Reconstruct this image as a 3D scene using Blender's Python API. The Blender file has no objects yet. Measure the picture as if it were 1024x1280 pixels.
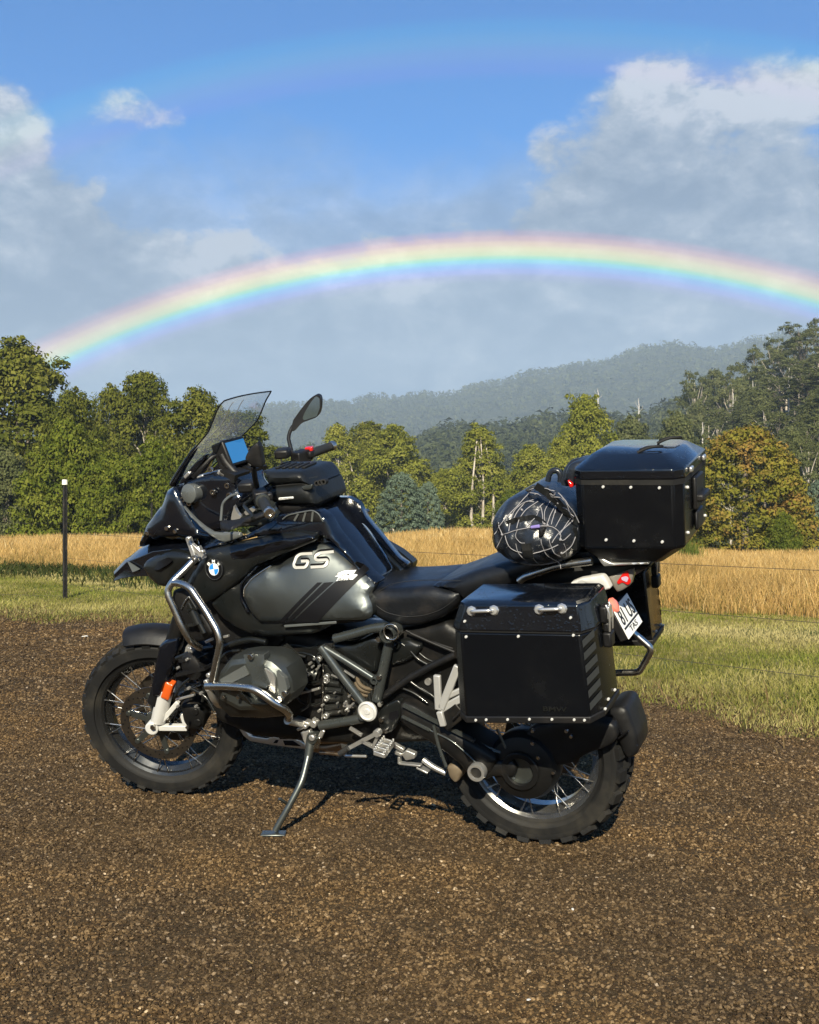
import bpy, bmesh, math, random
import numpy as np
from mathutils import Vector, Matrix, geometry

rnd = random.Random(7)
rs = np.random.default_rng(11)
SC = bpy.context.scene
COL = SC.collection
R = math.radians

# ------------------------------------------------------------------ camera, sky, sun, exposure
CAM_H = 1.1293
cam = bpy.data.cameras.new('camera')
cam_ob = bpy.data.objects.new('camera', cam)
COL.objects.link(cam_ob)
cam_ob.location = (0, 0, CAM_H)
cam_ob.rotation_euler = (R(90), 0, 0)
cam.sensor_fit = 'VERTICAL'
cam.sensor_height = 36.0
cam.lens = 40.5
cam.shift_y = -0.0048
cam.clip_start = 0.05
cam.clip_end = 20000
SC.camera = cam_ob

SC.view_settings.view_transform = 'Standard'
SC.view_settings.look = 'None'
SC.view_settings.gamma = 1
SC.view_settings.exposure = 1.15
SC.view_settings.use_curve_mapping = False
SC.cycles.use_denoising = True
SC.cycles.max_bounces = 6
SC.cycles.diffuse_bounces = 3
SC.cycles.glossy_bounces = 3
SC.cycles.transmission_bounces = 4
SC.cycles.transparent_max_bounces = 8
SC.cycles.volume_bounces = 0

ANTI = Vector((0.06395, 0.86540, -0.49698)).normalized()     # direction opposite the sun = centre of the rainbow
sun_el = math.asin(-ANTI.z)
sun = bpy.data.lights.new('sun', 'SUN')
sun.energy = 5.0
sun.angle = R(0.5)
sun.color = (1.0, 0.905, 0.70)
sun_ob = bpy.data.objects.new('sun', sun)
COL.objects.link(sun_ob)
sun_ob.rotation_euler = ANTI.to_track_quat('-Z', 'Y').to_euler()
sun_ob.location = (-4, -40, 30)


class NT:
    """small helper for writing node trees"""
    def __init__(self, tree):
        self.t = tree

    def n(self, kind, **kw):
        nd = self.t.nodes.new(kind)
        for k, v in kw.items():
            if k.startswith('_'):
                setattr(nd, k[1:], v)
        return nd

    def put(self, sock, v):
        if isinstance(v, bpy.types.NodeSocket):
            self.t.links.new(v, sock)
        elif v is not None:
            sock.default_value = v

    def math(self, op, a, b=None, c=None, clamp=False):
        nd = self.t.nodes.new('ShaderNodeMath')
        nd.operation = op
        nd.use_clamp = clamp
        for i, v in enumerate((a, b, c)):
            if v is not None:
                self.put(nd.inputs[i], v)
        return nd.outputs[0]

    def vmath(self, op, a, b=None, scale=None):
        nd = self.t.nodes.new('ShaderNodeVectorMath')
        nd.operation = op
        self.put(nd.inputs[0], a)
        if b is not None:
            self.put(nd.inputs[1], b)
        if scale is not None:
            self.put(nd.inputs['Scale'], scale)
        return nd.outputs['Value'] if op in ('DOT_PRODUCT', 'LENGTH', 'DISTANCE') else nd.outputs[0]

    def mix(self, f, a, b, blend='MIX'):
        nd = self.t.nodes.new('ShaderNodeMix')
        nd.data_type = 'RGBA'
        nd.blend_type = blend
        nd.clamp_factor = True
        self.put(nd.inputs[0], f)
        self.put(nd.inputs[6], a)
        self.put(nd.inputs[7], b)
        return nd.outputs[2]

    def noise(self, vec, scale, detail=5, rough=0.55, dist=0.0, dim='3D'):
        nd = self.t.nodes.new('ShaderNodeTexNoise')
        nd.noise_dimensions = dim
        self.put(nd.inputs['Vector'], vec)
        nd.inputs['Scale'].default_value = scale
        nd.inputs['Detail'].default_value = detail
        nd.inputs['Roughness'].default_value = rough
        nd.inputs['Distortion'].default_value = dist
        return nd.outputs[0]

    def ramp(self, f, stops, interp='LINEAR'):
        nd = self.t.nodes.new('ShaderNodeValToRGB')
        cr = nd.color_ramp
        cr.interpolation = interp
        while len(cr.elements) < len(stops):
            cr.elements.new(0.5)
        for e, (p, c) in zip(cr.elements, stops):
            e.position = p
            e.color = (c[0], c[1], c[2], 1) if isinstance(c, (tuple, list)) else (c, c, c, 1)
        self.put(nd.inputs[0], f)
        return nd.outputs[0]

    def range(self, v, a, b, c=0.0, d=1.0, smooth=True):
        nd = self.t.nodes.new('ShaderNodeMapRange')
        nd.interpolation_type = 'SMOOTHSTEP' if smooth else 'LINEAR'
        nd.clamp = True
        self.put(nd.inputs[0], v)
        for i, x in enumerate((a, b, c, d)):
            self.put(nd.inputs[i + 1], x)
        return nd.outputs[0]


def make_world():
    w = bpy.data.worlds.new('World')
    SC.world = w
    w.use_nodes = True
    t = w.node_tree
    t.nodes.clear()
    N = NT(t)
    out = t.nodes.new('ShaderNodeOutputWorld')
    bg = t.nodes.new('ShaderNodeBackground')
    t.links.new(bg.outputs[0], out.inputs[0])
    STR = 0.1
    bg.inputs['Strength'].default_value = STR
    sky = t.nodes.new('ShaderNodeTexSky')
    sky.sky_type = 'NISHITA'
    sky.sun_disc = False
    sky.sun_elevation = sun_el
    s = -ANTI
    sky.sun_rotation = math.atan2(s.x, s.y)
    sky.air_density = 1.0
    sky.dust_density = 0.3
    sky.ozone_density = 2.5
    skyc = N.mix(1.0, sky.outputs[0], SKY_TINT, 'MULTIPLY')
    tc = t.nodes.new('ShaderNodeTexCoord')
    d = tc.outputs['Generated']
    sep = t.nodes.new('ShaderNodeSeparateXYZ')
    t.links.new(d, sep.inputs[0])
    dx, dy, dz = sep.outputs
    az = N.math('MULTIPLY', N.math('ARCTAN2', dx, dy), 180 / math.pi)
    el = N.math('MULTIPLY', N.math('ARCSINE', dz), 180 / math.pi)
    # cloud texture space: azimuth and elevation in degrees, flattened towards the horizon
    cb = t.nodes.new('ShaderNodeCombineXYZ')
    N.put(cb.inputs[0], az)
    N.put(cb.inputs[1], N.math('MULTIPLY', el, 1.55))
    cb.inputs[2].default_value = 3.7
    P = cb.outputs[0]
    n_big = N.noise(P, 0.075, 7, 0.56, 0.35)
    n_mid = N.noise(N.vmath('ADD', P, (31.0, 7.0, 0)), 0.19, 8, 0.6, 0.5)
    n_vf = N.noise(N.vmath('ADD', P, (13.0, 5.0, 0)), 1.9, 5, 0.62, 0.3)
    n_fine = N.noise(N.vmath('ADD', P, (3.0, 57.0, 0)), 0.62, 6, 0.6, 0.2)

    # --- where the cloud bank stands: its upper edge, in degrees, wanders with azimuth
    def bump(a0, e0, ra, re, amp):
        u = N.math('DIVIDE', N.math('SUBTRACT', az, a0), ra)
        v = N.math('DIVIDE', N.math('SUBTRACT', el, e0), re)
        r2 = N.math('ADD', N.math('MULTIPLY', u, u), N.math('MULTIPLY', v, v))
        return N.math('MULTIPLY', N.math('EXPONENT', N.math('MULTIPLY', r2, -1.0)), amp)
    edge = N.math('ADD', 15.0, N.math('MULTIPLY', N.math('SUBTRACT', N.noise(P, 0.022, 2, 0.5), 0.5), 9.0))
    for a0, ra, amp in EDGE_BUMPS:
        u = N.math('DIVIDE', N.math('SUBTRACT', az, a0), ra)
        edge = N.math('ADD', edge, N.math('MULTIPLY', N.math('EXPONENT', N.math('MULTIPLY', N.math('MULTIPLY', u, u), -1.0)), amp))
    dens = N.math('MULTIPLY', N.math('MINIMUM', N.math('SUBTRACT', edge, el), 5.5), 0.20)
    dens = N.math('ADD', dens, N.math('MULTIPLY', N.math('SUBTRACT', n_big, 0.5), 1.5))
    dens = N.math('ADD', dens, N.math('MULTIPLY', N.math('SUBTRACT', n_mid, 0.5), 1.3))
    dens = N.math('ADD', dens, N.math('MULTIPLY', N.math('SUBTRACT', n_fine, 0.5), 0.7))
    dens = N.math('ADD', dens, N.math('MULTIPLY', N.math('SUBTRACT', n_vf, 0.5), 0.30))
    for b in PUFFS:
        dens = N.math('ADD', dens, bump(*b))
    mask = N.range(dens, -0.10, 0.50)
    veil = N.range(N.math('ADD', el, N.math('MULTIPLY', N.math('SUBTRACT', n_mid, 0.5), 7.0)), 12.5, 18.8, 0.72, 0.0)
    mask = N.math('MAXIMUM', N.math('MULTIPLY', mask, 0.93), veil)
    # the high tops catch the sun, the body of the bank is grey with rain
    lit = N.math('ADD', N.math('MULTIPLY', N.math('SUBTRACT', n_mid, 0.5), 3.2), N.math('ADD', N.math('MULTIPLY', N.math('SUBTRACT', n_fine, 0.5), 2.0), N.math('MULTIPLY', N.math('SUBTRACT', n_vf, 0.5), 0.8)))
    lit = N.math('ADD', lit, N.range(N.math('SUBTRACT', el, edge), -9.0, 3.0, -0.12, 0.55))
    for b in BRIGHTS:
        lit = N.math('ADD', lit, bump(*b))
    lit = N.range(lit, -0.35, 0.95, 0, 1, False)
    k = 1.0 / STR / 2 ** SC.view_settings.exposure
    cc = N.ramp(lit, [(0.0, (0.235, 0.315, 0.44)), (0.35, (0.32, 0.40, 0.52)), (0.7, (0.46, 0.53, 0.63)), (1.0, (0.68, 0.72, 0.79))])
    # rain below the bow is paler and bluer than the dark band outside it
    cosr = N.vmath('DOT_PRODUCT', d, tuple(ANTI))
    ang = N.math('MULTIPLY', N.math('ARCCOSINE', cosr), 180 / math.pi)
    inside = N.range(ang, 41.2, 42.4, 1, 0)
    cc = N.mix(N.math('MULTIPLY', inside, 0.22), cc, (0.355, 0.465, 0.575, 1))
    band = N.math('MULTIPLY', N.range(ang, 42.6, 43.6, 0, 1), N.range(ang, 47.0, 50.5, 1, 0))
    ccs = N.vmath('SCALE', cc, scale=N.math('MULTIPLY', N.math('SUBTRACT', 1.0, N.math('MULTIPLY', band, 0.10)), k))
    col = N.mix(mask, skyc, ccs)
    # low gap of pale blue under the bank
    gapn = N.math('ADD', N.math('MULTIPLY', N.math('SUBTRACT', n_big, 0.5), 6.0), el)
    gap = N.math('MULTIPLY', N.range(gapn, 4.2, 7.2, 1, 0), 0.55)
    gap = N.math('MULTIPLY', gap, N.range(az, -4.0, 9.0, 1.0, 0.1))
    col = N.mix(gap, col, (0.40 * k, 0.58 * k, 0.82 * k, 1))
    # the primary bow (42 degrees round the point opposite the sun) and the faint secondary one
    bow = N.ramp(N.range(ang, 40.75, 43.4, 0, 1, False), [
        (0.00, (0, 0, 0)), (0.12, (.04, .015, .08)), (0.22, (.07, .05, .32)), (0.32, (-.10, .14, .42)),
        (0.41, (-.12, .36, .36)), (0.46, (.12, .45, .10)), (0.53, (.44, .46, -.06)), (0.62, (.56, .43, -.12)), (0.71, (.54, .28, -.16)),
        (0.80, (.37, .10, -.14)), (0.90, (.16, .01, -.07)), (1.0, (0, 0, 0))], 'EASE')
    bow2 = N.ramp(N.range(ang, 50.0, 53.0, 0, 1, False), [
        (0.00, (0, 0, 0)), (0.2, (.035, .0, .02)), (0.42, (.05, .03, .0)), (0.6, (.03, .055, .0)), (0.8, (.0, .04, .02)), (1.0, (0, 0, 0))], 'EASE')
    fade = N.range(el, -0.5, 2.5)
    wob = N.range(n_big, 0.25, 0.7, 0.75, 1.12, False)
    bows = N.vmath('ADD', N.vmath('SCALE', bow, scale=N.math('MULTIPLY', wob, 1.5 * k)), N.vmath('SCALE', bow2, scale=1.35 * k))
    col = N.vmath('ADD', col, N.vmath('SCALE', bows, scale=fade))
    t.links.new(col, bg.inputs['Color'])
    w.cycles.sampling_method = 'MANUAL'
    w.cycles.sample_map_resolution = 1024


SKY_TINT = (0.0, 0.37, 0.70, 1)
# azimuth, spread, degrees the cloud edge rises (tops to left and right, low saddle between)
EDGE_BUMPS = [(-21, 7, 4.4), (-8, 7, -0.4), (2, 4, 0.8), (11.5, 5.5, 4.4), (19, 4.5, 2.6)]
# azimuth, elevation, radii, amount
PUFFS = [(-14.0, 19.2, 1.9, 1.1, 0.72), (-11.4, 18.2, 2.0, 1.1, 0.76), (-16.6, 17.6, 1.3, 1.6, -0.6), (-12.5, 16.2, 3.0, 0.9, -0.5), (-19.3, 17.6, 3.2, 2.2, 0.35), (-20.2, 24.4, 1.8, 1.2, 0.7), (0.3, 17.6, 1.0, 0.7, 0.5),
         (11.2, 19.4, 2.7, 1.9, 0.62), (6.3, 17.3, 1.4, 1.0, 0.5), (17.6, 18.4, 2.6, 1.4, 0.55), (19.2, 19.6, 0.8, 0.6, 0.4), (10.8, 15.6, 4.5, 2.2, 0.4),
         (14.6, 16.4, 1.9, 0.9, -0.35), (4.6, 17.6, 1.8, 1.3, -0.4), (-3.5, 19.6, 7.5, 2.4, -0.7), (-15.5, 20.5, 4.0, 1.6, -0.35)]
BRIGHTS = [(-19.0, 17.0, 3.0, 1.5, 0.10), (11.6, 18.8, 3.0, 2.4, 0.40), (17.0, 18.2, 3.0, 1.2, 0.45), (8.5, 15.3, 4.2, 1.6, 0.38), (2.2, 14.2, 2.2, 1.3, 0.42), (15.5, 13.2, 2.2, 1.5, 0.38),
          (-13.6, 18.9, 2.4, 1.0, 0.05), (-9.0, 12.4, 3.0, 0.9, 0.40), (-20.0, 11.6, 3.0, 0.7, 0.5), (-2.5, 10.4, 2.4, 1.2, 0.65), (7.6, 10.0, 2.4, 1.0, 0.55), (13.0, 9.4, 2.6, 0.9, 0.5), (2.0, 8.6, 3.0, 1.0, 0.35), (-10.6, 10.6, 1.5, 1.2, 0.4), (-13.5, 7.2, 2.5, 0.7, 0.4),
          (-15.0, 9.0, 5.0, 1.8, -0.2), (13.0, 15.2, 2.5, 1.0, -0.25)]
make_world()


# ------------------------------------------------------------------ shared helpers
def tag(o, label=None, cat=None, group=None, kind=None):
    if label:
        o['label'] = label
    if cat:
        o['category'] = cat
    if group:
        o['group'] = group
    if kind:
        o['kind'] = kind
    return o


def new_mesh(name, verts, faces, mats, smooth=None):
    me = bpy.data.meshes.new(name)
    me.from_pydata([tuple(v) for v in verts], [], faces)
    for m in (mats if isinstance(mats, (list, tuple)) else [mats]):
        me.materials.append(m)
    if smooth is not None:
        me.shade_smooth()
        if smooth < 180:
            me.set_sharp_from_angle(angle=R(smooth))
    me.update()
    return me


def fast_mesh(name, verts, tris, mat, tone=None):
    """big triangle soups straight from arrays; tone = one value per vertex, read by the material"""
    me = bpy.data.meshes.new(name)
    verts = np.asarray(verts, np.float32)
    tris = np.asarray(tris, np.int32)
    me.vertices.add(len(verts))
    me.vertices.foreach_set('co', verts.ravel())
    me.loops.add(tris.size)
    me.loops.foreach_set('vertex_index', tris.ravel())
    me.polygons.add(len(tris))
    me.polygons.foreach_set('loop_start', np.arange(0, tris.size, 3, dtype=np.int32))
    if tone is not None:
        a = me.attributes.new('tone', 'FLOAT', 'POINT')
        a.data.foreach_set('value', np.asarray(tone, np.float32))
    me.materials.append(mat)
    me.update(calc_edges=True)
    return me


def link(name, me, parent=None):
    o = bpy.data.objects.new(name, me)
    COL.objects.link(o)
    if parent is not None:
        o.parent = parent
    return o


def empty(name, loc=(0, 0, 0), rz=0.0):
    o = bpy.data.objects.new(name, None)
    o.empty_display_size = 0.1
    COL.objects.link(o)
    o.location = loc
    o.rotation_euler = (0, 0, rz)
    return o


def principled(name, base=(0.5, 0.5, 0.5), rough=0.5, metal=0.0, spec=0.5, coat=0.0, emis=None, emis_s=0.0, trans=0.0, ior=1.45):
    m = bpy.data.materials.new(name)
    m.use_nodes = True
    b = m.node_tree.nodes['Principled BSDF']
    b.inputs['Base Color'].default_value = (*base, 1)
    b.inputs['Roughness'].default_value = rough
    b.inputs['Metallic'].default_value = metal
    b.inputs['Specular IOR Level'].default_value = spec
    b.inputs['Coat Weight'].default_value = coat
    b.inputs['Coat Roughness'].default_value = 0.06
    b.inputs['Transmission Weight'].default_value = trans
    b.inputs['IOR'].default_value = ior
    if emis:
        b.inputs['Emission Color'].default_value = (*emis, 1)
        b.inputs['Emission Strength'].default_value = emis_s
    return m


def mat_nodes(m):
    return NT(m.node_tree), m.node_tree.nodes['Principled BSDF']


def add_bump(N, b, height, strength=0.3, dist=0.01):
    nd = N.t.nodes.new('ShaderNodeBump')
    nd.inputs['Strength'].default_value = strength
    nd.inputs['Distance'].default_value = dist
    N.put(nd.inputs['Height'], height)
    N.t.links.new(nd.outputs[0], b.inputs['Normal'])


def worn(name, base, rough, metal=0.0, spec=0.5, coat=0.0, grime=0.25, scale=14.0, bump=0.0, dust=(0.16, 0.12, 0.08), drops=0.0):
    """painted, plastic or metal surface with smudges, a little road dust and, if asked, rain drops"""
    m = principled(name, base, rough, metal, spec, coat)
    N, b = mat_nodes(m)
    tc = N.t.nodes.new('ShaderNodeTexCoord').outputs['Object']
    n1 = N.noise(tc, scale, 6, 0.62)
    n2 = N.noise(tc, scale * 7, 3, 0.6)
    f = N.math('MULTIPLY', N.range(n1, 0.46, 0.80), grime)
    N.put(b.inputs['Base Color'], N.mix(f, (*base, 1), (*dust, 1)))
    r = N.math('ADD', rough, N.math('MULTIPLY', N.math('SUBTRACT', n1, 0.45), 0.35), clamp=True)
    N.put(b.inputs['Roughness'], r)
    h = None
    if bump:
        h = N.math('MULTIPLY', n2, bump)
    if drops:
        vo = N.t.nodes.new('ShaderNodeTexVoronoi')
        vo.feature = 'F1'
        vo.inputs['Scale'].default_value = 95.0
        N.put(vo.inputs['Vector'], tc)
        keep = N.range(N.noise(tc, 26, 2, 0.5), 0.44, 0.54)
        dr = N.math('MULTIPLY', N.range(vo.outputs['Distance'], 0.12, 0.42, 1, 0), N.math('MULTIPLY', keep, drops))
        h = dr if h is None else N.math('ADD', h, dr)
    if h is not None:
        add_bump(N, b, h, 0.6, 0.0025)
    return m


# ------------------------------------------------------------------ the lie of the land
EN = Vector((0.744, 0.668))          # direction from the gravel into the paddock


def strip(x, y):
    """distance from the edge of the gravel, growing into the paddock"""
    return 0.744 * (x - 1.46) + 0.668 * (y - 6.6)


def sstep(a, b, v):
    t = np.clip((v - a) / (b - a), 0, 1)
    return t * t * (3 - 2 * t)


AZ_FAR = np.radians([-180, -120, -60, -35, -20, -12, -7.4, -4.5, -1.7, 1.5, 4.3, 7.5, 9.9, 12.5, 14, 16, 18.5, 24, 40, 80, 130, 180])
Y_FAR = np.array([480, 500, 470, 500, 520, 518, 510, 499, 497, 490, 475, 458, 446, 431, 433, 429, 418, 412, 440, 480, 500, 480.])
AZ_MID = np.radians([-180, -60, -20, -8, 0.3, 3.5, 7.5, 11.3, 13.5, 17, 25, 60, 180])
Y_MID = np.array([560, 560, 556, 556, 552, 529, 514, 505, 497, 487, 470, 540, 560.])


def ground_z(x, y):
    x = np.asarray(x, float)
    y = np.asarray(y, float)
    r = np.hypot(x, y)
    az = np.arctan2(x, y)
    s = strip(x, y)
    # the paddock: a low swell in the middle, falling to the right and to the far side
    swell = 0.32 * np.exp(-((az - R(3.2)) / R(5.0)) ** 2) + 0.10 * np.exp(-((az + R(16)) / R(9)) ** 2) - 0.47 * sstep(R(8), R(16), az)
    z = sstep(14, 44, r) * (swell - 0.40) * (y > 0)
    z = z - 3.0 * sstep(47, 80, r)
    z = z + 0.05 * sstep(0.0, 1.2, s) * (r < 60)
    hill = 30.0 * sstep(R(10.0), R(22), az) * (1 - sstep(R(60), R(90), az)) * sstep(105, 235, r)
    z = z + hill * (1 - sstep(300, 420, r) * 0.6)
    ca = np.cos(np.clip(az, -1.0, 1.0))
    mid = (CAM_H + (634 - np.interp(az, AZ_MID, Y_MID)) / 1440 * 800 * ca) - 18 + 4 * np.sin(az * 23 + 1) + 3 * np.sin(az * 57)
    far = (CAM_H + (634 - np.interp(az, AZ_FAR, Y_FAR)) / 1440 * 2600 * ca) - 20 + 5 * np.sin(az * 61 + 2) + 3 * np.sin(az * 140)
    z = np.where(r > 240, z + (mid - z) * sstep(240, 800, r), z)
    z = np.where(r > 800, mid + (mid * 0.55 - mid) * sstep(800, 1150, r), z)
    z = np.where(r > 1150, mid * 0.55 + (far - mid * 0.55) * sstep(1150, 2600, r) , z)
    z = np.where(r > 2600, far - 60 * sstep(2600, 3300, r), z)
    z = z + np.where(r > 400, (np.sin(x * .021 + y * .013) * np.sin(y * .017 - x * .008)) * 7 * sstep(400, 1200, r), 0)
    return z


def gravel_edge(x):
    """how far the edge of the gravel wanders from the straight line"""
    e = -0.66 * sstep(2.2, 4.6, -x)
    return e + 0.12 + 0.16 * np.sin(x * 2.1 + 0.6) + 0.09 * np.sin(x * 5.7) + 0.05 * np.sin(x * 13.1)


# ground colours are chosen in the material from the same strips
def make_ground_material():
    m = principled('earth', (0.1, 0.08, 0.05), 0.95, spec=0.15)
    N, b = mat_nodes(m)
    geo = N.t.nodes.new('ShaderNodeNewGeometry')
    pos = geo.outputs['Position']
    s = N.math('ADD', N.vmath('DOT_PRODUCT', N.vmath('SUBTRACT', pos, (1.46, 6.6, 0)), (0.744, 0.668, 0)), 0)
    at = N.t.nodes.new('ShaderNodeAttribute')
    at.attribute_name = 'edge'
    s = N.math('SUBTRACT', s, at.outputs['Fac'])
    wob = N.math('SUBTRACT', N.noise(pos, 1.3, 6, 0.65), 0.5)
    sw = N.math('ADD', s, N.math('MULTIPLY', wob, 1.0))
    n_f = N.noise(pos, 70, 5, 0.7)
    n_m = N.noise(pos, 9, 5, 0.6)
    n_l = N.noise(pos, 0.7, 3, 0.5)
    grit = N.ramp(n_f, [(0.28, (0.024, 0.017, 0.009)), (0.5, (0.075, 0.053, 0.028)), (0.72, (0.15, 0.110, 0.064))])
    damp = N.mix(N.range(n_l, 0.35, 0.7), (0.75, 0.72, 0.70, 1), (1.2, 1.08, 0.90, 1))
    grit = N.mix(1.0, grit, damp, 'MULTIPLY')
    grit = N.mix(N.math('MULTIPLY', N.range(N.noise(pos, 1.7, 4, 0.6), 0.56, 0.72), 0.4), grit, (0.15, 0.09, 0.040, 1))
    turf = N.ramp(n_m, [(0.3, (0.13, 0.115, 0.036)), (0.5, (0.22, 0.18, 0.062)), (0.7, (0.32, 0.26, 0.105))])
    turf = N.mix(N.range(N.noise(pos, 0.55, 4, 0.6), 0.42, 0.62), turf, (0.085, 0.10, 0.026, 1))
    straw = N.ramp(N.noise(pos, 3.0, 6, 0.65), [(0.3, (0.30, 0.20, 0.075)), (0.5, (0.43, 0.31, 0.125)), (0.7, (0.55, 0.42, 0.19))])
    wood = N.ramp(N.noise(pos, 0.045, 6, 0.7), [(0.35, (0.020, 0.028, 0.012)), (0.5, (0.046, 0.055, 0.022)), (0.66, (0.10, 0.105, 0.045))])
    c = N.mix(N.range(sw, -0.35, 0.35), grit, turf)
    c = N.mix(N.range(sw, 3.5, 4.6), c, straw)
    dist = N.vmath('LENGTH', pos)
    c = N.mix(N.range(N.math('ADD', dist, N.math('MULTIPLY', wob, 10)), 56, 66), c, wood)
    N.put(b.inputs['Base Color'], c)
    h = N.math('ADD', N.math('MULTIPLY', n_f, 0.010), N.math('MULTIPLY', n_m, 0.010))
    far_h = N.math('MULTIPLY', N.noise(pos, 0.06, 5, 0.7), N.math('MULTIPLY', N.range(dist, 300, 900), 22.0))
    add_bump(N, b, N.math('ADD', h, far_h), 1.0, 1.0)
    return m


def make_ground():
    m = make_ground_material()
    # a fan round the viewer: fine ahead, coarse behind
    az = np.concatenate([np.linspace(-180, -32, 60, endpoint=False), np.linspace(-32, 32, 300, endpoint=False), np.linspace(32, 180, 60)])
    r = np.concatenate([[0.0, 0.8, 1.5], np.arange(2.0, 14, 0.15), np.geomspace(14, 3400, 170)])
    A, Rr = np.meshgrid(np.radians(az), r)
    X = Rr * np.sin(A)
    Y = Rr * np.cos(A)
    Z = ground_z(X, Y)
    near = (Rr < 14)
    lump = 0.006 * np.sin(X * 5.1 + 1.3 * np.sin(Y * 3.7)) * np.sin(Y * 4.3 + np.sin(X * 2.9)) + 0.004 * np.sin(X * 13.7 + Y * 6.1) * np.sin(Y * 11.9 - X * 4.4)
    Z = Z + lump * near
    n, k = A.shape
    v = np.stack([X, Y, Z], -1).reshape(-1, 3)
    idx = np.arange(n * k).reshape(n, k)
    a, b, c, d = idx[:-1, :-1], idx[:-1, 1:], idx[1:, 1:], idx[1:, :-1]
    tri = np.concatenate([np.stack([a, c, b], -1).reshape(-1, 3), np.stack([a, d, c], -1).reshape(-1, 3)])
    me = fast_mesh('ground', v, tri, m)
    at = me.attributes.new('edge', 'FLOAT', 'POINT')
    at.data.foreach_set('value', gravel_edge(v[:, 0]).astype(np.float32))
    me.shade_smooth()
    o = link('ground', me)
    tag(o, 'dark gravel lot running into mown verge, dry paddock and wooded hills', None, None, 'structure')
    return o


def lump_z(x, y):
    return ground_z(x, y) + (0.006 * np.sin(x * 5.1 + 1.3 * np.sin(y * 3.7)) * np.sin(y * 4.3 + np.sin(x * 2.9)) + 0.004 * np.sin(x * 13.7 + y * 6.1) * np.sin(y * 11.9 - x * 4.4)) * (np.hypot(x, y) < 14)


ground = make_ground()


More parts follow.
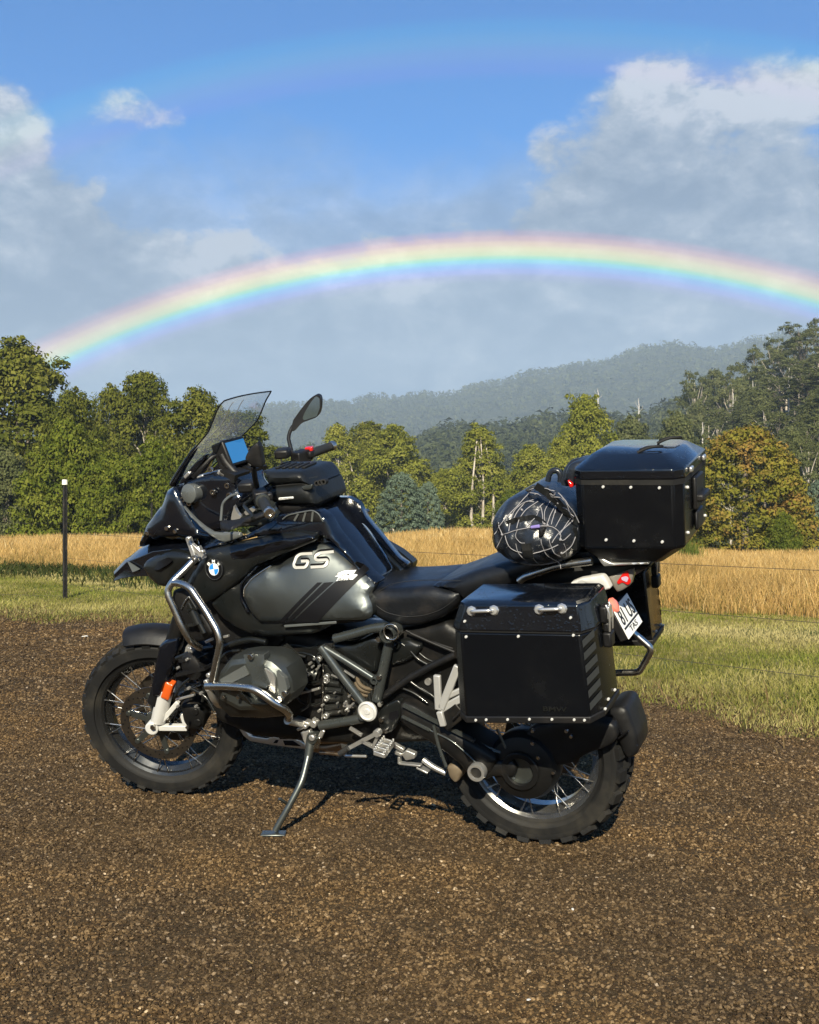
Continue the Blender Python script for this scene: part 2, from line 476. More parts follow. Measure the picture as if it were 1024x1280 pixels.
# ------------------------------------------------------------------ gravel: loose stones lying on the lot
def make_gravel():
    def band(y0, y1, dens, smin, smax):
        half = lambda y: 0.42 * y + 1.3
        n = int(dens * (y1 - y0) * (half(y0) + half(y1)))
        y = y0 + (y1 - y0) * rs.random(n)
        x = (rs.random(n) * 2 - 1) * half(y)
        s = strip(x, y) - gravel_edge(x)
        keep = rs.random(n) < np.where(s < -0.3, 1.0, np.clip(0.6 - s * 1.2, 0, 1))
        x, y = x[keep], y[keep]
        size = smin + (smax - smin) * rs.random(len(x)) ** 2.6
        return x, y, size
    parts = [band(2.2, 4.2, 21000, .0022, .0072), band(4.2, 6.5, 11000, .0028, .0083), band(6.5, 9.0, 3200, .005, .0125), band(9.0, 13.0, 1300, .007, .016)]
    x = np.concatenate([p[0] for p in parts])
    y = np.concatenate([p[1] for p in parts])
    sz = np.concatenate([p[2] for p in parts])
    n = len(x)
    z = lump_z(x, y) + sz * 0.25
    me = bpy.data.meshes.new('gravel')
    me.vertices.add(n)
    me.vertices.foreach_set('co', np.stack([x, y, z], -1).astype(np.float32).ravel())
    sc = np.stack([sz, sz * (0.6 + 0.4 * rs.random(n)), sz * (0.4 + 0.35 * rs.random(n))], -1)
    rot = np.stack([rs.normal(0, .35, n), rs.normal(0, .35, n), rs.random(n) * 6.28], -1)
    for nm, arr in (('scl', sc), ('rot', rot)):
        at = me.attributes.new(nm, 'FLOAT_VECTOR', 'POINT')
        at.data.foreach_set('vector', arr.astype(np.float32).ravel())
    at = me.attributes.new('tone', 'FLOAT', 'POINT')
    at.data.foreach_set('value', rs.random(n).astype(np.float32))
    at = me.attributes.new('pick', 'INT', 'POINT')
    at.data.foreach_set('value', rs.integers(0, 5, n).astype(np.int32))
    o = link('gravel', me)
    tag(o, 'loose dark brown crushed stones covering the lot', None, None, 'stuff')
    m = principled('gravel_stone', (0.14, 0.11, 0.08), 0.85, spec=0.25)
    N, b = mat_nodes(m)
    a = N.t.nodes.new('ShaderNodeAttribute')
    a.attribute_type = 'INSTANCER'
    a.attribute_name = 'tone'
    geo = N.t.nodes.new('ShaderNodeNewGeometry').outputs['Position']
    c = N.ramp(a.outputs['Fac'], [(0.0, (0.022, 0.0145, 0.0075)), (0.35, (0.050, 0.034, 0.0175)), (0.65, (0.086, 0.060, 0.031)), (0.92, (0.135, 0.098, 0.055)), (0.99, (0.20, 0.155, 0.10)), (1.0, (0.34, 0.29, 0.22))])
    patch = N.mix(N.range(N.noise(geo, 1.1, 5, 0.62), 0.40, 0.66), (0.96, 0.89, 0.83, 1), (1.50, 1.30, 1.02, 1))
    c = N.mix(1.0, c, patch, 'MULTIPLY')
    c = N.mix(1.0, c, N.ramp(N.noise(geo, 160, 3, 0.6), [(0.3, 0.6), (0.7, 1.3)]), 'MULTIPLY')
    N.put(b.inputs['Base Color'], c)
    ng = bpy.data.node_groups.new('gravel_scatter', 'GeometryNodeTree')
    ng.interface.new_socket('Geometry', in_out='INPUT', socket_type='NodeSocketGeometry')
    ng.interface.new_socket('Geometry', in_out='OUTPUT', socket_type='NodeSocketGeometry')
    nn, L = ng.nodes, ng.links
    gi, go = nn.new('NodeGroupInput'), nn.new('NodeGroupOutput')
    to_inst = nn.new('GeometryNodeGeometryToInstance')
    for k in range(5):
        ico = nn.new('GeometryNodeMeshIcoSphere')
        ico.inputs['Radius'].default_value = 1.0
        ico.inputs['Subdivisions'].default_value = 2 if k < 2 else 1
        sp = nn.new('GeometryNodeSetPosition')
        nz = nn.new('ShaderNodeTexNoise')
        nz.noise_dimensions = '4D'
        nz.inputs['W'].default_value = k * 3.3 + 1
        nz.inputs['Scale'].default_value = 0.9
        nz.inputs['Detail'].default_value = 1
        sub = nn.new('ShaderNodeVectorMath')
        sub.operation = 'SUBTRACT'
        sub.inputs[1].default_value = (.5, .5, .5)
        scl = nn.new('ShaderNodeVectorMath')
        scl.operation = 'SCALE'
        scl.inputs['Scale'].default_value = 2.2
        L.new(nz.outputs['Color'], sub.inputs[0])
        L.new(sub.outputs[0], scl.inputs[0])
        L.new(ico.outputs[0], sp.inputs['Geometry'])
        L.new(scl.outputs[0], sp.inputs['Offset'])
        L.new(sp.outputs[0], to_inst.inputs[0])
    iop = nn.new('GeometryNodeInstanceOnPoints')
    iop.inputs['Pick Instance'].default_value = True

    def attr(name, typ):
        q = nn.new('GeometryNodeInputNamedAttribute')
        q.data_type = typ
        q.inputs['Name'].default_value = name
        return q.outputs[0]
    L.new(gi.outputs[0], iop.inputs['Points'])
    L.new(to_inst.outputs[0], iop.inputs['Instance'])
    L.new(attr('pick', 'INT'), iop.inputs['Instance Index'])
    L.new(attr('rot', 'FLOAT_VECTOR'), iop.inputs['Rotation'])
    L.new(attr('scl', 'FLOAT_VECTOR'), iop.inputs['Scale'])
    sm = nn.new('GeometryNodeSetMaterial')
    sm.inputs['Material'].default_value = m
    L.new(iop.outputs[0], sm.inputs['Geometry'])
    L.new(sm.outputs[0], go.inputs[0])
    md = o.modifiers.new('scatter', 'NODES')
    md.node_group = ng
    me.materials.append(m)


make_gravel()


# ------------------------------------------------------------------ grasses
def blade_material(name, stops, rough=0.7, trans=0.35):
    m = bpy.data.materials.new(name)
    m.use_nodes = True
    t = m.node_tree
    t.nodes.clear()
    N = NT(t)
    a = t.nodes.new('ShaderNodeAttribute')
    a.attribute_name = 'tone'
    geo = t.nodes.new('ShaderNodeNewGeometry').outputs['Position']
    c = N.ramp(a.outputs['Fac'], stops)
    c = N.mix(1.0, c, N.ramp(N.noise(geo, 0.9, 4, 0.6), [(0.3, 0.72), (0.7, 1.25)]), 'MULTIPLY')
    di = t.nodes.new('ShaderNodeBsdfDiffuse')
    tr = t.nodes.new('ShaderNodeBsdfTranslucent')
    N.put(di.inputs['Color'], c)
    N.put(tr.inputs['Color'], c)
    mx = t.nodes.new('ShaderNodeMixShader')
    mx.inputs[0].default_value = trans
    t.links.new(di.outputs[0], mx.inputs[1])
    t.links.new(tr.outputs[0], mx.inputs[2])
    out = t.nodes.new('ShaderNodeOutputMaterial')
    t.links.new(mx.outputs[0], out.inputs[0])
    return m


def blades(x, y, h, w, lean, tone, segs=2, zfun=None):
    """bent tapering blades of grass: arrays in, vertices, triangles and tones out"""
    n = len(x)
    z = (zfun or ground_z)(x, y)
    a = rs.random(n) * 2 * np.pi
    fa = rs.random(n) * 2 * np.pi
    dx, dy = np.cos(a) * lean * h, np.sin(a) * lean * h
    wx, wy = np.cos(fa) * w / 2, np.sin(fa) * w / 2
    vs = []
    for k in range(segs):
        t = k / segs
        cx, cy, cz = x + dx * t ** 2, y + dy * t ** 2, z + h * t * (1 - 0.25 * lean * t)
        s = 1 - 0.45 * t
        vs += [np.stack([cx - wx * s, cy - wy * s, cz], -1), np.stack([cx + wx * s, cy + wy * s, cz], -1)]
    vs.append(np.stack([x + dx, y + dy, z + h * (1 - 0.25 * lean)], -1))
    m = 2 * segs + 1
    V = np.stack(vs, 1).reshape(-1, 3)
    base = (np.arange(n) * m)[:, None]
    tri = []
    for k in range(segs - 1):
        q = 2 * k
        tri += [[q, q + 1, q + 3], [q, q + 3, q + 2]]
    q = 2 * (segs - 1)
    tri += [[q, q + 1, q + 2]]
    T = (base[:, :, None] + np.array(tri)[None]).reshape(-1, 3)
    return V, T, np.repeat(tone, m)


def scatter(n, y0, y1, s0, s1, power=1.0, wide=0.52):
    n = int(n * 1.25)
    y = y0 + (y1 - y0) * rs.random(n) ** power
    x = (rs.random(n) * 2 - 1) * (wide * y + 0.8)
    s = strip(x, y) - gravel_edge(x)
    k = (s > s0) & (s < s1)
    return x[k], y[k], s[k]


def join_blades(name, sets, mat, label):
    off, V, T, C = 0, [], [], []
    for v, t, c in sets:
        V.append(v)
        T.append(t + off)
        C.append(c)
        off += len(v)
    o = link(name, fast_mesh(name, np.concatenate(V), np.concatenate(T), mat, np.concatenate(C)))
    return tag(o, label, None, None, 'stuff')


def clumpy(x, y, f, seed):
    return 0.5 + 0.5 * np.sin(x * f + 1.7 * np.sin(y * f * 0.8 + seed) + seed) * np.sin(y * f * 1.15 + 1.3 * np.sin(x * f * 0.7) + 2 * seed)


def make_grass():
    short = blade_material('mown_grass', [(0.0, (0.075, 0.112, 0.018)), (0.3, (0.165, 0.182, 0.036)), (0.6, (0.285, 0.258, 0.078)), (1.0, (0.47, 0.40, 0.18))])
    tall = blade_material('dry_grass', [(0.0, (0.075, 0.090, 0.025)), (0.18, (0.24, 0.185, 0.060)), (0.45, (0.43, 0.275, 0.098)), (0.8, (0.60, 0.42, 0.175)), (1.0, (0.70, 0.57, 0.31))])
    weed = blade_material('verge_weeds', [(0.0, (0.040, 0.060, 0.020)), (0.35, (0.085, 0.080, 0.030)), (0.7, (0.16, 0.105, 0.050)), (1.0, (0.30, 0.22, 0.11))])
    # mown verge
    x, y, s = scatter(340000, 5.6, 24, -0.25, 4.6, 1.3)
    keep = rs.random(len(x)) < np.clip(0.25 + 0.9 * (s + 0.25), 0.15, 1)
    x, y, s = x[keep], y[keep], s[keep]
    dry = np.clip(0.25 + 0.30 * np.sin(s * 2.6 + 0.4 * np.sin(x * 1.1)) + 0.30 * clumpy(x, y, 2.3, 1.0) + rs.normal(0, .16, len(x)), 0, 1)
    green = np.exp(-((s - 0.55) / 0.5) ** 2) * (0.4 + 0.6 * clumpy(x, y, 1.9, 4.0))
    tone = np.clip(dry + 0.24 - 0.60 * green, 0, 1)
    h = (0.024 + 0.040 * rs.random(len(x)) ** 2) * (0.8 + 0.9 * green * rs.random(len(x)))
    join_blades('mown_grass', [blades(x, y, h, 0.0045 + 0.0022 * y / 8, 0.7 * rs.random(len(x)) + .2, tone, 2)], short, 'short mown green and straw verge between gravel and tall grass')
    # brown weeds along the edge of the gravel
    sets = []
    x, y, s = scatter(90000, 5.2, 16, -0.8, 0.75, 1.0)
    p = np.exp(-((s - 0.05) / 0.42) ** 2) * (0.6 + 0.4 * (x < -1)) * (0.25 + clumpy(x, y, 3.1, 2.0) ** 2)
    k = rs.random(len(x)) < p
    x, y, s = x[k], y[k], s[k]
    sets.append(blades(x, y, 0.04 + 0.10 * rs.random(len(x)) ** 2, 0.006 + 0.002 * rs.random(len(x)), 0.9 * rs.random(len(x)) + .3, np.clip(rs.normal(0.62, .22, len(x)), 0, 1), 2))
    # dry bits of straw blown out over the stones
    x, y, s = scatter(60000, 2.4, 12, -5.0, 0.1, 1.0)
    k = rs.random(len(x)) < 0.004 + 0.16 * np.exp(s / 0.35)
    x, y = x[k], y[k]
    sets.append(blades(x, y, 0.012 + 0.02 * rs.random(len(x)), 0.004 + 0.002 * rs.random(len(x)), 1.0 + 0.9 * rs.random(len(x)), np.clip(rs.normal(0.85, .12, len(x)), 0, 1), 2))
    # green docks and thistles before the tall grass on the left
    x, y, s = scatter(60000, 15, 27, 2.2, 4.9, 1.0)
    k = (x < -2.2) & (rs.random(len(x)) < (0.2 + clumpy(x, y, 1.4, 3.0) ** 2) * np.exp(-((s - 3.6) / 1.0) ** 2))
    x, y, s = x[k], y[k], s[k]
    sets.append(blades(x, y, 0.07 + 0.13 * rs.random(len(x)), 0.016 + 0.016 * rs.random(len(x)), 0.9 * rs.random(len(x)) + .3, np.clip(rs.normal(0.12, .14, len(x)), 0, 1), 2))
    join_blades('verge_weeds', sets, weed, 'brown and green weeds along the gravel edge and field margin')
    # tall dry grass: dense front, then the paddock
    sets = []
    x, y, s = scatter(148000, 8.6, 27, 4.05, 9.0, 1.2)
    ed = 4.1 + 0.5 * clumpy(x, y, 1.7, 6.0)
    k = s > ed
    x, y, s, ed = x[k], y[k], s[k], ed[k]
    front = np.exp(-(s - ed) / 0.5)
    big = clumpy(x, y, 0.9, 8.0)
    tuft = clumpy(x, y, 3.7, 2.2) ** 2
    h = (0.15 + 0.27 * rs.random(len(x))) * (0.62 + 0.45 * big + 0.42 * tuft) * np.clip(0.4 + (s - ed) * 0.8, 0.4, 1) * np.where(x < 0, 0.72, 1.0)
    tone = np.clip(rs.normal(0.48, .17, len(x)) + 0.22 * big - 0.34 * front * rs.random(len(x)) - 0.1, 0, 1)
    sets.append(blades(x, y, h, 0.0042 + 0.0003 * y, 0.55 * rs.random(len(x)) + .1, tone, 3))
    x, y, s = scatter(135000, 14, 52, 7.5, 80, 1.35)
    big = clumpy(x, y, 0.45, 5.0)
    h = (0.16 + 0.22 * rs.random(len(x))) * (0.8 + 0.5 * big)
    tone = np.clip(rs.normal(0.52, .15, len(x)) + 0.25 * (big - .3), 0, 1)
    sets.append(blades(x, y, h, 0.007 + 0.0006 * y, 0.6 * rs.random(len(x)) + .1, tone, 2))
    join_blades('dry_grass', sets, tall, 'tall dry golden grass of the paddock beyond the fence')
    # one green rush tussock on the right
    tx, ty = 7.15, 29.5
    n = 260
    x, y = tx + rs.normal(0, .16, n), ty + rs.normal(0, .16, n)
    o = link('rush_tussock', fast_mesh('rush_tussock', *blades(x, y, 0.55 + 0.35 * rs.random(n), np.full(n, .016), 0.35 * rs.random(n), np.clip(rs.normal(0.05, .08, n), 0, 1), 3)[:2], blade_material('rush', [(0, (0.10, 0.13, 0.03)), (1, (0.2, 0.2, 0.06))])))
    tag(o, 'single green rush tussock standing in the golden grass on the right', 'tussock')


make_grass()


# ------------------------------------------------------------------ trees
def leaf_material(name, dark, mid, light, trans=0.25, fleck=None):
    m = bpy.data.materials.new(name)
    m.use_nodes = True
    t = m.node_tree
    t.nodes.clear()
    N = NT(t)
    a = t.nodes.new('ShaderNodeAttribute')
    a.attribute_name = 'tone'
    oi = t.nodes.new('ShaderNodeObjectInfo')
    f = N.math('ADD', a.outputs['Fac'], N.math('MULTIPLY', N.math('SUBTRACT', oi.outputs['Random'], 0.5), 0.22), clamp=True)
    stops = [(0.0, dark), (0.5, mid), (0.93, light)]
    if fleck:
        pass
    c = N.ramp(f, stops)
    if fleck:
        tco = t.nodes.new('ShaderNodeTexCoord').outputs['Object']
        c = N.mix(N.range(N.math('ADD', N.noise(tco, 0.32, 4, 0.6), N.math('MULTIPLY', a.outputs['Fac'], 0.18)), 0.56, 0.76), c, (*fleck, 1))
    di = t.nodes.new('ShaderNodeBsdfDiffuse')
    tr = t.nodes.new('ShaderNodeBsdfTranslucent')
    N.put(di.inputs['Color'], c)
    N.put(tr.inputs['Color'], c)
    mx = t.nodes.new('ShaderNodeMixShader')
    mx.inputs[0].default_value = trans
    t.links.new(di.outputs[0], mx.inputs[1])
    t.links.new(tr.outputs[0], mx.inputs[2])
    out = t.nodes.new('ShaderNodeOutputMaterial')
    t.links.new(mx.outputs[0], out.inputs[0])
    return m


def bark_material(name, a, b_, scale=1.2):
    m = principled(name, a, 0.9, spec=0.2)
    N, b = mat_nodes(m)
    tc = N.t.nodes.new('ShaderNodeTexCoord').outputs['Object']
    st = N.vmath('MULTIPLY', tc, (3, 3, 0.5))
    n = N.noise(st, scale, 5, 0.65)
    N.put(b.inputs['Base Color'], N.mix(N.range(n, 0.4, 0.62), (*a, 1), (*b_, 1)))
    add_bump(N, b, n, 0.5, 0.03)
    return m


LEAF_EUC = leaf_material('eucalypt_leaves', (0.050, 0.063, 0.011), (0.118, 0.126, 0.021), (0.195, 0.188, 0.041))
LEAF_BUSH = leaf_material('wattle_leaves', (0.050, 0.072, 0.010), (0.118, 0.138, 0.019), (0.195, 0.198, 0.037))
LEAF_YEL = leaf_material('bright_eucalypt_leaves', (0.086, 0.104, 0.016), (0.188, 0.196, 0.032), (0.275, 0.265, 0.057))
LEAF_GREY = leaf_material('grey_eucalypt_leaves', (0.056, 0.066, 0.026), (0.108, 0.120, 0.046), (0.165, 0.168, 0.074))
LEAF_FAR = leaf_material('far_wood_leaves', (0.040, 0.050, 0.022), (0.076, 0.088, 0.038), (0.115, 0.124, 0.056))
LEAF_BLUE = leaf_material('blue_conifer_needles', (0.062, 0.085, 0.056), (0.110, 0.146, 0.100), (0.16, 0.205, 0.15), 0.1)
LEAF_GOLD = leaf_material('golden_conifer_needles', (0.080, 0.086, 0.013), (0.155, 0.145, 0.022), (0.21, 0.18, 0.032), 0.15, (0.24, 0.145, 0.040))
BARK_WHITE = bark_material('pale_bark', (0.48, 0.43, 0.36), (0.24, 0.20, 0.16))
BARK_GREY = bark_material('grey_bark', (0.20, 0.17, 0.14), (0.11, 0.09, 0.07))
BARK_DEAD = bark_material('dead_wood', (0.50, 0.47, 0.43), (0.32, 0.30, 0.27))


def limb_mesh(paths):
    """tapering round limbs: each path is (points, radius at foot, radius at tip)"""
    V, F = [], []
    for pts, r0, r1 in paths:
        pts = [Vector(p) for p in pts]
        n = len(pts)
        k = 7
        b = len(V)
        for i, p in enumerate(pts):
            t = (pts[min(i + 1, n - 1)] - pts[max(i - 1, 0)]).normalized()
            u = t.cross(Vector((1, 0.2, 0.1))).normalized()
            w = t.cross(u)
            rad = r0 + (r1 - r0) * i / (n - 1)
            for j in range(k):
                an = 2 * math.pi * j / k
                V.append(p + (u * math.cos(an) + w * math.sin(an)) * rad)
        for i in range(n - 1):
            for j in range(k):
                a, c = b + i * k + j, b + i * k + (j + 1) % k
                F.append((a, c, c + k, a + k))
    return V, F


def puff_leaves(centres, radii, per, size, g, squash=0.8, droop=0.0):
    """leaf sprays spread over the outer part of many clumps; tone differs at random by leaf and by clump"""
    V, T = [], []
    C = []
    off = 0
    for (c, rd) in zip(centres, radii):
        n = max(20, int(per * 4.3 * (rd ** 1.8)))
        d = g.normal(0, 1, (n, 3))
        d /= np.linalg.norm(d, axis=1)[:, None]
        d[:, 2] = np.where(d[:, 2] < -0.35, -d[:, 2] * 0.6, d[:, 2])
        rr = rd * (0.55 + 0.50 * g.random(n) ** 0.7) * (1 + 0.22 * np.sin(d[:, 0] * 5 + c[0]) * np.sin(d[:, 1] * 5 + c[1]))
        p = np.array(c) + d * rr[:, None] * np.array([1, 1, squash])
        # each spray faces outwards with a good deal of scatter
        nrm = d + g.normal(0, 0.45, (n, 3)) + np.array([0, 0, 0.25])
        nrm /= np.linalg.norm(nrm, axis=1)[:, None]
        a = np.cross(nrm, g.normal(0, 1, (n, 3)))
        a /= np.linalg.norm(a, axis=1)[:, None] + 1e-9
        b = np.cross(nrm, a)
        s = size * 0.46 * (0.45 + 1.2 * g.random(n) ** 1.6)
        s2 = s * (0.45 + 0.4 * g.random(n))
        q = np.stack([p - a * s[:, None], p + b * s2[:, None] + nrm * (s * .12)[:, None], p + a * s[:, None] * 0.9 - np.array([0, 0, 1]) * (droop * s)[:, None], p - b * s2[:, None] * 0.8 + nrm * (s * .1)[:, None]], 1)
        V.append(q.reshape(-1, 3))
        i = off + np.arange(n)[:, None] * 4
        T.append(np.concatenate([i + np.array([[0, 1, 2]]), i + np.array([[0, 2, 3]])]))
        tn = np.clip(0.45 + g.normal(0, 0.17, n) + g.normal(0, .10), 0, 1)
        C.append(np.repeat(tn, 4))
        off += 4 * n
    return np.concatenate(V), np.concatenate(T), np.concatenate(C)


def crown_kind(seed, H, W, kind):
    """returns (leaf arrays, limb paths) of a tree H metres tall and W wide, foot at the origin"""
    g = np.random.default_rng(seed)
    cs, rr, limbs = [], [], []
    if kind == 'broad':           # rounded, billowing, foliage nearly to the ground
        n = 84
        for i in range(n):
            t = (i + 0.5) / n
            zz = H * (0.08 + 0.84 * t)
            prof = math.sin(math.pi * min(1, 0.20 + 0.80 * t) ** 0.9) ** 0.65
            an = i * 2.4 + g.normal(0, .4)
            rad = W / 2 * prof * (0.45 + 0.50 * g.random())
            cs.append((rad * math.cos(an), rad * math.sin(an), zz + g.normal(0, .2)))
            rr.append(W * (0.105 + 0.095 * g.random()) * (1.12 - 0.22 * t))
        cs.append((0, 0, H * 0.94))
        rr.append(W * 0.12)
        limbs.append(([(0, 0, -1), (0.1, 0, H * .3), (-0.1, .1, H * .8)], W * .04, W * .01))
        for i in range(0, n, 6):
            c = cs[i]
            limbs.append(([(0, 0, c[2] * .5), (c[0] * .5, c[1] * .5, c[2] * .85), c], W * .014, W * .004))
    elif kind == 'tall':          # forest eucalypt: bare lower trunk, heavy tufts above
        n = 60
        lean = g.normal(0, .03, 2) * H
        for i in range(n):
            t = (i + 0.5) / n
            zz = H * (0.30 + 0.64 * t)
            prof = math.sin(math.pi * (0.10 + 0.86 * t)) ** 0.7
            an = i * 2.4 + g.normal(0, .5)
            rad = W / 2 * prof * (0.35 + 0.6 * g.random())
            cs.append((rad * math.cos(an) + lean[0] * t, rad * math.sin(an) + lean[1] * t, zz))
            rr.append(W * (0.105 + 0.11 * g.random()))
        cs.append((lean[0], lean[1], H * 0.93))
        rr.append(W * 0.13)
        limbs.append(([(0, 0, -1), (0.1, 0, H * .3), (lean[0] * .6, lean[1] * .6, H * .6), (lean[0], lean[1], H * .92)], H * .016, H * .004))
        for i in range(0, n, 2):
            c = cs[i]
            limbs.append(([(lean[0] * .3, lean[1] * .3, c[2] * .72), (c[0] * .55, c[1] * .55, c[2] * .9), c], H * .005, H * .002))
    elif kind == 'pair':          # two or three pale trunks holding up a pointed head
        n = 84
        for i in range(n):
            t = (i + 0.5) / n
            zz = H * (0.12 + 0.82 * t)
            prof = (1 - t) ** 0.55 * min(1, (t + .12) * 3.2)
            an = i * 2.4 + g.normal(0, .5)
            rad = W / 2 * prof * (0.4 + 0.6 * g.random())
            cs.append((rad * math.cos(an), rad * math.sin(an), zz))
            rr.append(W * (0.10 + 0.085 * g.random()) * (1.15 - .4 * t))
        for dx in (-0.13 * W, 0.02 * W, 0.16 * W):
            limbs.append(([(dx * .6, -.1 * W, -1), (dx, -.30 * W, H * .25), (dx * .9 + .1, -.26 * W, H * .52), (dx * .3, -.05 * W, H * .9)], H * .016, H * .004))
        for i in range(0, n, 4):
            c = cs[i]
            limbs.append(([(0, -.15 * W, c[2] * .75), (c[0] * .5, c[1] * .5 - .1 * W, c[2] * .88), c], H * .006, H * .002))
    elif kind == 'sparse':        # open hillside gum with gaps between the tufts
        n = 26
        lean = g.normal(0, .05, 2) * H
        for i in range(n):
            t = (i + 0.5) / n
            zz = H * (0.38 + 0.58 * t)
            prof = math.sin(math.pi * (0.12 + 0.8 * t)) ** 0.6
            an = i * 2.4 + g.normal(0, .7)
            rad = W / 2 * prof * (0.35 + 0.65 * g.random())
            cs.append((rad * math.cos(an) + lean[0] * t, rad * math.sin(an) + lean[1] * t, zz))
            rr.append(W * (0.07 + 0.10 * g.random()))
        limbs.append(([(0, 0, -1), (lean[0] * .3, lean[1] * .3, H * .4), (lean[0], lean[1], H * .9)], H * .014, H * .004))
        for i in range(0, n):
            c = cs[i]
            limbs.append(([(lean[0] * .4, lean[1] * .4, c[2] * .7), (c[0] * .5, c[1] * .5, c[2] * .86), c], H * .005, H * .0015))
    elif kind == 'cone':          # dense conifer, skirt on the ground
        n = 150
        for i in range(n):
            t = (i / n) ** 1.15
            zz = H * (0.02 + 0.93 * t)
            an = i * 2.39996
            rad = W / 2 * (1 - t ** 2.6) ** 0.60 * (0.78 + 0.20 * g.random()) * (0.86 + .14 * min(1, t * 5))
            cs.append((rad * math.cos(an), rad * math.sin(an), zz))
            rr.append(W * (0.085 + 0.045 * g.random()) * (1.1 - .3 * t))
        limbs.append(([(0, 0, -1), (0, 0, H * .9)], W * .04, W * .01))
    return cs, rr, limbs, g


TREE_KINDS = {}


def tree_kind(key, seed, H, W, kind, leaf, bark, per, size, squash=0.8, droop=0.0):
    cs, rr, limbs, g = crown_kind(seed, H, W, kind)
    if kind != 'cone':
        # stray sprigs break the outline
        for i in range(0, len(cs), 2):
            c, q = cs[i], rr[i]
            d = g.normal(0, 1, 3)
            d[2] = abs(d[2]) * .8
            d /= np.linalg.norm(d)
            cs.append((c[0] + d[0] * q * 1.15, c[1] + d[1] * q * 1.15, min(H * .985, c[2] + d[2] * q * 1.1)))
            rr.append(q * g.uniform(.28, .5))
    V, T, C = puff_leaves(cs, rr, per, size, g, squash, droop)
    crown = fast_mesh(key + '_crown', V, T, leaf, C)
    lv, lf = limb_mesh(limbs)
    trunk = new_mesh(key + '_trunk', lv, lf, bark, 60)
    TREE_KINDS[key] = (crown, trunk, H, W)


def plant_tree(name, key, px, top, depth, width, label, group=None, cat='tree', base=None, rz=None):
    """stands a tree on the land: px, top and width are how it shows in the view, depth its distance in metres"""
    crown, trunk, H, W = TREE_KINDS[key]
    x = (px - 512) / 1440 * depth
    zt = CAM_H + (634 - top) / 1440 * depth
    zb = float(ground_z(x, depth)) - 0.1
    if base is not None:
        zb = base
    sz = (zt - zb) / H
    sx = (width / 1440 * depth) / W
    e = empty(name, (x, depth, zb), rnd.random() * 6.28 if rz is None else rz)
    e.scale = (sx, sx, sz)
    tag(e, label, cat, group)
    link('crown', crown, e)
    link('trunk', trunk, e)
    return e


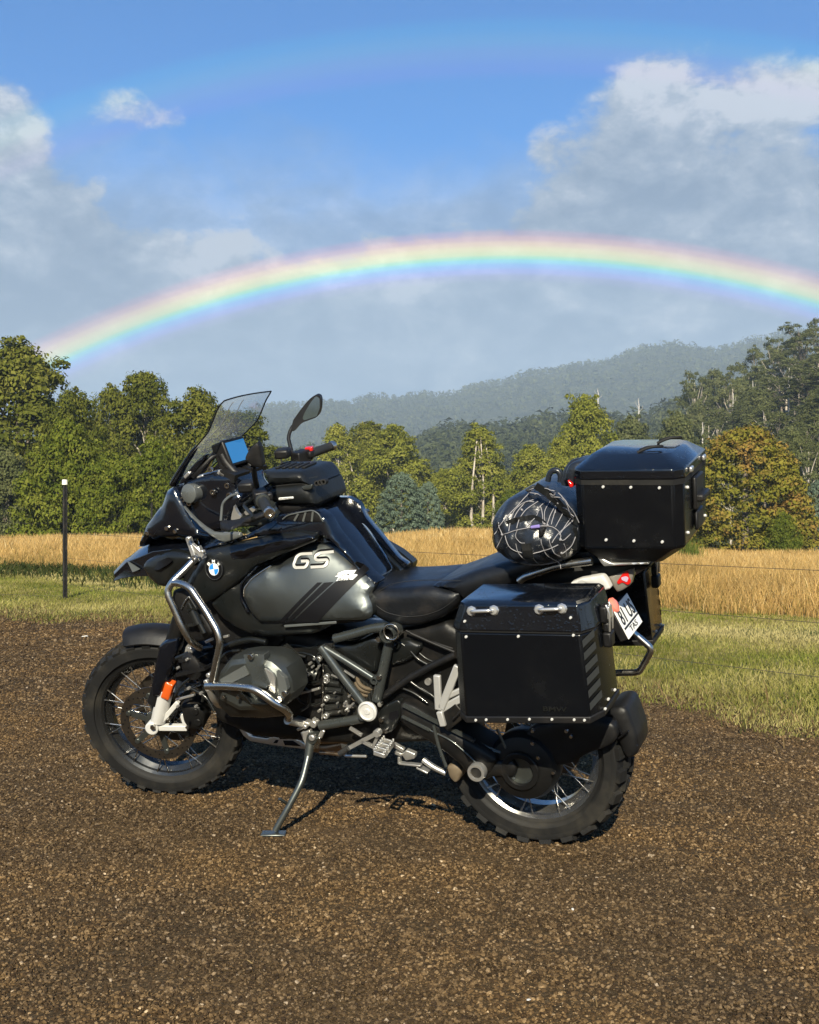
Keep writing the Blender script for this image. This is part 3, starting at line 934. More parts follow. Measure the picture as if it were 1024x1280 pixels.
def make_trees():
    tree_kind('broad_a', 1, 14, 9, 'broad', LEAF_EUC, BARK_GREY, 62, .30)
    tree_kind('broad_b', 2, 14, 9, 'broad', LEAF_EUC, BARK_GREY, 62, .28)
    tree_kind('bush_a', 3, 9, 8, 'broad', LEAF_BUSH, BARK_GREY, 78, .27)
    tree_kind('bush_b', 4, 9, 8, 'broad', LEAF_BUSH, BARK_GREY, 78, .27)
    tree_kind('tall_a', 5, 20, 9, 'tall', LEAF_EUC, BARK_GREY, 60, .36)
    tree_kind('tall_b', 6, 20, 9, 'tall', LEAF_EUC, BARK_WHITE, 60, .36)
    tree_kind('pair_a', 7, 18, 11, 'pair', LEAF_YEL, BARK_WHITE, 52, .34)
    tree_kind('pair_b', 8, 18, 11, 'pair', LEAF_YEL, BARK_WHITE, 52, .34)
    tree_kind('yellow_a', 9, 18, 13, 'broad', LEAF_YEL, BARK_WHITE, 34, .40)
    tree_kind('sparse_a', 10, 22, 11, 'sparse', LEAF_GREY, BARK_WHITE, 40, .40)
    tree_kind('sparse_b', 11, 22, 11, 'sparse', LEAF_GREY, BARK_WHITE, 40, .40)
    tree_kind('sparse_c', 12, 22, 10, 'sparse', LEAF_GREY, BARK_GREY, 46, .38)
    tree_kind('dense_grey', 13, 16, 12, 'broad', LEAF_GREY, BARK_GREY, 34, .40)
    tree_kind('blue', 14, 12, 9, 'cone', LEAF_BLUE, BARK_GREY, 66, .28, 0.6, 0.2)
    tree_kind('gold', 15, 12, 10, 'cone', LEAF_GOLD, BARK_GREY, 75, .27, 0.7)

    gl = 'trees of the wood on the left'
    P = plant_tree
    P('gum_tree', 'broad_a', 24, 424, 84, 186, 'tallest broad gum tree at the left end of the wood, sky showing through its top', gl, rz=0.4)
    P('gum_tree', 'broad_b', 88, 484, 80, 104, 'rounded olive gum tree leaning out right of the tallest left tree', gl)
    P('gum_tree', 'broad_b', 139, 480, 96, 92, 'small domed gum tree in the dip between the two tall left crowns', gl)
    P('gum_tree', 'tall_b', 189, 459, 94, 86, 'narrow tall gum tree with a round dark head above the left wood', gl, rz=2)
    P('gum_tree', 'broad_a', 246, 485, 84, 128, 'broad olive gum tree just left of the windscreen', gl)
    P('gum_tree', 'tall_a', 300, 512, 92, 100, 'gum tree seen through the motorcycle windscreen', gl)
    P('gum_tree', 'broad_a', -62, 440, 88, 150, 'broad gum tree at the very edge of the left wood', gl)
    P('wattle_tree', 'bush_a', 84, 534, 68, 124, 'bright green bushy wattle before the tall left trees, right behind the fence post', gl)
    P('wattle_tree', 'bush_b', 142, 566, 66, 92, 'low bright green wattle beside the fence post bush, darker hollow under it', gl)
    P('wattle_tree', 'bush_a', 190, 556, 70, 90, 'green wattle at the right end of the low bushes, beside the motorcycle nose', gl)
    P('wattle_tree', 'bush_b', 252, 566, 74, 110, 'green wattle hidden mostly behind the motorcycle screen and cockpit', gl)
    P('gum_tree', 'dense_grey', 8, 560, 76, 90, 'greyish drooping tree over the dark hollow at the left edge', gl)

    gc = 'trees standing across the paddock'
    P('gum_tree', 'tall_a', 330, 556, 128, 90, 'olive gum tree behind the left mirror', gc)
    P('gum_tree', 'pair_b', 422, 530, 140, 84, 'yellow green gum tree with a pointed head right of the tall mirror', gc)
    P('gum_tree', 'yellow_a', 372, 566, 150, 80, 'low gum tree showing between mirror and tank bag', gc)
    P('gum_tree', 'tall_b', 452, 524, 148, 70, 'slender gum tree behind the right handlebar grip', gc)
    P('gum_tree', 'yellow_a', 492, 532, 138, 108, 'broad yellow green gum tree behind the blue conifer', gc)
    P('gum_tree', 'pair_a', 600, 530, 128, 96, 'gum tree with three bare white trunks in the middle of the paddock edge', gc, rz=0.0)
    P('gum_tree', 'yellow_a', 556, 586, 136, 62, 'low yellow green tree between blue conifer and white trunked gum', gc)
    P('gum_tree', 'yellow_a', 664, 556, 132, 86, 'yellow green gum tree right of the white trunked gum', gc)
    P('gum_tree', 'yellow_a', 733, 494, 122, 104, 'large bright gum tree whose rounded head rises left of the top case', gc)
    P('gum_tree', 'pair_b', 700, 548, 116, 70, 'gum tree in front of the large bright one, behind the strapped bag', gc)
    P('gum_tree', 'dense_grey', 790, 520, 150, 84, 'grey green tree showing just above the top case lid', gc)
    P('gum_tree', 'dense_grey', 846, 514, 140, 80, 'grey green tree above the rear corner of the top case', gc)
    P('shrub', 'bush_b', 642, 612, 100, 52, 'low green shrub at the foot of the trees left of the strapped bag', gc, 'shrub')
    P('conifer_tree', 'blue', 502, 588, 96, 68, 'larger blue green conifer in front of the gum trees', 'blue green conifers')
    P('conifer_tree', 'blue', 535, 600, 98, 40, 'narrower paler conifer on the right flank of the larger blue one', 'blue green conifers')
    P('conifer_tree', 'gold', 932, 529, 74, 168, 'dense golden brown conifer right of the top case')
    P('conifer_tree', 'blue', 1022, 598, 84, 56, 'blue green conifer at the right edge beside the golden conifer', 'blue green conifers')
    P('shrub', 'bush_a', 978, 644, 70, 52, 'small green shrub at the right foot of the golden conifer', None, 'shrub')

    # the wood climbing the hill on the right
    gh = 'gum trees of the wood on the right hillside'
    spots = []
    g = random.Random(5)
    for row, (depth, lo, hi, n) in enumerate(((252, 862, 1085, 12), (222, 866, 1085, 12), (190, 872, 1075, 11), (160, 866, 1070, 10), (132, 880, 1060, 8), (110, 985, 1060, 4))):
        for i in range(n):
            px = lo + (hi - lo) * (i + g.uniform(.2, .8)) / n
            # the outline of the wood climbs from its left end to the right edge of the view
            line = 404 + (1024 - px) * 0.42 if px > 930 else 446 + (930 - px) * 0.30
            top = line + row * 27 + g.uniform(-9, 11)
            spots.append((px, top, depth + g.uniform(-12, 12), row, i))
    keys = ['sparse_a', 'sparse_b', 'sparse_c', 'dense_grey']
    rows = ('on the skyline of the right hillside', 'just under the skyline of the right hillside', 'in the upper half of the right hillside wood', 'in the lower half of the right hillside wood', 'low on the right hillside behind the golden conifer', 'nearest row at the foot of the right hillside')
    nth = ('first', 'second', 'third', 'fourth', 'fifth', 'sixth', 'seventh', 'eighth', 'ninth', 'tenth', 'eleventh', 'twelfth')
    for px, top, dp, row, i in spots:
        lab = 'gum tree %s, %s from the left' % (rows[row], nth[i])
        key = keys[g.choice([0, 1, 2, 3])] if dp < 240 else keys[g.choice([0, 1, 2])]
        P('gum_tree', key, px, top, dp, g.uniform(46, 70) * (0.8 + 30 / dp), lab, gh)
    P('gum_tree', 'sparse_a', 868, 462, 236, 52, 'open crowned gum tree standing alone at the left end of the right hillside', None)
    P('gum_tree', 'sparse_c', 1005, 404, 232, 66, 'highest dark gum tree on the skyline of the right hillside')
    # dead white trunks standing among them
    snag_v, snag_f = limb_mesh([([(0, 0, -2), (.1, 0, 6), (0.0, .1, 13), (.25, 0, 19)], .30, .09), ([(0.05, 0, 11), (.9, 0, 14.5), (1.2, .1, 17)], .11, .03), ([(0.05, 0, 8), (-1.0, .2, 11), (-1.1, .2, 13)], .10, .03)])
    sm = new_mesh('dead_trunk', snag_v, snag_f, BARK_DEAD, 60)
    for px, top, bot, dp, lb in ((942, 476, 530, 205, 'dead white trunk left of the middle of the right hillside'),
                                 (916, 492, 530, 205, 'short dead white trunk above the golden conifer'), (986, 460, 520, 188, 'dead white trunk high on the right hillside'),
                                 (799, 498, 528, 600, 'distant white dead trunk on the misty slope above the top case'), (748, 486, 508, 640, 'distant dead trunk on the misty slope left of the top case'),
                                 (1000, 560, 604, 120, 'forked dead trunk beside the golden conifer'), (878, 528, 566, 150, 'dead trunk standing behind the top left of the golden conifer')):
        x = (px - 512) / 1440 * dp
        z0 = CAM_H + (634 - bot) / 1440 * dp
        z1 = CAM_H + (634 - top) / 1440 * dp
        o = link('dead_tree', sm)
        o.location = (x, dp, z0)
        s = (z1 - z0) / 19
        o.scale = (max(s, dp / 420) * 1.25, max(s, dp / 420) * 1.25, s)
        o.rotation_euler = (0, 0, rnd.random() * 6)
        tag(o, lb, 'tree', 'dead white trunks')

    # far-off woods: crowns too many to count, one mass
    g2 = np.random.default_rng(21)
    V, T, C = [], [], []
    off = 0
    n = 5200
    az = np.radians(g2.uniform(-24, 24, n))
    r = 255 + 900 * g2.random(n) ** 1.25
    # the same woods go on to either side of the view
    n2 = 900
    az = np.concatenate([az, np.radians(np.where(g2.random(n2) < .5, g2.uniform(21.5, 42, n2), g2.uniform(-42, -21.5, n2)))])
    r = np.concatenate([r, 125 + 420 * g2.random(n2)])
    n += n2
    x, y = r * np.sin(az), r * np.cos(az)
    z = ground_z(x, y)
    for i in range(n):
        h = g2.uniform(9, 17) * (1.0 if r[i] > 400 else 0.72)
        w = h * g2.uniform(.26, .46)
        k = 84 if r[i] < 420 else 50 if r[i] < 620 else 34
        d = g2.normal(0, 1, (k, 3))
        d /= np.linalg.norm(d, axis=1)[:, None]
        d[:, 2] = np.abs(d[:, 2]) * 1.5 - .5
        p = np.array([x[i], y[i], z[i] + h * .55]) + d * np.array([w, w, h * .45]) * (0.6 + 0.45 * g2.random((k, 1)))
        s = w * ((0.13 if r[i] < 420 else 0.18 if r[i] < 620 else .26) + .14 * g2.random(k))[:, None]
        nr = d + g2.normal(0, .4, (k, 3))
        a = np.cross(nr, g2.normal(0, 1, (k, 3)))
        a /= np.linalg.norm(a, axis=1)[:, None]
        b = np.cross(nr, a)
        b /= np.linalg.norm(b, axis=1)[:, None]
        q = np.stack([p - a * s, p + b * s * .8, p + a * s - [0, 0, .3]], 1)
        V.append(q.reshape(-1, 3))
        T.append(off + np.arange(3 * k).reshape(-1, 3))
        C.append(np.full(3 * k, np.clip(.4 + g2.normal(0, .2), 0, 1)))
        off += 3 * k
    # the crowns along the far ridges, only a couple of pixels each
    n = 9000
    az = np.radians(g2.uniform(-23, 23, n))
    r = 1150 + 1500 * g2.random(n)
    x, y = r * np.sin(az), r * np.cos(az)
    z = ground_z(x, y)
    k = 9
    h = g2.uniform(9, 17, n)
    w = h * g2.uniform(.30, .5, n)
    d = g2.normal(0, 1, (n, k, 3))
    d /= np.linalg.norm(d, axis=2)[..., None]
    p = np.stack([x, y, z + h * .5], -1)[:, None] + d * np.stack([w, w, h * .5], -1)[:, None] * .8
    a = np.cross(d, g2.normal(0, 1, (n, k, 3)))
    a /= np.linalg.norm(a, axis=2)[..., None]
    b = np.cross(d, a)
    s = (w * .55)[:, None, None]
    q = np.stack([p - a * s, p + b * s, p + a * s], 2).reshape(-1, 3)
    V.append(q)
    T.append(off + np.arange(len(q)).reshape(-1, 3))
    C.append(np.repeat(np.clip(.4 + g2.normal(0, .25, n), 0, 1), 3 * k))
    o = link('far_wood', fast_mesh('far_wood', np.concatenate(V), np.concatenate(T), LEAF_FAR, np.concatenate(C)))
    tag(o, 'far gum woods covering the valley and the misty slopes behind the paddock', None, None, 'stuff')


make_trees()


# ------------------------------------------------------------------ fence along the paddock
def make_fence():
    steel = worn('painted_steel', (0.012, 0.012, 0.012), 0.45, 0.3, grime=0.3)
    white = principled('white_cap', (0.80, 0.78, 0.70), 0.5)
    wire_m = principled('old_wire', (0.10, 0.085, 0.07), 0.5, 0.7)

    def picket(x, y, h, parent, cap=True):
        z = float(ground_z(x, y))
        V, F = [], []
        # Y-shaped steel picket: three thin flanges on one axis
        for k in range(3):
            a = k * 2.094 + 0.5
            dx, dy = math.cos(a), math.sin(a)
            nx, ny = -dy * .006, dx * .006
            b = len(V)
            for zz in (-0.25, h - 0.07):
                for rr_, sg in ((0, 1), (.031, 1), (.031, -1), (0, -1)):
                    V.append((dx * rr_ + nx * sg, dy * rr_ + ny * sg, zz))
            F += [(b, b + 1, b + 5, b + 4), (b + 1, b + 2, b + 6, b + 5), (b + 2, b + 3, b + 7, b + 6), (b + 4, b + 5, b + 6, b + 7)]
        o = link('fence_post', new_mesh('fence_post', V, F, steel), parent)
        o.location = (x, y, z)
        if not cap:
            return
        c = []
        f = []
        for i in range(10):
            a = 2 * math.pi * i / 10
            c += [(.033 * math.cos(a), .033 * math.sin(a), h - .06), (.031 * math.cos(a), .031 * math.sin(a), h)]
        for i in range(10):
            j = (i + 1) % 10
            f.append((2 * i, 2 * j, 2 * j + 1, 2 * i + 1))
        f.append(tuple(2 * i + 1 for i in range(10)))
        link('post_cap', new_mesh('post_cap', c, f, white), o)

    def strand(a, b, sag, parent):
        pts = []
        for i in range(25):
            t = i / 24
            p = Vector(a).lerp(Vector(b), t)
            p.z -= sag * 4 * t * (1 - t)
            pts.append(p)
        v, f = limb_mesh([(pts, .0017, .0017)])
        link('wire', new_mesh('wire', v, f, wire_m), parent)

    e = empty('wire_fence', (0, 0, 0))
    tag(e, 'black steel post with white cap and thin sagging wires along the mown verge', 'fence')
    a = Vector((-4.13, 13.8))
    d = Vector((-0.668, 0.744))
    p0, p1 = a - d * 13.5, a + d * 0.0
    p2 = Vector((-12.4, 17.4))
    picket(a.x, a.y, 1.43, e)
    picket(p0.x, p0.y, 1.43, e)
    picket(p2.x, p2.y, 1.43, e)
    for hgt in (0.15, 0.46, 0.76):
        strand((p0.x, p0.y, hgt + .02), (a.x, a.y, hgt + .06), .03, e)
    strand((a.x, a.y, .06), (p2.x, p2.y, .12), .03, e)
    e2 = empty('wire_fence', (0, 0, 0))
    tag(e2, 'far wire fence with a thin dark post in front of the left bushes', 'fence')
    for x, y in ((-6.85, 30.6), (-15.5, 31.5), (-2.6, 30.0)):
        picket(x, y, 1.45 if x > -10 else 1.3, e2, False)
    for hgt in (0.55, 0.92):
        strand((-15.5, 31.5, float(ground_z(-15.5, 31.5)) + hgt), (-6.85, 30.6, float(ground_z(-6.85, 30.6)) + hgt), .05, e2)
        strand((-6.85, 30.6, float(ground_z(-6.85, 30.6)) + hgt), (-2.6, 30.0, float(ground_z(-2.6, 30.0)) + hgt), .05, e2)


make_fence()


# ------------------------------------------------------------------ the rainy air between here and the hills
def make_haze():
    m = bpy.data.materials.new('rainy_air')
    m.use_nodes = True
    t = m.node_tree
    t.nodes.clear()
    out = t.nodes.new('ShaderNodeOutputMaterial')
    pv = t.nodes.new('ShaderNodeVolumePrincipled')
    pv.inputs['Color'].default_value = (0.64, 0.81, 1.0, 1)
    pv.inputs['Density'].default_value = HAZE
    pv.inputs['Anisotropy'].default_value = 0.0
    t.links.new(pv.outputs[0], out.inputs['Volume'])
    x0, x1, y0, y1, z0, z1 = -3600, 3600, -3600, 3600, -150, 470
    V = [(x, y, z) for z in (z0, z1) for y in (y0, y1) for x in (x0, x1)]
    F = [(0, 2, 3, 1), (4, 5, 7, 6), (0, 1, 5, 4), (2, 6, 7, 3), (0, 4, 6, 2), (1, 3, 7, 5)]
    o = link('haze', new_mesh('haze', V, F, m))
    tag(o, 'pale rainy air veiling the far hills', None, None, 'stuff')


HAZE = 0.00031
make_haze()


# ------------------------------------------------------------------ the motorcycle: helpers
# metres in the motorcycle's own frame: x forward from the rear axle, y to its left, z up from the tyre contact line
BIKE = empty('motorcycle')
_R, _T = [[-0.914794, -0.396317, -0.078], [0.40392, -0.897576, -0.176653], [0.0, -0.193107, 0.981178]], [0.4538, 3.9329, 0.0]
BIKE.matrix_world = Matrix(((_R[0][0], _R[0][1], _R[0][2], _T[0]), (_R[1][0], _R[1][1], _R[1][2], _T[1]), (_R[2][0], _R[2][1], _R[2][2], _T[2] + 0.004), (0, 0, 0, 1)))
tag(BIKE, 'large black adventure motorcycle leaning on its side stand on the gravel', 'motorcycle')
RAKE = R(25.5)
HEAD = Matrix.Translation((1.484, 0, .325)) @ Matrix.Rotation(0.25555, 4, Vector((-math.sin(RAKE), 0, math.cos(RAKE)))) @ Matrix.Translation((-1.484, 0, -.325))


def fillet(pts, r, n=5):
    pts = [Vector(p) for p in pts]
    out = [pts[0]]
    for i in range(1, len(pts) - 1):
        a, b, c = pts[i - 1], pts[i], pts[i + 1]
        d = min(r, (a - b).length * .45, (c - b).length * .45)
        p, q = b + (a - b).normalized() * d, b + (c - b).normalized() * d
        for k in range(n + 1):
            t = k / n
            out.append(p * (1 - t) ** 2 + b * 2 * t * (1 - t) + q * t * t)
    out.append(pts[-1])
    return out


def closed_fillet(pts, r, n=4):
    pts = [Vector(p) for p in pts]
    out = []
    m = len(pts)
    for i in range(m):
        a, b, c = pts[i - 1], pts[i], pts[(i + 1) % m]
        d = min(r, (a - b).length * .45, (c - b).length * .45)
        p, q = b + (a - b).normalized() * d, b + (c - b).normalized() * d
        for k in range(n + 1):
            t = k / n
            out.append(p * (1 - t) ** 2 + b * 2 * t * (1 - t) + q * t * t)
    return out


def densify(pts, step):
    out = []
    m = len(pts)
    for i in range(m):
        a, b = pts[i], pts[(i + 1) % m]
        k = max(1, int((b - a).length / step))
        for j in range(k):
            out.append(a.lerp(b, j / k))
    return out


class Skin:
    """height y over the x-z plane inside an outline: follows the outline, swells in the middle"""
    def __init__(self, outline, bulge=0.0, edge=0.05, corner=0.012, step=0.02):
        self.o = densify(closed_fillet(outline, corner) if corner else [Vector(p) for p in outline], step)
        keep = [self.o[0]]
        for p in self.o[1:]:
            if math.hypot(p.x - keep[-1].x, p.z - keep[-1].z) > 0.0012:
                keep.append(p)
        if math.hypot(keep[-1].x - keep[0].x, keep[-1].z - keep[0].z) < 0.0012:
            keep.pop()
        self.o = keep
        self.p = np.array([(v.x, v.z) for v in self.o])
        self.y = np.array([v.y for v in self.o])
        self.bulge, self.edge = bulge, edge

    def dist(self, q):
        a, b = self.p, np.roll(self.p, -1, 0)
        ab = b - a
        t = np.clip(((q[:, None] - a) * ab).sum(-1) / ((ab ** 2).sum(-1) + 1e-12), 0, 1)
        return np.sqrt((((a + t[..., None] * ab) - q[:, None]) ** 2).sum(-1)).min(1)

    def base(self, q):
        """mean value interpolation of the outline's own heights"""
        v = self.p[None] - q[:, None]
        r = np.sqrt((v ** 2).sum(-1)) + 1e-9
        v2, r2 = np.roll(v, -1, 1), np.roll(r, -1, 1)
        cr = v[..., 0] * v2[..., 1] - v[..., 1] * v2[..., 0]
        dt = (v * v2).sum(-1)
        t = (r * r2 - dt) / np.where(np.abs(cr) < 1e-10, 1e-10, cr)
        w = (t + np.roll(t, 1, 1)) / r
        y = (w * self.y).sum(1) / np.where(np.abs(w.sum(1)) < 1e-9, 1e-9, w.sum(1))
        wi = 1 / (r ** 2 + 1e-9)
        idw = (wi * self.y).sum(1) / wi.sum(1)
        bad = (self.dist(q) < .0015) | (y < self.y.min() - .002) | (y > self.y.max() + .002)
        return np.where(bad, idw, y)

    def at(self, q):
        q = np.atleast_2d(np.asarray(q, float))
        u = 1 - np.clip(self.dist(q) / self.edge, 0, 1)
        return self.base(q) + self.bulge * np.sqrt(np.clip(1 - u * u, 0, 1))


class MB:
    def __init__(self):
        self.V, self.F = [], []

    def add(self, V, F):
        b = len(self.V)
        self.V += [Vector(v) for v in V]
        self.F += [tuple(i + b for i in f) for f in F]
        return self

    def tube(self, pts, r, fil=0.03, k=12, cap=True, r2=None):
        pts = fillet(pts, fil) if fil else [Vector(p) for p in pts]
        b = len(self.V)
        n = len(pts)
        t0 = (pts[1] - pts[0]).normalized()
        u = t0.orthogonal().normalized()
        for i, p in enumerate(pts):
            t = (pts[min(i + 1, n - 1)] - pts[max(i - 1, 0)]).normalized()
            u = (u - t * u.dot(t)).normalized()
            w = t.cross(u)
            rr = r if r2 is None else r + (r2 - r) * i / (n - 1)
            for j in range(k):
                a = 2 * math.pi * j / k
                self.V.append(p + (u * math.cos(a) + w * math.sin(a)) * rr)
        for i in range(n - 1):
            for j in range(k):
                a, c = b + i * k + j, b + i * k + (j + 1) % k
                self.F.append((a, c, c + k, a + k))
        if cap:
            self.F.append(tuple(b + j for j in reversed(range(k))))
            self.F.append(tuple(b + (n - 1) * k + j for j in range(k)))
        return self

    def lathe(self, prof, o=(0, 0, 0), axis=(0, 1, 0), n=40, closed=False):
        """prof: (radius, along axis) pairs"""
        o, ax = Vector(o), Vector(axis).normalized()
        u = ax.orthogonal().normalized()
        w = ax.cross(u)
        b = len(self.V)
        m = len(prof)
        for j in range(n):
            a = 2 * math.pi * j / n
            d = u * math.cos(a) + w * math.sin(a)
            for r, h in prof:
                self.V.append(o + d * r + ax * h)
        for j in range(n):
            for i in range(m if closed else m - 1):
                i2 = (i + 1) % m
                p, q = b + j * m, b + ((j + 1) % n) * m
                self.F.append((p + i, q + i, q + i2, p + i2))
        return self

    def disc(self, o, r, axis=(0, 1, 0), h=0.01, n=24, bev=0.15):
        return self.lathe([(0.0005, -h), (r, -h), (r, h * (1 - bev)), (r * (1 - bev * .5), h), (0.0005, h)], o, axis, n)

    def ring(self, o, r, r_in, axis=(0, 1, 0), h=0.01, n=28):
        return self.lathe([(r, -h), (r, h * .7), (r * .95, h), (r_in * 1.05, h), (r_in, h * .7), (r_in, -h)], o, axis, n, True)

    def box(self, c, s, rot=None):
        c = Vector(c)
        V = []
        for x in (-1, 1):
            for y in (-1, 1):
                for z in (-1, 1):
                    v = Vector((x * s[0] / 2, y * s[1] / 2, z * s[2] / 2))
                    V.append(c + (rot @ v if rot else v))
        return self.add(V, [(0, 1, 3, 2), (4, 6, 7, 5), (0, 4, 5, 1), (2, 3, 7, 6), (0, 2, 6, 4), (1, 5, 7, 3)])

    def bar(self, p, q, w, t, up=(0, 1, 0)):
        """flat bar from p to q: w across, t thick along up"""
        p, q = Vector(p), Vector(q)
        d = (q - p).normalized()
        upv = (Vector(up) - d * Vector(up).dot(d)).normalized()
        s = d.cross(upv) * (w / 2)
        upv = upv * (t / 2)
        V = [p - s - upv, p + s - upv, p + s + upv, p - s + upv, q - s - upv, q + s - upv, q + s + upv, q - s + upv]
        return self.add(V, [(0, 1, 2, 3), (7, 6, 5, 4), (0, 4, 5, 1), (1, 5, 6, 2), (2, 6, 7, 3), (3, 7, 4, 0)])

    def loft(self, rings, cap0=True, cap1=True):
        b = len(self.V)
        m = len(rings[0])
        for rg in rings:
            self.V += [Vector(p) for p in rg]
        for i in range(len(rings) - 1):
            for j in range(m):
                a, c = b + i * m + j, b + i * m + (j + 1) % m
                self.F.append((a, c, c + m, a + m))
        if cap0:
            self.F.append(tuple(b + j for j in reversed(range(m))))
        if cap1:
            self.F.append(tuple(b + (len(rings) - 1) * m + j for j in range(m)))
        return self

    def panel(self, outline, thick=0.02, bulge=0.0, edge=0.05, corner=0.012, res=0.02, solid=False, skin=None):
        """a shaped sheet facing +y; solid = mirrored through y = 0 into one closed body"""
        sk = skin or Skin(outline, bulge, edge, corner, res)
        P = sk.p
        x0, z0 = P.min(0)
        x1, z1 = P.max(0)
        gx, gz = np.meshgrid(np.arange(x0 + res / 2, x1, res), np.arange(z0 + res / 2, z1, res))
        off = (np.arange(gx.shape[0]) % 2)[:, None] * res / 2
        G = np.stack([(gx + off).ravel(), gz.ravel()], -1)
        inside = np.zeros(len(G), bool)
        a, b2 = P, np.roll(P, -1, 0)
        for (ax_, az_), (bx_, bz_) in zip(a, b2):
            c = ((az_ > G[:, 1]) != (bz_ > G[:, 1]))
            with np.errstate(divide='ignore', invalid='ignore'):
                xx = (bx_ - ax_) * (G[:, 1] - az_) / (bz_ - az_) + ax_
            inside ^= c & (G[:, 0] < xx)
        G = G[inside]
        extra = []
        if sk.bulge:
            # two rings just inside the rim keep the rounded edge smooth
            cen = P.mean(0)
            for f in (0.10, 0.3):
                nx = np.roll(P, -1, 0) - np.roll(P, 1, 0)
                nrm = np.stack([-nx[:, 1], nx[:, 0]], -1)
                nrm /= np.linalg.norm(nrm, axis=1)[:, None] + 1e-9
                area = 0.5 * np.sum(P[:, 0] * np.roll(P[:, 1], -1) - np.roll(P[:, 0], -1) * P[:, 1])
                sgn = 1 if area > 0 else -1
                Q = P + nrm * sgn * sk.edge * f
                d = sk.dist(Q)
                ins = np.zeros(len(Q), bool)
                for (ax_, az_), (bx_, bz_) in zip(a, b2):
                    c = ((az_ > Q[:, 1]) != (bz_ > Q[:, 1]))
                    with np.errstate(divide='ignore', invalid='ignore'):
                        xx = (bx_ - ax_) * (Q[:, 1] - az_) / (bz_ - az_) + ax_
                    ins ^= c & (Q[:, 0] < xx)
                extra.append(Q[ins & (d > sk.edge * f * .8)])
        if len(G):
            G = G[sk.dist(G) > res * .45]
        pts = np.concatenate([P, G] + extra) if (len(G) or extra) else P
        nb = len(P)
        res_ = geometry.delaunay_2d_cdt([Vector((float(p[0]), float(p[1]))) for p in pts], [], [list(range(nb))], 1, 1e-5)
        vv, ff, orig = res_[0], res_[2], res_[3]
        q = np.array([(v.x, v.y) for v in vv])
        y = sk.at(q)
        yb = sk.base(q)
        n = len(q)
        base = len(self.V)
        self.V += [Vector((q[i, 0], y[i], q[i, 1])) for i in range(n)]
        back = -y if solid else yb - thick
        self.V += [Vector((q[i, 0], back[i], q[i, 1])) for i in range(n)]
        cnt = {}
        for f in ff:
            p0, p1, p2 = (q[f[0]], q[f[1]], q[f[2]])
            if (p1[0] - p0[0]) * (p2[1] - p0[1]) - (p1[1] - p0[1]) * (p2[0] - p0[0]) > 0:
                f = f[::-1]
            self.F.append(tuple(base + i for i in f))
            self.F.append(tuple(base + n + i for i in reversed(f)))
            for i in range(3):
                e = (f[i], f[(i + 1) % 3])
                cnt[e] = 1
        for (i, j) in list(cnt):
            if (j, i) not in cnt:
                self.F.append((base + j, base + i, base + n + i, base + n + j))
        return self

    def mirrored(self):
        m = MB()
        m.V = [Vector((v.x, -v.y, v.z)) for v in self.V]
        m.F = [tuple(reversed(f)) for f in self.F]
        return m

    def mesh(self, name, mat, smooth=38):
        return new_mesh(name, self.V, self.F, mat, smooth)

    def pieces(self):
        """the separate pieces of this builder, one builder each"""
        par = list(range(len(self.V)))

        def find(i):
            while par[i] != i:
                par[i] = par[par[i]]
                i = par[i]
            return i
        for f in self.F:
            a = find(f[0])
            for i in f[1:]:
                par[find(i)] = a
        groups = {}
        for i in range(len(self.V)):
            groups.setdefault(find(i), []).append(i)
        out = []
        for g in groups.values():
            m = MB()
            ix = {v: k for k, v in enumerate(g)}
            m.V = [self.V[i] for i in g]
            m.F = [tuple(ix[i] for i in f) for f in self.F if f[0] in ix]
            if m.F:
                out.append(m)
        return out

    def build_each(self, name, mat, parent, smooth=38, bevel=0.0, head=False, both=False):
        for m in self.pieces():
            m.build(name, mat, parent, smooth, bevel, head, both)

    def build(self, name, mat, parent, smooth=38, bevel=0.0, head=False, both=False):
        o = link(name, self.mesh(name, mat, smooth), parent)
        if bevel:
            bv = o.modifiers.new('edge', 'BEVEL')
            bv.width = bevel
            bv.segments = 2
            bv.limit_method = 'ANGLE'
            bv.angle_limit = R(40)
        if head:
            o.matrix_basis = HEAD
        if both:
            self.mirrored().build(name, mat, parent, smooth, bevel, head)
        return o


def text_shape(s, w, h, depth=0.002, shear=0.0, bold=0.0):
    """flat letters as a mesh filling w by h, lower left corner at the origin, in the x-y plane"""
    cu = bpy.data.curves.new('lettering', 'FONT')
    cu.body = s
    cu.shear = shear
    cu.extrude = 0.0
    cu.offset = bold
    cu.resolution_u = 3
    ob = bpy.data.objects.new('lettering', cu)
    COL.objects.link(ob)
    dg = bpy.context.evaluated_depsgraph_get()
    me = bpy.data.meshes.new_from_object(ob.evaluated_get(dg))
    bpy.data.objects.remove(ob)
    V = np.array([v.co[:] for v in me.vertices])
    F = [tuple(p.vertices) for p in me.polygons]
    bpy.data.meshes.remove(me)
    lo, hi = V.min(0), V.max(0)
    V = (V - lo) / np.maximum(hi - lo, 1e-6) * np.array([w, h, 1])
    V[:, 2] = 0
    n = len(V)
    V2 = np.concatenate([V + [0, 0, depth], V])
    cnt = {}
    F2 = []
    for f in F:
        F2 += [f, tuple(i + n for i in reversed(f))]
        for i in range(len(f)):
            cnt[(f[i], f[(i + 1) % len(f)])] = 1
    for (i, j) in cnt:
        if (j, i) not in cnt:
            F2.append((i, i + n, j + n, j))
    return V2, F2


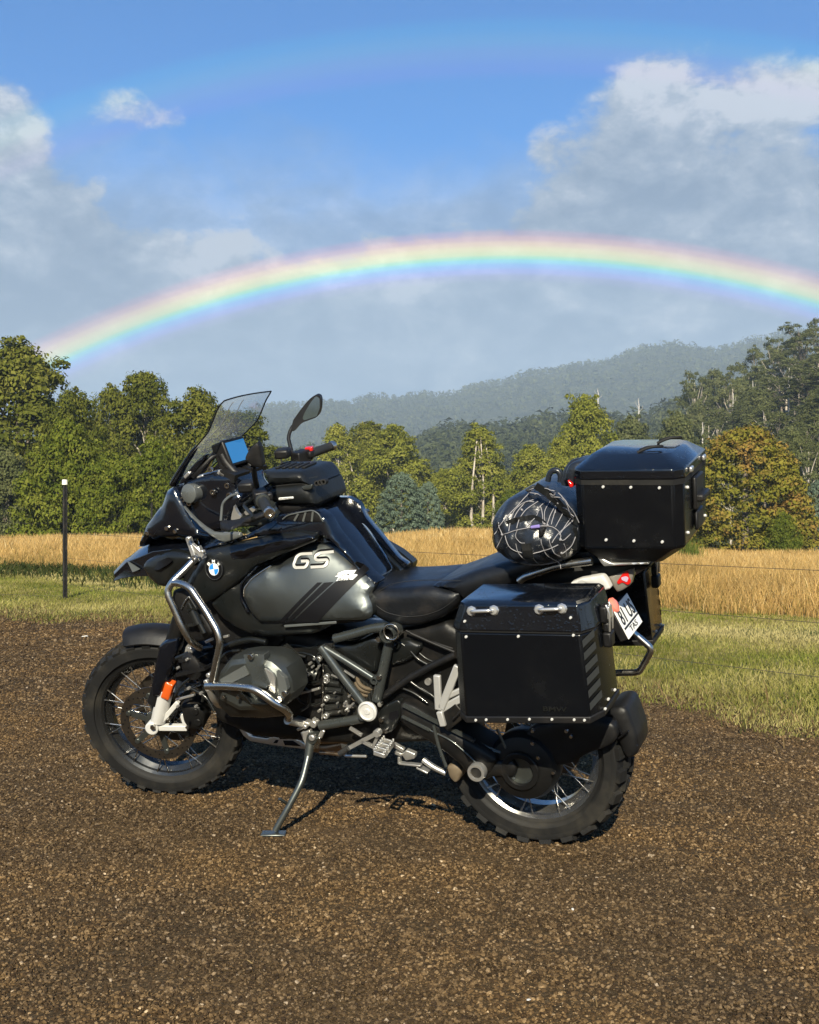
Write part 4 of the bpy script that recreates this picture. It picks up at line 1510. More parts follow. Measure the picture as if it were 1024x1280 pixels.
def letters(s, corner, right, up, w, h, mat, name, parent, depth=0.002, shear=0.0, bold=0.0, head=False):
    V, F = text_shape(s, w, h, depth, shear, bold)
    c, r, u = Vector(corner), Vector(right).normalized(), Vector(up).normalized()
    n = r.cross(u).normalized()
    mb = MB().add([c + r * v[0] + u * v[1] + n * v[2] for v in V], F)
    return mb.build(name, mat, parent, None, head=head)


# ------------------------------------------------------------------ its materials
GLOSS = worn('gloss_black_paint', (0.003, 0.004, 0.007), 0.12, 0, 0.5, 0.9, grime=0.02, drops=0.25)
SATIN = worn('satin_black_paint', (0.0065, 0.0075, 0.0075), 0.30, 0.0, 0.5, 0.25, grime=0.03)
PLAST = worn('black_plastic', (0.006, 0.006, 0.0065), 0.48, 0, 0.42, grime=0.06, bump=0.25)
DARK = worn('dark_casting', (0.007, 0.007, 0.007), 0.45, 0.2, 0.4, grime=0.10, bump=0.3)
CAST = worn('grey_casting', (0.115, 0.125, 0.118), 0.36, 0.85, grime=0.10)
SILVER = worn('matt_silver_paint', (0.098, 0.108, 0.107), 0.36, 0.90, 0.5, 0.1, grime=0.03, scale=5)
ALU = worn('bare_aluminium', (0.70, 0.69, 0.66), 0.32, 0.85, grime=0.18)
STEEL = worn('brushed_steel_tube', (0.56, 0.54, 0.50), 0.24, 1.0, grime=0.12)
FRAME = worn('grey_frame_paint', (0.075, 0.084, 0.083), 0.26, 0.6, 0.5, 0.4, grime=0.15)
WHITE = worn('silver_white_paint', (0.56, 0.555, 0.535), 0.36, 0.15, grime=0.18)
RUBBER = worn('tyre_rubber', (0.008, 0.008, 0.008), 0.66, 0, 0.35, grime=0.42, scale=9, bump=0.3, dust=(0.060, 0.052, 0.038))
CASTD = worn('dark_grey_casting', (0.040, 0.042, 0.040), 0.38, 0.7, grime=0.15, bump=0.2)
GRIP = worn('grip_rubber', (0.016, 0.017, 0.018), 0.6, 0, 0.4, grime=0.1, bump=0.6)
RIM_D = worn('dark_rim', (0.060, 0.062, 0.064), 0.24, 0.85, grime=0.12)
RIM_S = worn('polished_rim', (0.42, 0.41, 0.39), 0.22, 0.95, grime=0.30)
DISC = worn('brake_steel', (0.10, 0.085, 0.070), 0.38, 0.9, grime=0.45)
SEATM = worn('black_seat_vinyl', (0.006, 0.007, 0.009), 0.38, 0, 0.5, grime=0.08, bump=0.5)
CASE = worn('powder_coated_black', (0.0030, 0.0036, 0.0050), 0.22, 0, 0.45, 0.0, grime=0.05, scale=9, bump=0.12, dust=(0.07, 0.068, 0.062))
LID = worn('wet_black_lid', (0.0030, 0.0040, 0.0065), 0.13, 0, 0.7, 0.4, grime=0.012, drops=0.40)
NYLON = worn('black_nylon', (0.013, 0.016, 0.022), 0.28, 0, 0.6, grime=0.03, bump=0.9)
TEXT_BAG = worn('black_bag_shell', (0.007, 0.008, 0.0085), 0.42, 0, 0.45, grime=0.03, bump=0.6)
ORANGE = principled('orange_reflector', (0.55, 0.085, 0.012), 0.18, coat=0.6)
RED = principled('red_lens', (0.50, 0.012, 0.010), 0.15, coat=0.6)
REDW = principled('pale_red_reflector', (0.90, 0.22, 0.16), 0.25, coat=0.5)
WHITE_P = principled('white_print', (0.80, 0.80, 0.78), 0.5)
BLUE_P = principled('blue_enamel', (0.02, 0.22, 0.62), 0.2, coat=0.6)
BLACK_P = principled('black_print', (0.005, 0.005, 0.006), 0.4, spec=0.25)
GREY_P = principled('grey_print', (0.026, 0.028, 0.028), 0.5)
HANG = worn('silver_hanger_paint', (0.42, 0.42, 0.41), 0.34, 0.35, grime=0.2)
SPOKE = worn('spoke_steel', (0.50, 0.49, 0.47), 0.26, 1.0, grime=0.2)
SMOKE = worn('smoked_plastic', (0.085, 0.092, 0.090), 0.28, 0.1, 0.5, 0.4, grime=0.1)
SCREEN = principled('sky_glow_screen', (0.01, 0.03, 0.06), 0.12, emis=(0.03, 0.20, 0.48), emis_s=0.42)  # blue glow stands in for the sky reflected in the glass
MIRROR = principled('mirror_glass', (0.55, 0.58, 0.58), 0.04, 1.0)
CORD = worn('pale_cord', (0.24, 0.235, 0.25), 0.6, grime=0.4)
BROWN = worn('dusty_spring', (0.13, 0.10, 0.065), 0.6, 0.2, grime=0.6)


def glass_material():
    m = bpy.data.materials.new('rain_specked_screen')
    m.use_nodes = True
    t = m.node_tree
    t.nodes.clear()
    N = NT(t)
    tr = t.nodes.new('ShaderNodeBsdfTransparent')
    tr.inputs[0].default_value = (0.84, 0.87, 0.875, 1)
    gl = t.nodes.new('ShaderNodeBsdfGlossy')
    gl.inputs['Roughness'].default_value = 0.06
    df = t.nodes.new('ShaderNodeBsdfDiffuse')
    df.inputs[0].default_value = (0.75, 0.77, 0.78, 1)
    tl = t.nodes.new('ShaderNodeBsdfTranslucent')
    tl.inputs[0].default_value = (0.75, 0.77, 0.78, 1)
    dm = t.nodes.new('ShaderNodeMixShader')
    dm.inputs[0].default_value = 0.5
    t.links.new(df.outputs[0], dm.inputs[1])
    t.links.new(tl.outputs[0], dm.inputs[2])
    fr = t.nodes.new('ShaderNodeLayerWeight')
    fr.inputs['Blend'].default_value = 0.5
    m1 = t.nodes.new('ShaderNodeMixShader')
    t.links.new(N.math('ADD', N.math('MULTIPLY', N.math('POWER', fr.outputs['Facing'], 4.0), 0.45), 0.04), m1.inputs[0])
    t.links.new(tr.outputs[0], m1.inputs[1])
    t.links.new(gl.outputs[0], m1.inputs[2])
    tc = t.nodes.new('ShaderNodeTexCoord').outputs['Object']
    vo = t.nodes.new('ShaderNodeTexVoronoi')
    vo.inputs['Scale'].default_value = 130
    t.links.new(tc, vo.inputs['Vector'])
    spot = N.math('MULTIPLY', N.range(vo.outputs['Distance'], 0.15, 0.45, 1, 0), N.range(N.noise(tc, 30, 3, 0.6), 0.40, 0.60))
    m2 = t.nodes.new('ShaderNodeMixShader')
    t.links.new(N.math('ADD', N.math('MULTIPLY', spot, 0.24), 0.24), m2.inputs[0])
    t.links.new(m1.outputs[0], m2.inputs[1])
    t.links.new(dm.outputs[0], m2.inputs[2])
    out = t.nodes.new('ShaderNodeOutputMaterial')
    t.links.new(m2.outputs[0], out.inputs[0])
    return m


GLASS = glass_material()


# ------------------------------------------------------------------ wheels
def make_wheel(name, centre, Rt, hw, r_bead, rim_hw, rim_mat, n_knob, knob_h, knob_hw, head):
    w = empty(name)
    w.parent = BIKE
    w.matrix_basis = (HEAD if head else Matrix()) @ Matrix.Translation(centre)
    rc = Rt - knob_h
    prof = []
    for k in range(-9, 10):
        a = math.pi / 2 * k / 9
        yy = hw * math.sin(a)
        rr = rc - (rc - r_bead - 0.030) * 0.42 * (1 - math.cos(a)) ** 1.15
        prof.append((rr, yy))
    side = lambda s: [(r_bead + .016, s * hw * .90), (r_bead + .006, s * hw * .80), (r_bead + .004, s * (rim_hw + .004)), (r_bead - .006, s * rim_hw)]
    mb = MB()
    mb.lathe(list(reversed(side(-1))) + prof + side(1), n=72)
    # tread: staggered rows of blocks, the outer ones wrapping over the shoulder
    rows = [(-0.82, 0.32, 0.0), (-0.34, 0.32, .5), (0.34, 0.32, 0.0), (0.82, 0.32, .5)]
    surf = lambda y: rc - (rc - r_bead - 0.030) * 0.42 * (1 - math.cos(math.asin(max(-1, min(1, y / hw))))) ** 1.15
    for yc, wd, ph in rows:
        for j in range(n_knob):
            a0 = 2 * math.pi * (j + ph) / n_knob
            da = 2 * math.pi / n_knob * (0.29 if abs(yc) > .6 else 0.33)
            ys = [hw * (yc - wd / 2), hw * (yc + wd / 2)]
            V = []
            for lift in (-0.004, 1.0):
                for yy in ys:
                    for sa in (-1, 1):
                        sk = 0.25 * da * (1 if yy > 0 else -1)
                        an = a0 + sa * da * (1 if lift < 0.5 else 0.82) + sk * (yy - ys[0]) / hw
                        rr = surf(yy) + (lift * knob_h if lift > 0.5 else -0.004)
                        yo = yy
                        if abs(yc) > .6 and abs(yy) > hw * .9 and lift > .5:
                            yo = yy * 1.06
                            rr -= knob_h * .25
                        V.append((rr * math.cos(an), yo, rr * math.sin(an)))
            mb.add(V, [(4, 5, 7, 6), (0, 4, 6, 2), (1, 3, 7, 5), (0, 1, 5, 4), (2, 6, 7, 3)])
    # raised ring of the maker's mouldings on the sidewall
    for s in (-1, 1):
        mb.ring((0, s * hw * .93, 0), r_bead + .030, r_bead + .026, (0, s, 0), .004, 72)
    mb.build('tyre', RUBBER, w, 40)
    rim = MB()
    rb = r_bead
    half = [(rb + .010, rim_hw), (rb + .010, rim_hw - .004), (rb - .004, rim_hw - .008), (rb - .008, rim_hw * .55), (rb - .030, rim_hw * .32), (rb - .030, 0)]
    outer = half + [(r_, -y_) for r_, y_ in reversed(half[:-1])]
    inner = [(rb - .006, -rim_hw), (rb - .016, -rim_hw * .85), (rb - .018, -rim_hw * .6), (rb - .038, -rim_hw * .30), (rb - .038, rim_hw * .30), (rb - .018, rim_hw * .6), (rb - .016, rim_hw * .85), (rb - .006, rim_hw)]
    rim.lathe(outer + inner, n=72, closed=True)
    rim.build('rim', rim_mat, w, 30)
    MB().lathe([(.020, -.085), (.034, -.080), (.036, -.055), (.052, -.050), (.052, -.042), (.036, -.036), (.036, .036), (.052, .042), (.052, .050), (.036, .055), (.034, .080), (.020, .085), (0.001, .086)], n=32).build('hub', DARK, w, 30)
    # cross spokes run from the rim's edges to the opposite hub flange
    meshes = {}
    for s in (-1, 1):
        for tw in (-1, 1):
            p = Vector((0.050 * math.cos(tw * R(58)), s * .046, 0.050 * math.sin(tw * R(58))))
            q = Vector((rb - .012, s * rim_hw * .82, 0))
            sp = MB().tube([p, q], .0021, 0, 6)
            sp.tube([q.lerp(p, .10), q + (q - p).normalized() * .004], .0034, 0, 6)
            meshes[(s, tw)] = sp.mesh('spoke', SPOKE, 60)
    for i in range(10):
        a = 2 * math.pi * i / 10
        for (s, tw), me in meshes.items():
            o = link('spoke', me, w)
            o.rotation_euler = (0, a + (0.16 if s > 0 else 0.0) + tw * 0.10, 0)
    return w


def brake_disc(w, y, r, ri, mat_c, side):
    d = MB()
    n = 90
    d.lathe([(r, -.0025), (r, .0025), (ri, .0025), (ri, -.0025)], (0, y, 0), n=64, closed=True)
    o = d.build('brake_disc', DISC, w, 30)
    # drilled holes read as small dark pits standing a hair proud of the steel
    h = MB()
    for k in range(48):
        a = 2 * math.pi * k / 48
        rr = r - (.009 if k % 3 == 0 else .019 if k % 3 == 1 else .027)
        h.disc((rr * math.cos(a), y + side * .0024, rr * math.sin(a)), .0036, (0, side, 0), .0009, 8)
    hh = h.build('disc_holes', BLACK_P, o, 30)
    c = MB()
    for k in range(6):
        a = 2 * math.pi * k / 6 + .4
        c.bar((.035 * math.cos(a), y, .035 * math.sin(a)), ((ri + .006) * math.cos(a), y, (ri + .006) * math.sin(a)), .022, .006)
        c.disc(((ri + .002) * math.cos(a), y + side * .004, (ri + .002) * math.sin(a)), .010, (0, side, 0), .005, 14)
    c.ring((0, y, 0), .052, .030, (0, side, 0), .005)
    c.build('disc_carrier', CAST, o, 30)


FW = make_wheel('front_wheel', (1.504, 0, .328), .328, .062, .2510, .044, RIM_D, 30, .011, .5, True)
brake_disc(FW, .074, .152, .118, CAST, 1)
brake_disc(FW, -.074, .152, .118, CAST, -1)
RW = make_wheel('rear_wheel', (0, 0, .322), .323, .086, .2340, .060, RIM_S, 24, .018, .5, False)
brake_disc(RW, -.075, .138, .105, CAST, -1)

# ------------------------------------------------------------------ front end, everything that turns with the bars
fk = MB()
fk.tube([(1.504 - .017, .105, .43), (1.504 - .017 - .30 * math.sin(RAKE) * 2.0, .105, .43 + .60 * math.cos(RAKE))], .029, 0, 16)
fk.build('fork_leg', DARK, BIKE, 40, head=True, both=True)
ft = MB()
ft.tube([(1.432, 0.108, 0.486), (1.487, 0.108, 0.352)], .031, 0, 18, r2=.028)
ft.disc([(1.506, 0.115, 0.335)][0], .026, (0, 1, 0), .022, 20)
ft.bar([(1.508, 0.112, 0.331)][0], [(1.371, 0.112, 0.327)][0], .022, .024)
ft.bar([(1.482, 0.112, 0.343)][0], [(1.389, 0.112, 0.434)][0], .018, .022)
ft.bar([(1.374, 0.112, 0.325)][0], [(1.383, 0.112, 0.387)][0], .016, .022)
ft.build('fork_foot', WHITE, BIKE, 40, .003, head=True, both=True)
ab = MB().disc([(1.495, 0.138, 0.346)][0], .011, (0, 1, 0), .010, 6)
ab.disc([(1.433, 0.130, 0.368)][0], .007, (0, 1, 0), .010, 6)
ab.disc([(1.363, 0.132, 0.340)][0], .006, (0, 1, 0), .008, 6)
ab.build_each('axle_bolt', STEEL, BIKE, 30, head=True)
MB().panel([(1.413, 0.140, 0.530), (1.382, 0.140, 0.517), (1.414, 0.140, 0.453), (1.444, 0.140, 0.467)], .030, .006, .012, .006, .012).build('fork_reflector', ORANGE, BIKE, 40, head=True, both=True)
MB().panel([(1.409, 0.138, 0.678), (1.372, 0.138, 0.698), (1.331, 0.138, 0.702), (1.343, 0.138, 0.651), (1.373, 0.138, 0.595), (1.401, 0.138, 0.548), (1.395, 0.138, 0.532), (1.416, 0.138, 0.528), (1.444, 0.138, 0.472), (1.475, 0.138, 0.475), (1.471, 0.138, 0.519), (1.457, 0.138, 0.553), (1.439, 0.138, 0.603), (1.422, 0.138, 0.645)], .075, .012, .02, .012).build('fork_guard', GLOSS, BIKE, 40, head=True, both=True)
cal = MB().panel([(1.375, 0.128, 0.433), (1.343, 0.128, 0.441), (1.296, 0.128, 0.422), (1.284, 0.128, 0.387), (1.295, 0.128, 0.347), (1.312, 0.128, 0.327), (1.356, 0.128, 0.331), (1.373, 0.128, 0.360)], .075, .012, .02, .012)
cal.disc([(1.317, 0.140, 0.406)][0], .013, (0, 1, 0), .006, 16)
cal.disc([(1.313, 0.140, 0.362)][0], .013, (0, 1, 0), .006, 16)
cal.build('brake_caliper', DARK, BIKE, 40, head=True, both=True)
cl = MB().tube([(1.385, 0.150, 0.407), (1.363, 0.150, 0.455), (1.318, 0.150, 0.474), (1.272, 0.150, 0.484), (1.239, 0.150, 0.489)], .0032, .02, 8)
cl.tube([(1.368, 0.130, 0.419), (1.406, 0.130, 0.397), (1.421, 0.130, 0.374)], .003, .02, 8)
cl.build_each('brake_hose', BLACK_P, BIKE, 60, head=True)
# mudguard: a rounded channel following the tyre
mg = MB()
rings = []
for k in range(25):
    a = R(75 + 71 * k / 24)
    wdt = .074 * min(1, .35 + 1.3 * math.sin(math.pi * (k + 1.5) / 27) ** .5)
    ring = []
    for j in range(13):
        t = -1 + 2 * j / 12
        rr = .372 - .045 * abs(t) ** 3 + .004 * (k / 24 < .3) * (1 - k / 24 / .3)
        ring.append((1.504 + rr * math.cos(a), wdt * t, .328 + rr * math.sin(a)))
    for j in range(12, -1, -1):
        t = -1 + 2 * j / 12
        rr = .366 - .045 * abs(t) ** 3 + .004 * (k / 24 < .3) * (1 - k / 24 / .3)
        ring.append((1.504 + rr * math.cos(a), wdt * .96 * t, .328 + rr * math.sin(a)))
    rings.append(ring)
mg.loft(rings)
mg.build('front_mudguard', PLAST, BIKE, 50, head=True)

# bars, grips, guards, mirrors
HB = MB()
gl = [Vector((.820, .430, 1.247)), Vector((.880, .300, 1.250)), Vector((.925, .19, 1.235)), Vector((.955, .07, 1.180)), Vector((.962, .03, 1.178))]
HB.tube(gl + [Vector((v.x, -v.y, v.z)) for v in reversed(gl)], .0125, .04, 14)
hb = HB.build('handlebar', SATIN, BIKE, 50, head=True)


def on_bar(mb, name, mat, smooth=40, bevel=0.0, both=True):
    o = mb.build(name, mat, hb, smooth, bevel)
    if both:
        mb.mirrored().build(name, mat, hb, smooth, bevel)
    return o


g_in, g_out = gl[1], gl[0]
gd = (g_out - g_in).normalized()
on_bar(MB().tube([g_in + gd * .012, g_out - gd * .006], .0175, 0, 20), 'grip', GRIP)
on_bar(MB().lathe([(.012, 0), (.0235, .002), (.0245, .008), (.0235, .012), (.0175, .013)], g_in, gd, 28), 'grip_flange', CAST)
on_bar(MB().lathe([(.017, -.004), (.019, .0), (.019, .016), (.016, .020), (.009, .020), (.007, .012), (.0005, .012)], g_out, gd, 28), 'bar_end', STEEL, 30)
sw = MB()
rot = Matrix((gd, Vector((0, 0, 1)).cross(gd).normalized(), gd.cross(Vector((0, 0, 1)).cross(gd)).normalized())).transposed()
sw.box(g_in - gd * .040, (.070, .046, .052), rot)
sw.box(g_in - gd * .025 + Vector((-.030, 0, .006)), (.030, .020, .026), rot)
on_bar(sw, 'switch_housing', PLAST, 40, .006)
MB().box(Vector((g_in.x, -g_in.y, g_in.z)) + Vector((-.012, .006, .024)), (.030, .024, .018)).build('kill_switch', RED, hb, 40, .003)
lv = MB().tube([g_in + Vector((.045, -.03, -.004)), g_in + Vector((.062, .02, -.006)), g_out + Vector((.064, -.02, -.012)), g_out + Vector((.050, .02, -.012))], .0062, .03, 10)
on_bar(lv, 'lever', SATIN)
rv = MB().box(g_in - gd * .085 + Vector((.035, 0, .030)), (.055, .060, .034))
on_bar(rv, 'fluid_reservoir', PLAST, 40, .008)
hg = MB().panel([(1.010, 0.370, 1.209), (0.980, 0.390, 1.210), (0.940, 0.405, 1.218), (0.885, 0.435, 1.236), (0.842, 0.435, 1.246), (0.819, 0.435, 1.254), (0.813, 0.435, 1.240), (0.836, 0.435, 1.228), (0.880, 0.435, 1.216), (0.924, 0.435, 1.204), (0.959, 0.435, 1.194), (1.003, 0.390, 1.179), (1.014, 0.370, 1.188)], .012, .012, .03, .008, .02)
on_bar(hg, 'handguard', PLAST)
hd = MB().tube([(1.008, 0.370, 1.209), (1.003, 0.350, 1.255), (0.992, 0.350, 1.271), (0.976, 0.330, 1.282), (0.956, 0.310, 1.280)], .0045, .02, 8)
on_bar(hd, 'guard_frame', SMOKE)
ct = MB()
for pth in ([(0.867, 0.220, 1.269), (0.902, 0.260, 1.252), (0.970, 0.200, 1.220), (1.032, 0.120, 1.186)], [(0.881, 0.200, 1.277), (0.938, 0.200, 1.249), (1.016, 0.120, 1.203)], [(0.908, 0.200, 1.216), (0.981, 0.160, 1.172), (1.045, 0.140, 1.151), (1.094, 0.100, 1.104)]):
    ct.tube(pth, .0045, .03, 8)
ct.build_each('control_cable', BLACK_P, hb, 60)
tc_ = MB().box((.985, 0, 1.125), (.115, .26, .034)).box((.965, .0, 1.160), (.055, .11, .040))
on_bar(tc_, 'triple_clamp', CAST, 40, .008, False)
on_bar(MB().panel([(1.030, 0.170, 1.201), (1.019, 0.170, 1.169), (1.007, 0.170, 1.159), (1.022, 0.170, 1.148), (1.049, 0.170, 1.150), (1.041, 0.170, 1.174), (1.034, 0.170, 1.188)], .02, .0, .02, .004).panel([(0.990, 0.190, 1.182), (0.959, 0.190, 1.196), (0.944, 0.190, 1.189), (0.962, 0.190, 1.176), (0.985, 0.190, 1.168)], .015, 0, .02, .004), 'clamp_casting', ALU, 40, 0.002)



def tilt(mb, kx, kz, x0=None, z0=None):
    cx = x0 if x0 is not None else sum(v.x for v in mb.V) / len(mb.V)
    cz = z0 if z0 is not None else sum(v.z for v in mb.V) / len(mb.V)
    for v in mb.V:
        v.y += kx * (v.x - cx) + kz * (v.z - cz)
    return cx, cz


mir = MB()
mir.panel([(0.840, -0.365, 1.479), (0.828, -0.365, 1.471), (0.825, -0.365, 1.454), (0.829, -0.365, 1.420), (0.837, -0.365, 1.396), (0.849, -0.365, 1.385), (0.902, -0.365, 1.375), (0.924, -0.365, 1.358), (0.936, -0.365, 1.345), (0.948, -0.365, 1.352), (0.936, -0.365, 1.393), (0.916, -0.365, 1.417), (0.892, -0.365, 1.444), (0.866, -0.365, 1.469)], .028, .0, .02, .008, .012)
mcen = tilt(mir, .55, -.20)
for v in mir.V:
    v.x, v.z = mcen[0] - .004 + (v.x - mcen[0]) * .90, mcen[1] - .012 + (v.z - mcen[1]) * .90
M1 = mir.build('mirror', PLAST, hb, 50, .004)
mg_ = MB().panel([(0.842, -0.363, 1.474), (0.830, -0.363, 1.462), (0.832, -0.363, 1.423), (0.845, -0.363, 1.391), (0.895, -0.363, 1.383), (0.900, -0.363, 1.394), (0.887, -0.363, 1.420), (0.862, -0.363, 1.455)], .002, .0, .02, .006, .015)
tilt(mg_, .55, -.20, *mcen)
for v in mg_.V:
    v.x, v.z = mcen[0] - .004 + (v.x - mcen[0]) * .90, mcen[1] - .012 + (v.z - mcen[1]) * .90
mg_.build('mirror_glass', MIRROR, M1, 40)
MB().tube([(0.940, -0.360, 1.353), (0.950, -0.340, 1.334), (0.952, -0.320, 1.317), (0.939, -0.290, 1.284), (0.925, -0.260, 1.247)], .0075, .03, 10).build('mirror_stalk', PLAST, M1, 50)
mil = MB()
mil.panel([(0.844, 0.370, 1.463), (0.838, 0.370, 1.451), (0.836, 0.370, 1.389), (0.841, 0.370, 1.378), (0.870, 0.370, 1.384), (0.885, 0.370, 1.398), (0.893, 0.370, 1.411), (0.885, 0.370, 1.427), (0.864, 0.370, 1.451)], .03, .006, .02, .008, .012)
M2 = mil.build('mirror', PLAST, hb, 50, .004)
MB().panel([(0.849, 0.352, 1.453), (0.844, 0.352, 1.441), (0.841, 0.352, 1.412), (0.848, 0.352, 1.408), (0.853, 0.352, 1.431)], .002, 0, .02, .004, .015).build('mirror_glass', MIRROR, M2, 40)
MB().tube([(0.874, 0.355, 1.382), (0.883, 0.330, 1.354), (0.894, 0.300, 1.325), (0.905, 0.260, 1.288)], .009, .03, 10).build('mirror_stalk', PLAST, M2, 50)

# ------------------------------------------------------------------ nose, screen and cockpit
bk_r = [(1.669, 0.000, 0.892), (1.610, 0.000, 0.940), (1.531, 0.000, 0.987), (1.469, 0.000, 1.018), (1.415, -0.000, 1.035), (1.324, 0.000, 1.042), (1.270, 0.000, 1.036)]
bk_s = [(1.645, 0.030, 0.888), (1.563, 0.050, 0.944), (1.490, 0.072, 0.968), (1.398, 0.100, 1.000), (1.319, 0.120, 1.013), (1.204, 0.140, 1.023), (1.158, 0.140, 1.015)]
bk_b = [(1.656, 0.026, 0.860), (1.601, 0.044, 0.878), (1.524, 0.066, 0.893), (1.445, 0.090, 0.903), (1.375, 0.110, 0.921), (1.267, 0.130, 0.965), (1.191, 0.130, 0.975)]
mb = MB()
sec = []
for a, b, c in zip(bk_r, bk_s, bk_b):
    a, b, c = Vector(a), Vector(b), Vector(c)
    m1, m2 = a.lerp(b, .5) + Vector((0, 0, .006)), b.lerp(c, .5) + Vector((0, -.006, 0))
    h = [a, m1, b, m2, c]
    sec.append(h + [Vector((p.x, -p.y, p.z)) for p in reversed(h[1:])])
mb.loft(sec)
mb.build('front_beak', GLOSS, BIKE, 24, .0025)
MB().panel([(1.550, 0.062, 0.952), (1.479, 0.085, 0.927), (1.517, 0.080, 0.914)], .006, .0, .02, .002).build('beak_gap_patch', SMOKE, BIKE, 40, both=True)  # grey sheet painted in where daylight shows through a gap
marks = MB()
for q in ([(1.331, 0.112, 1.051), (1.305, 0.112, 1.056), (1.313, 0.112, 1.042), (1.290, 0.112, 1.045), (1.296, 0.112, 1.034), (1.337, 0.112, 1.033)], [(1.278, 0.116, 1.057), (1.242, 0.116, 1.062), (1.236, 0.116, 1.051), (1.259, 0.116, 1.046), (1.267, 0.116, 1.035), (1.285, 0.116, 1.035)]):
    marks.panel(q, .006, .0, .02, .0)
sc = MB().panel([(1.432, 0.120, 0.950), (1.410, 0.125, 0.973), (1.346, 0.135, 1.002), (1.289, 0.150, 1.017), (1.241, 0.150, 1.019), (1.199, 0.150, 1.008), (1.178, 0.150, 0.990), (1.234, 0.150, 0.948), (1.281, 0.150, 0.919), (1.316, 0.150, 0.882), (1.354, 0.150, 0.888), (1.400, 0.130, 0.909)], .10, .025, .05, .015)
so = sc.build('air_intake', SATIN, BIKE, 40, both=True)
MB().panel([(1.350, 0.170, 0.950), (1.328, 0.170, 0.980), (1.270, 0.185, 1.001), (1.253, 0.185, 0.989), (1.270, 0.185, 0.977), (1.317, 0.185, 0.954)], .004, .0, .02, .006).build('intake_mouth_shade', BLACK_P, so, 40)  # black sheet laid on as the shade inside the intake
nb_ = MB().panel([(1.309, 0.070, 1.231), (1.250, 0.100, 1.249), (1.212, 0.100, 1.191), (1.160, 0.100, 1.103), (1.124, 0.100, 1.060), (1.221, 0.100, 1.047), (1.254, 0.100, 1.058), (1.341, 0.100, 1.057), (1.376, 0.100, 1.045), (1.388, 0.100, 1.060), (1.450, 0.070, 1.013), (1.483, 0.060, 1.007), (1.454, 0.060, 1.054), (1.417, 0.070, 1.104), (1.371, 0.080, 1.144), (1.347, 0.080, 1.166), (1.339, 0.070, 1.176)], solid=True, bulge=.05, edge=.05)
nose = nb_.build('headlamp_cowl', GLOSS, BIKE, 40)
hl = MB().panel([(1.362, 0.130, 1.071), (1.341, 0.130, 1.099), (1.301, 0.130, 1.115), (1.248, 0.130, 1.104), (1.231, 0.130, 1.074), (1.275, 0.130, 1.067), (1.324, 0.130, 1.064)], .02, .01, .02, .01)
hl.build('headlamp', BLACK_P, nose, 40, both=True)
rv_ = MB()
for q in [(1.290, 0.145, 1.098), (1.395, 0.120, 1.074), (1.255, 0.145, 1.087)]:
    rv_.disc(q, .008, (0, 1, 0), .006, 10)
rv_.build_each('cowl_bolt', STEEL, nose, 30, both=True)
MB().panel([(1.201, 0.160, 1.184), (1.173, 0.170, 1.163), (1.131, 0.190, 1.139), (1.091, 0.200, 1.116), (1.048, 0.215, 1.101), (1.008, 0.215, 1.098), (0.973, 0.215, 1.102), (0.939, 0.215, 1.099), (0.937, 0.215, 1.085), (0.971, 0.215, 1.074), (1.005, 0.215, 1.065), (1.027, 0.215, 1.071), (1.060, 0.215, 1.089), (1.108, 0.200, 1.116), (1.159, 0.180, 1.147)], .012, .006, .02, .006).build('wind_deflector', SMOKE, BIKE, 40, .001, both=True)
ck = MB().panel([(1.264, 0.070, 1.238), (1.212, 0.090, 1.267), (1.155, 0.090, 1.284), (1.093, 0.090, 1.295), (1.010, 0.090, 1.277), (0.993, 0.050, 1.241), (0.986, 0.090, 1.203), (1.005, 0.090, 1.151), (1.060, 0.090, 1.087), (1.149, 0.090, 1.069), (1.198, 0.090, 1.116), (1.244, 0.070, 1.176)], solid=True, bulge=.03, edge=.03)
ck.build('cockpit_shell', GLOSS, BIKE, 40)
pod = MB().lathe([(.001, -.05), (.030, -.05), (.036, .0), (.034, .012), (.028, .016), (.001, .018)], [(1.178, 0.135, 1.223)][0], (0.15, 1, 0.1), 30)
pod.build('auxiliary_pod', SMOKE, BIKE, 40, both=True)
odd = MB()
for z_, c in (('a', [(1.088, 0.130, 1.226)][0]), ('b', [(1.224, 0.120, 1.199)][0]), ('c', [(1.199, 0.120, 1.185)][0]), ('d', [(1.096, 0.120, 1.305)][0]), ('e', [(1.039, 0.110, 1.245)][0]), ('f', [(1.029, 0.120, 1.212)][0])):
    odd.ring(c, .010, .005, (0, 1, 0), .006, 16)
odd.build_each('cockpit_bolt', STEEL, BIKE, 30)
odd = MB()
odd.bar([(1.075, 0.100, 1.295)][0], [(1.049, 0.100, 1.278)][0], .016, .02).bar([(1.164, 0.100, 1.274)][0], [(1.137, 0.100, 1.282)][0], .008, .02).bar([(1.210, 0.110, 1.276)][0], [(1.186, 0.110, 1.296)][0], .012, .02)
odd.build_each('screen_bracket', ALU, BIKE, 40, .003, both=True)
odd = MB().tube([(1.185, 0.100, 1.276), (1.144, 0.100, 1.307), (1.116, 0.080, 1.339), (1.102, 0.060, 1.349)], .010, .03, 10).tube([(1.019, 0.060, 1.263), (1.046, 0.060, 1.295), (1.069, 0.060, 1.322), (1.081, 0.060, 1.349)], .016, .03, 10).bar([(1.008, 0.060, 1.267)][0], [(1.068, 0.060, 1.286)][0], .03, .10)
odd.build_each('screen_strut', PLAST, BIKE, 50, both=True)

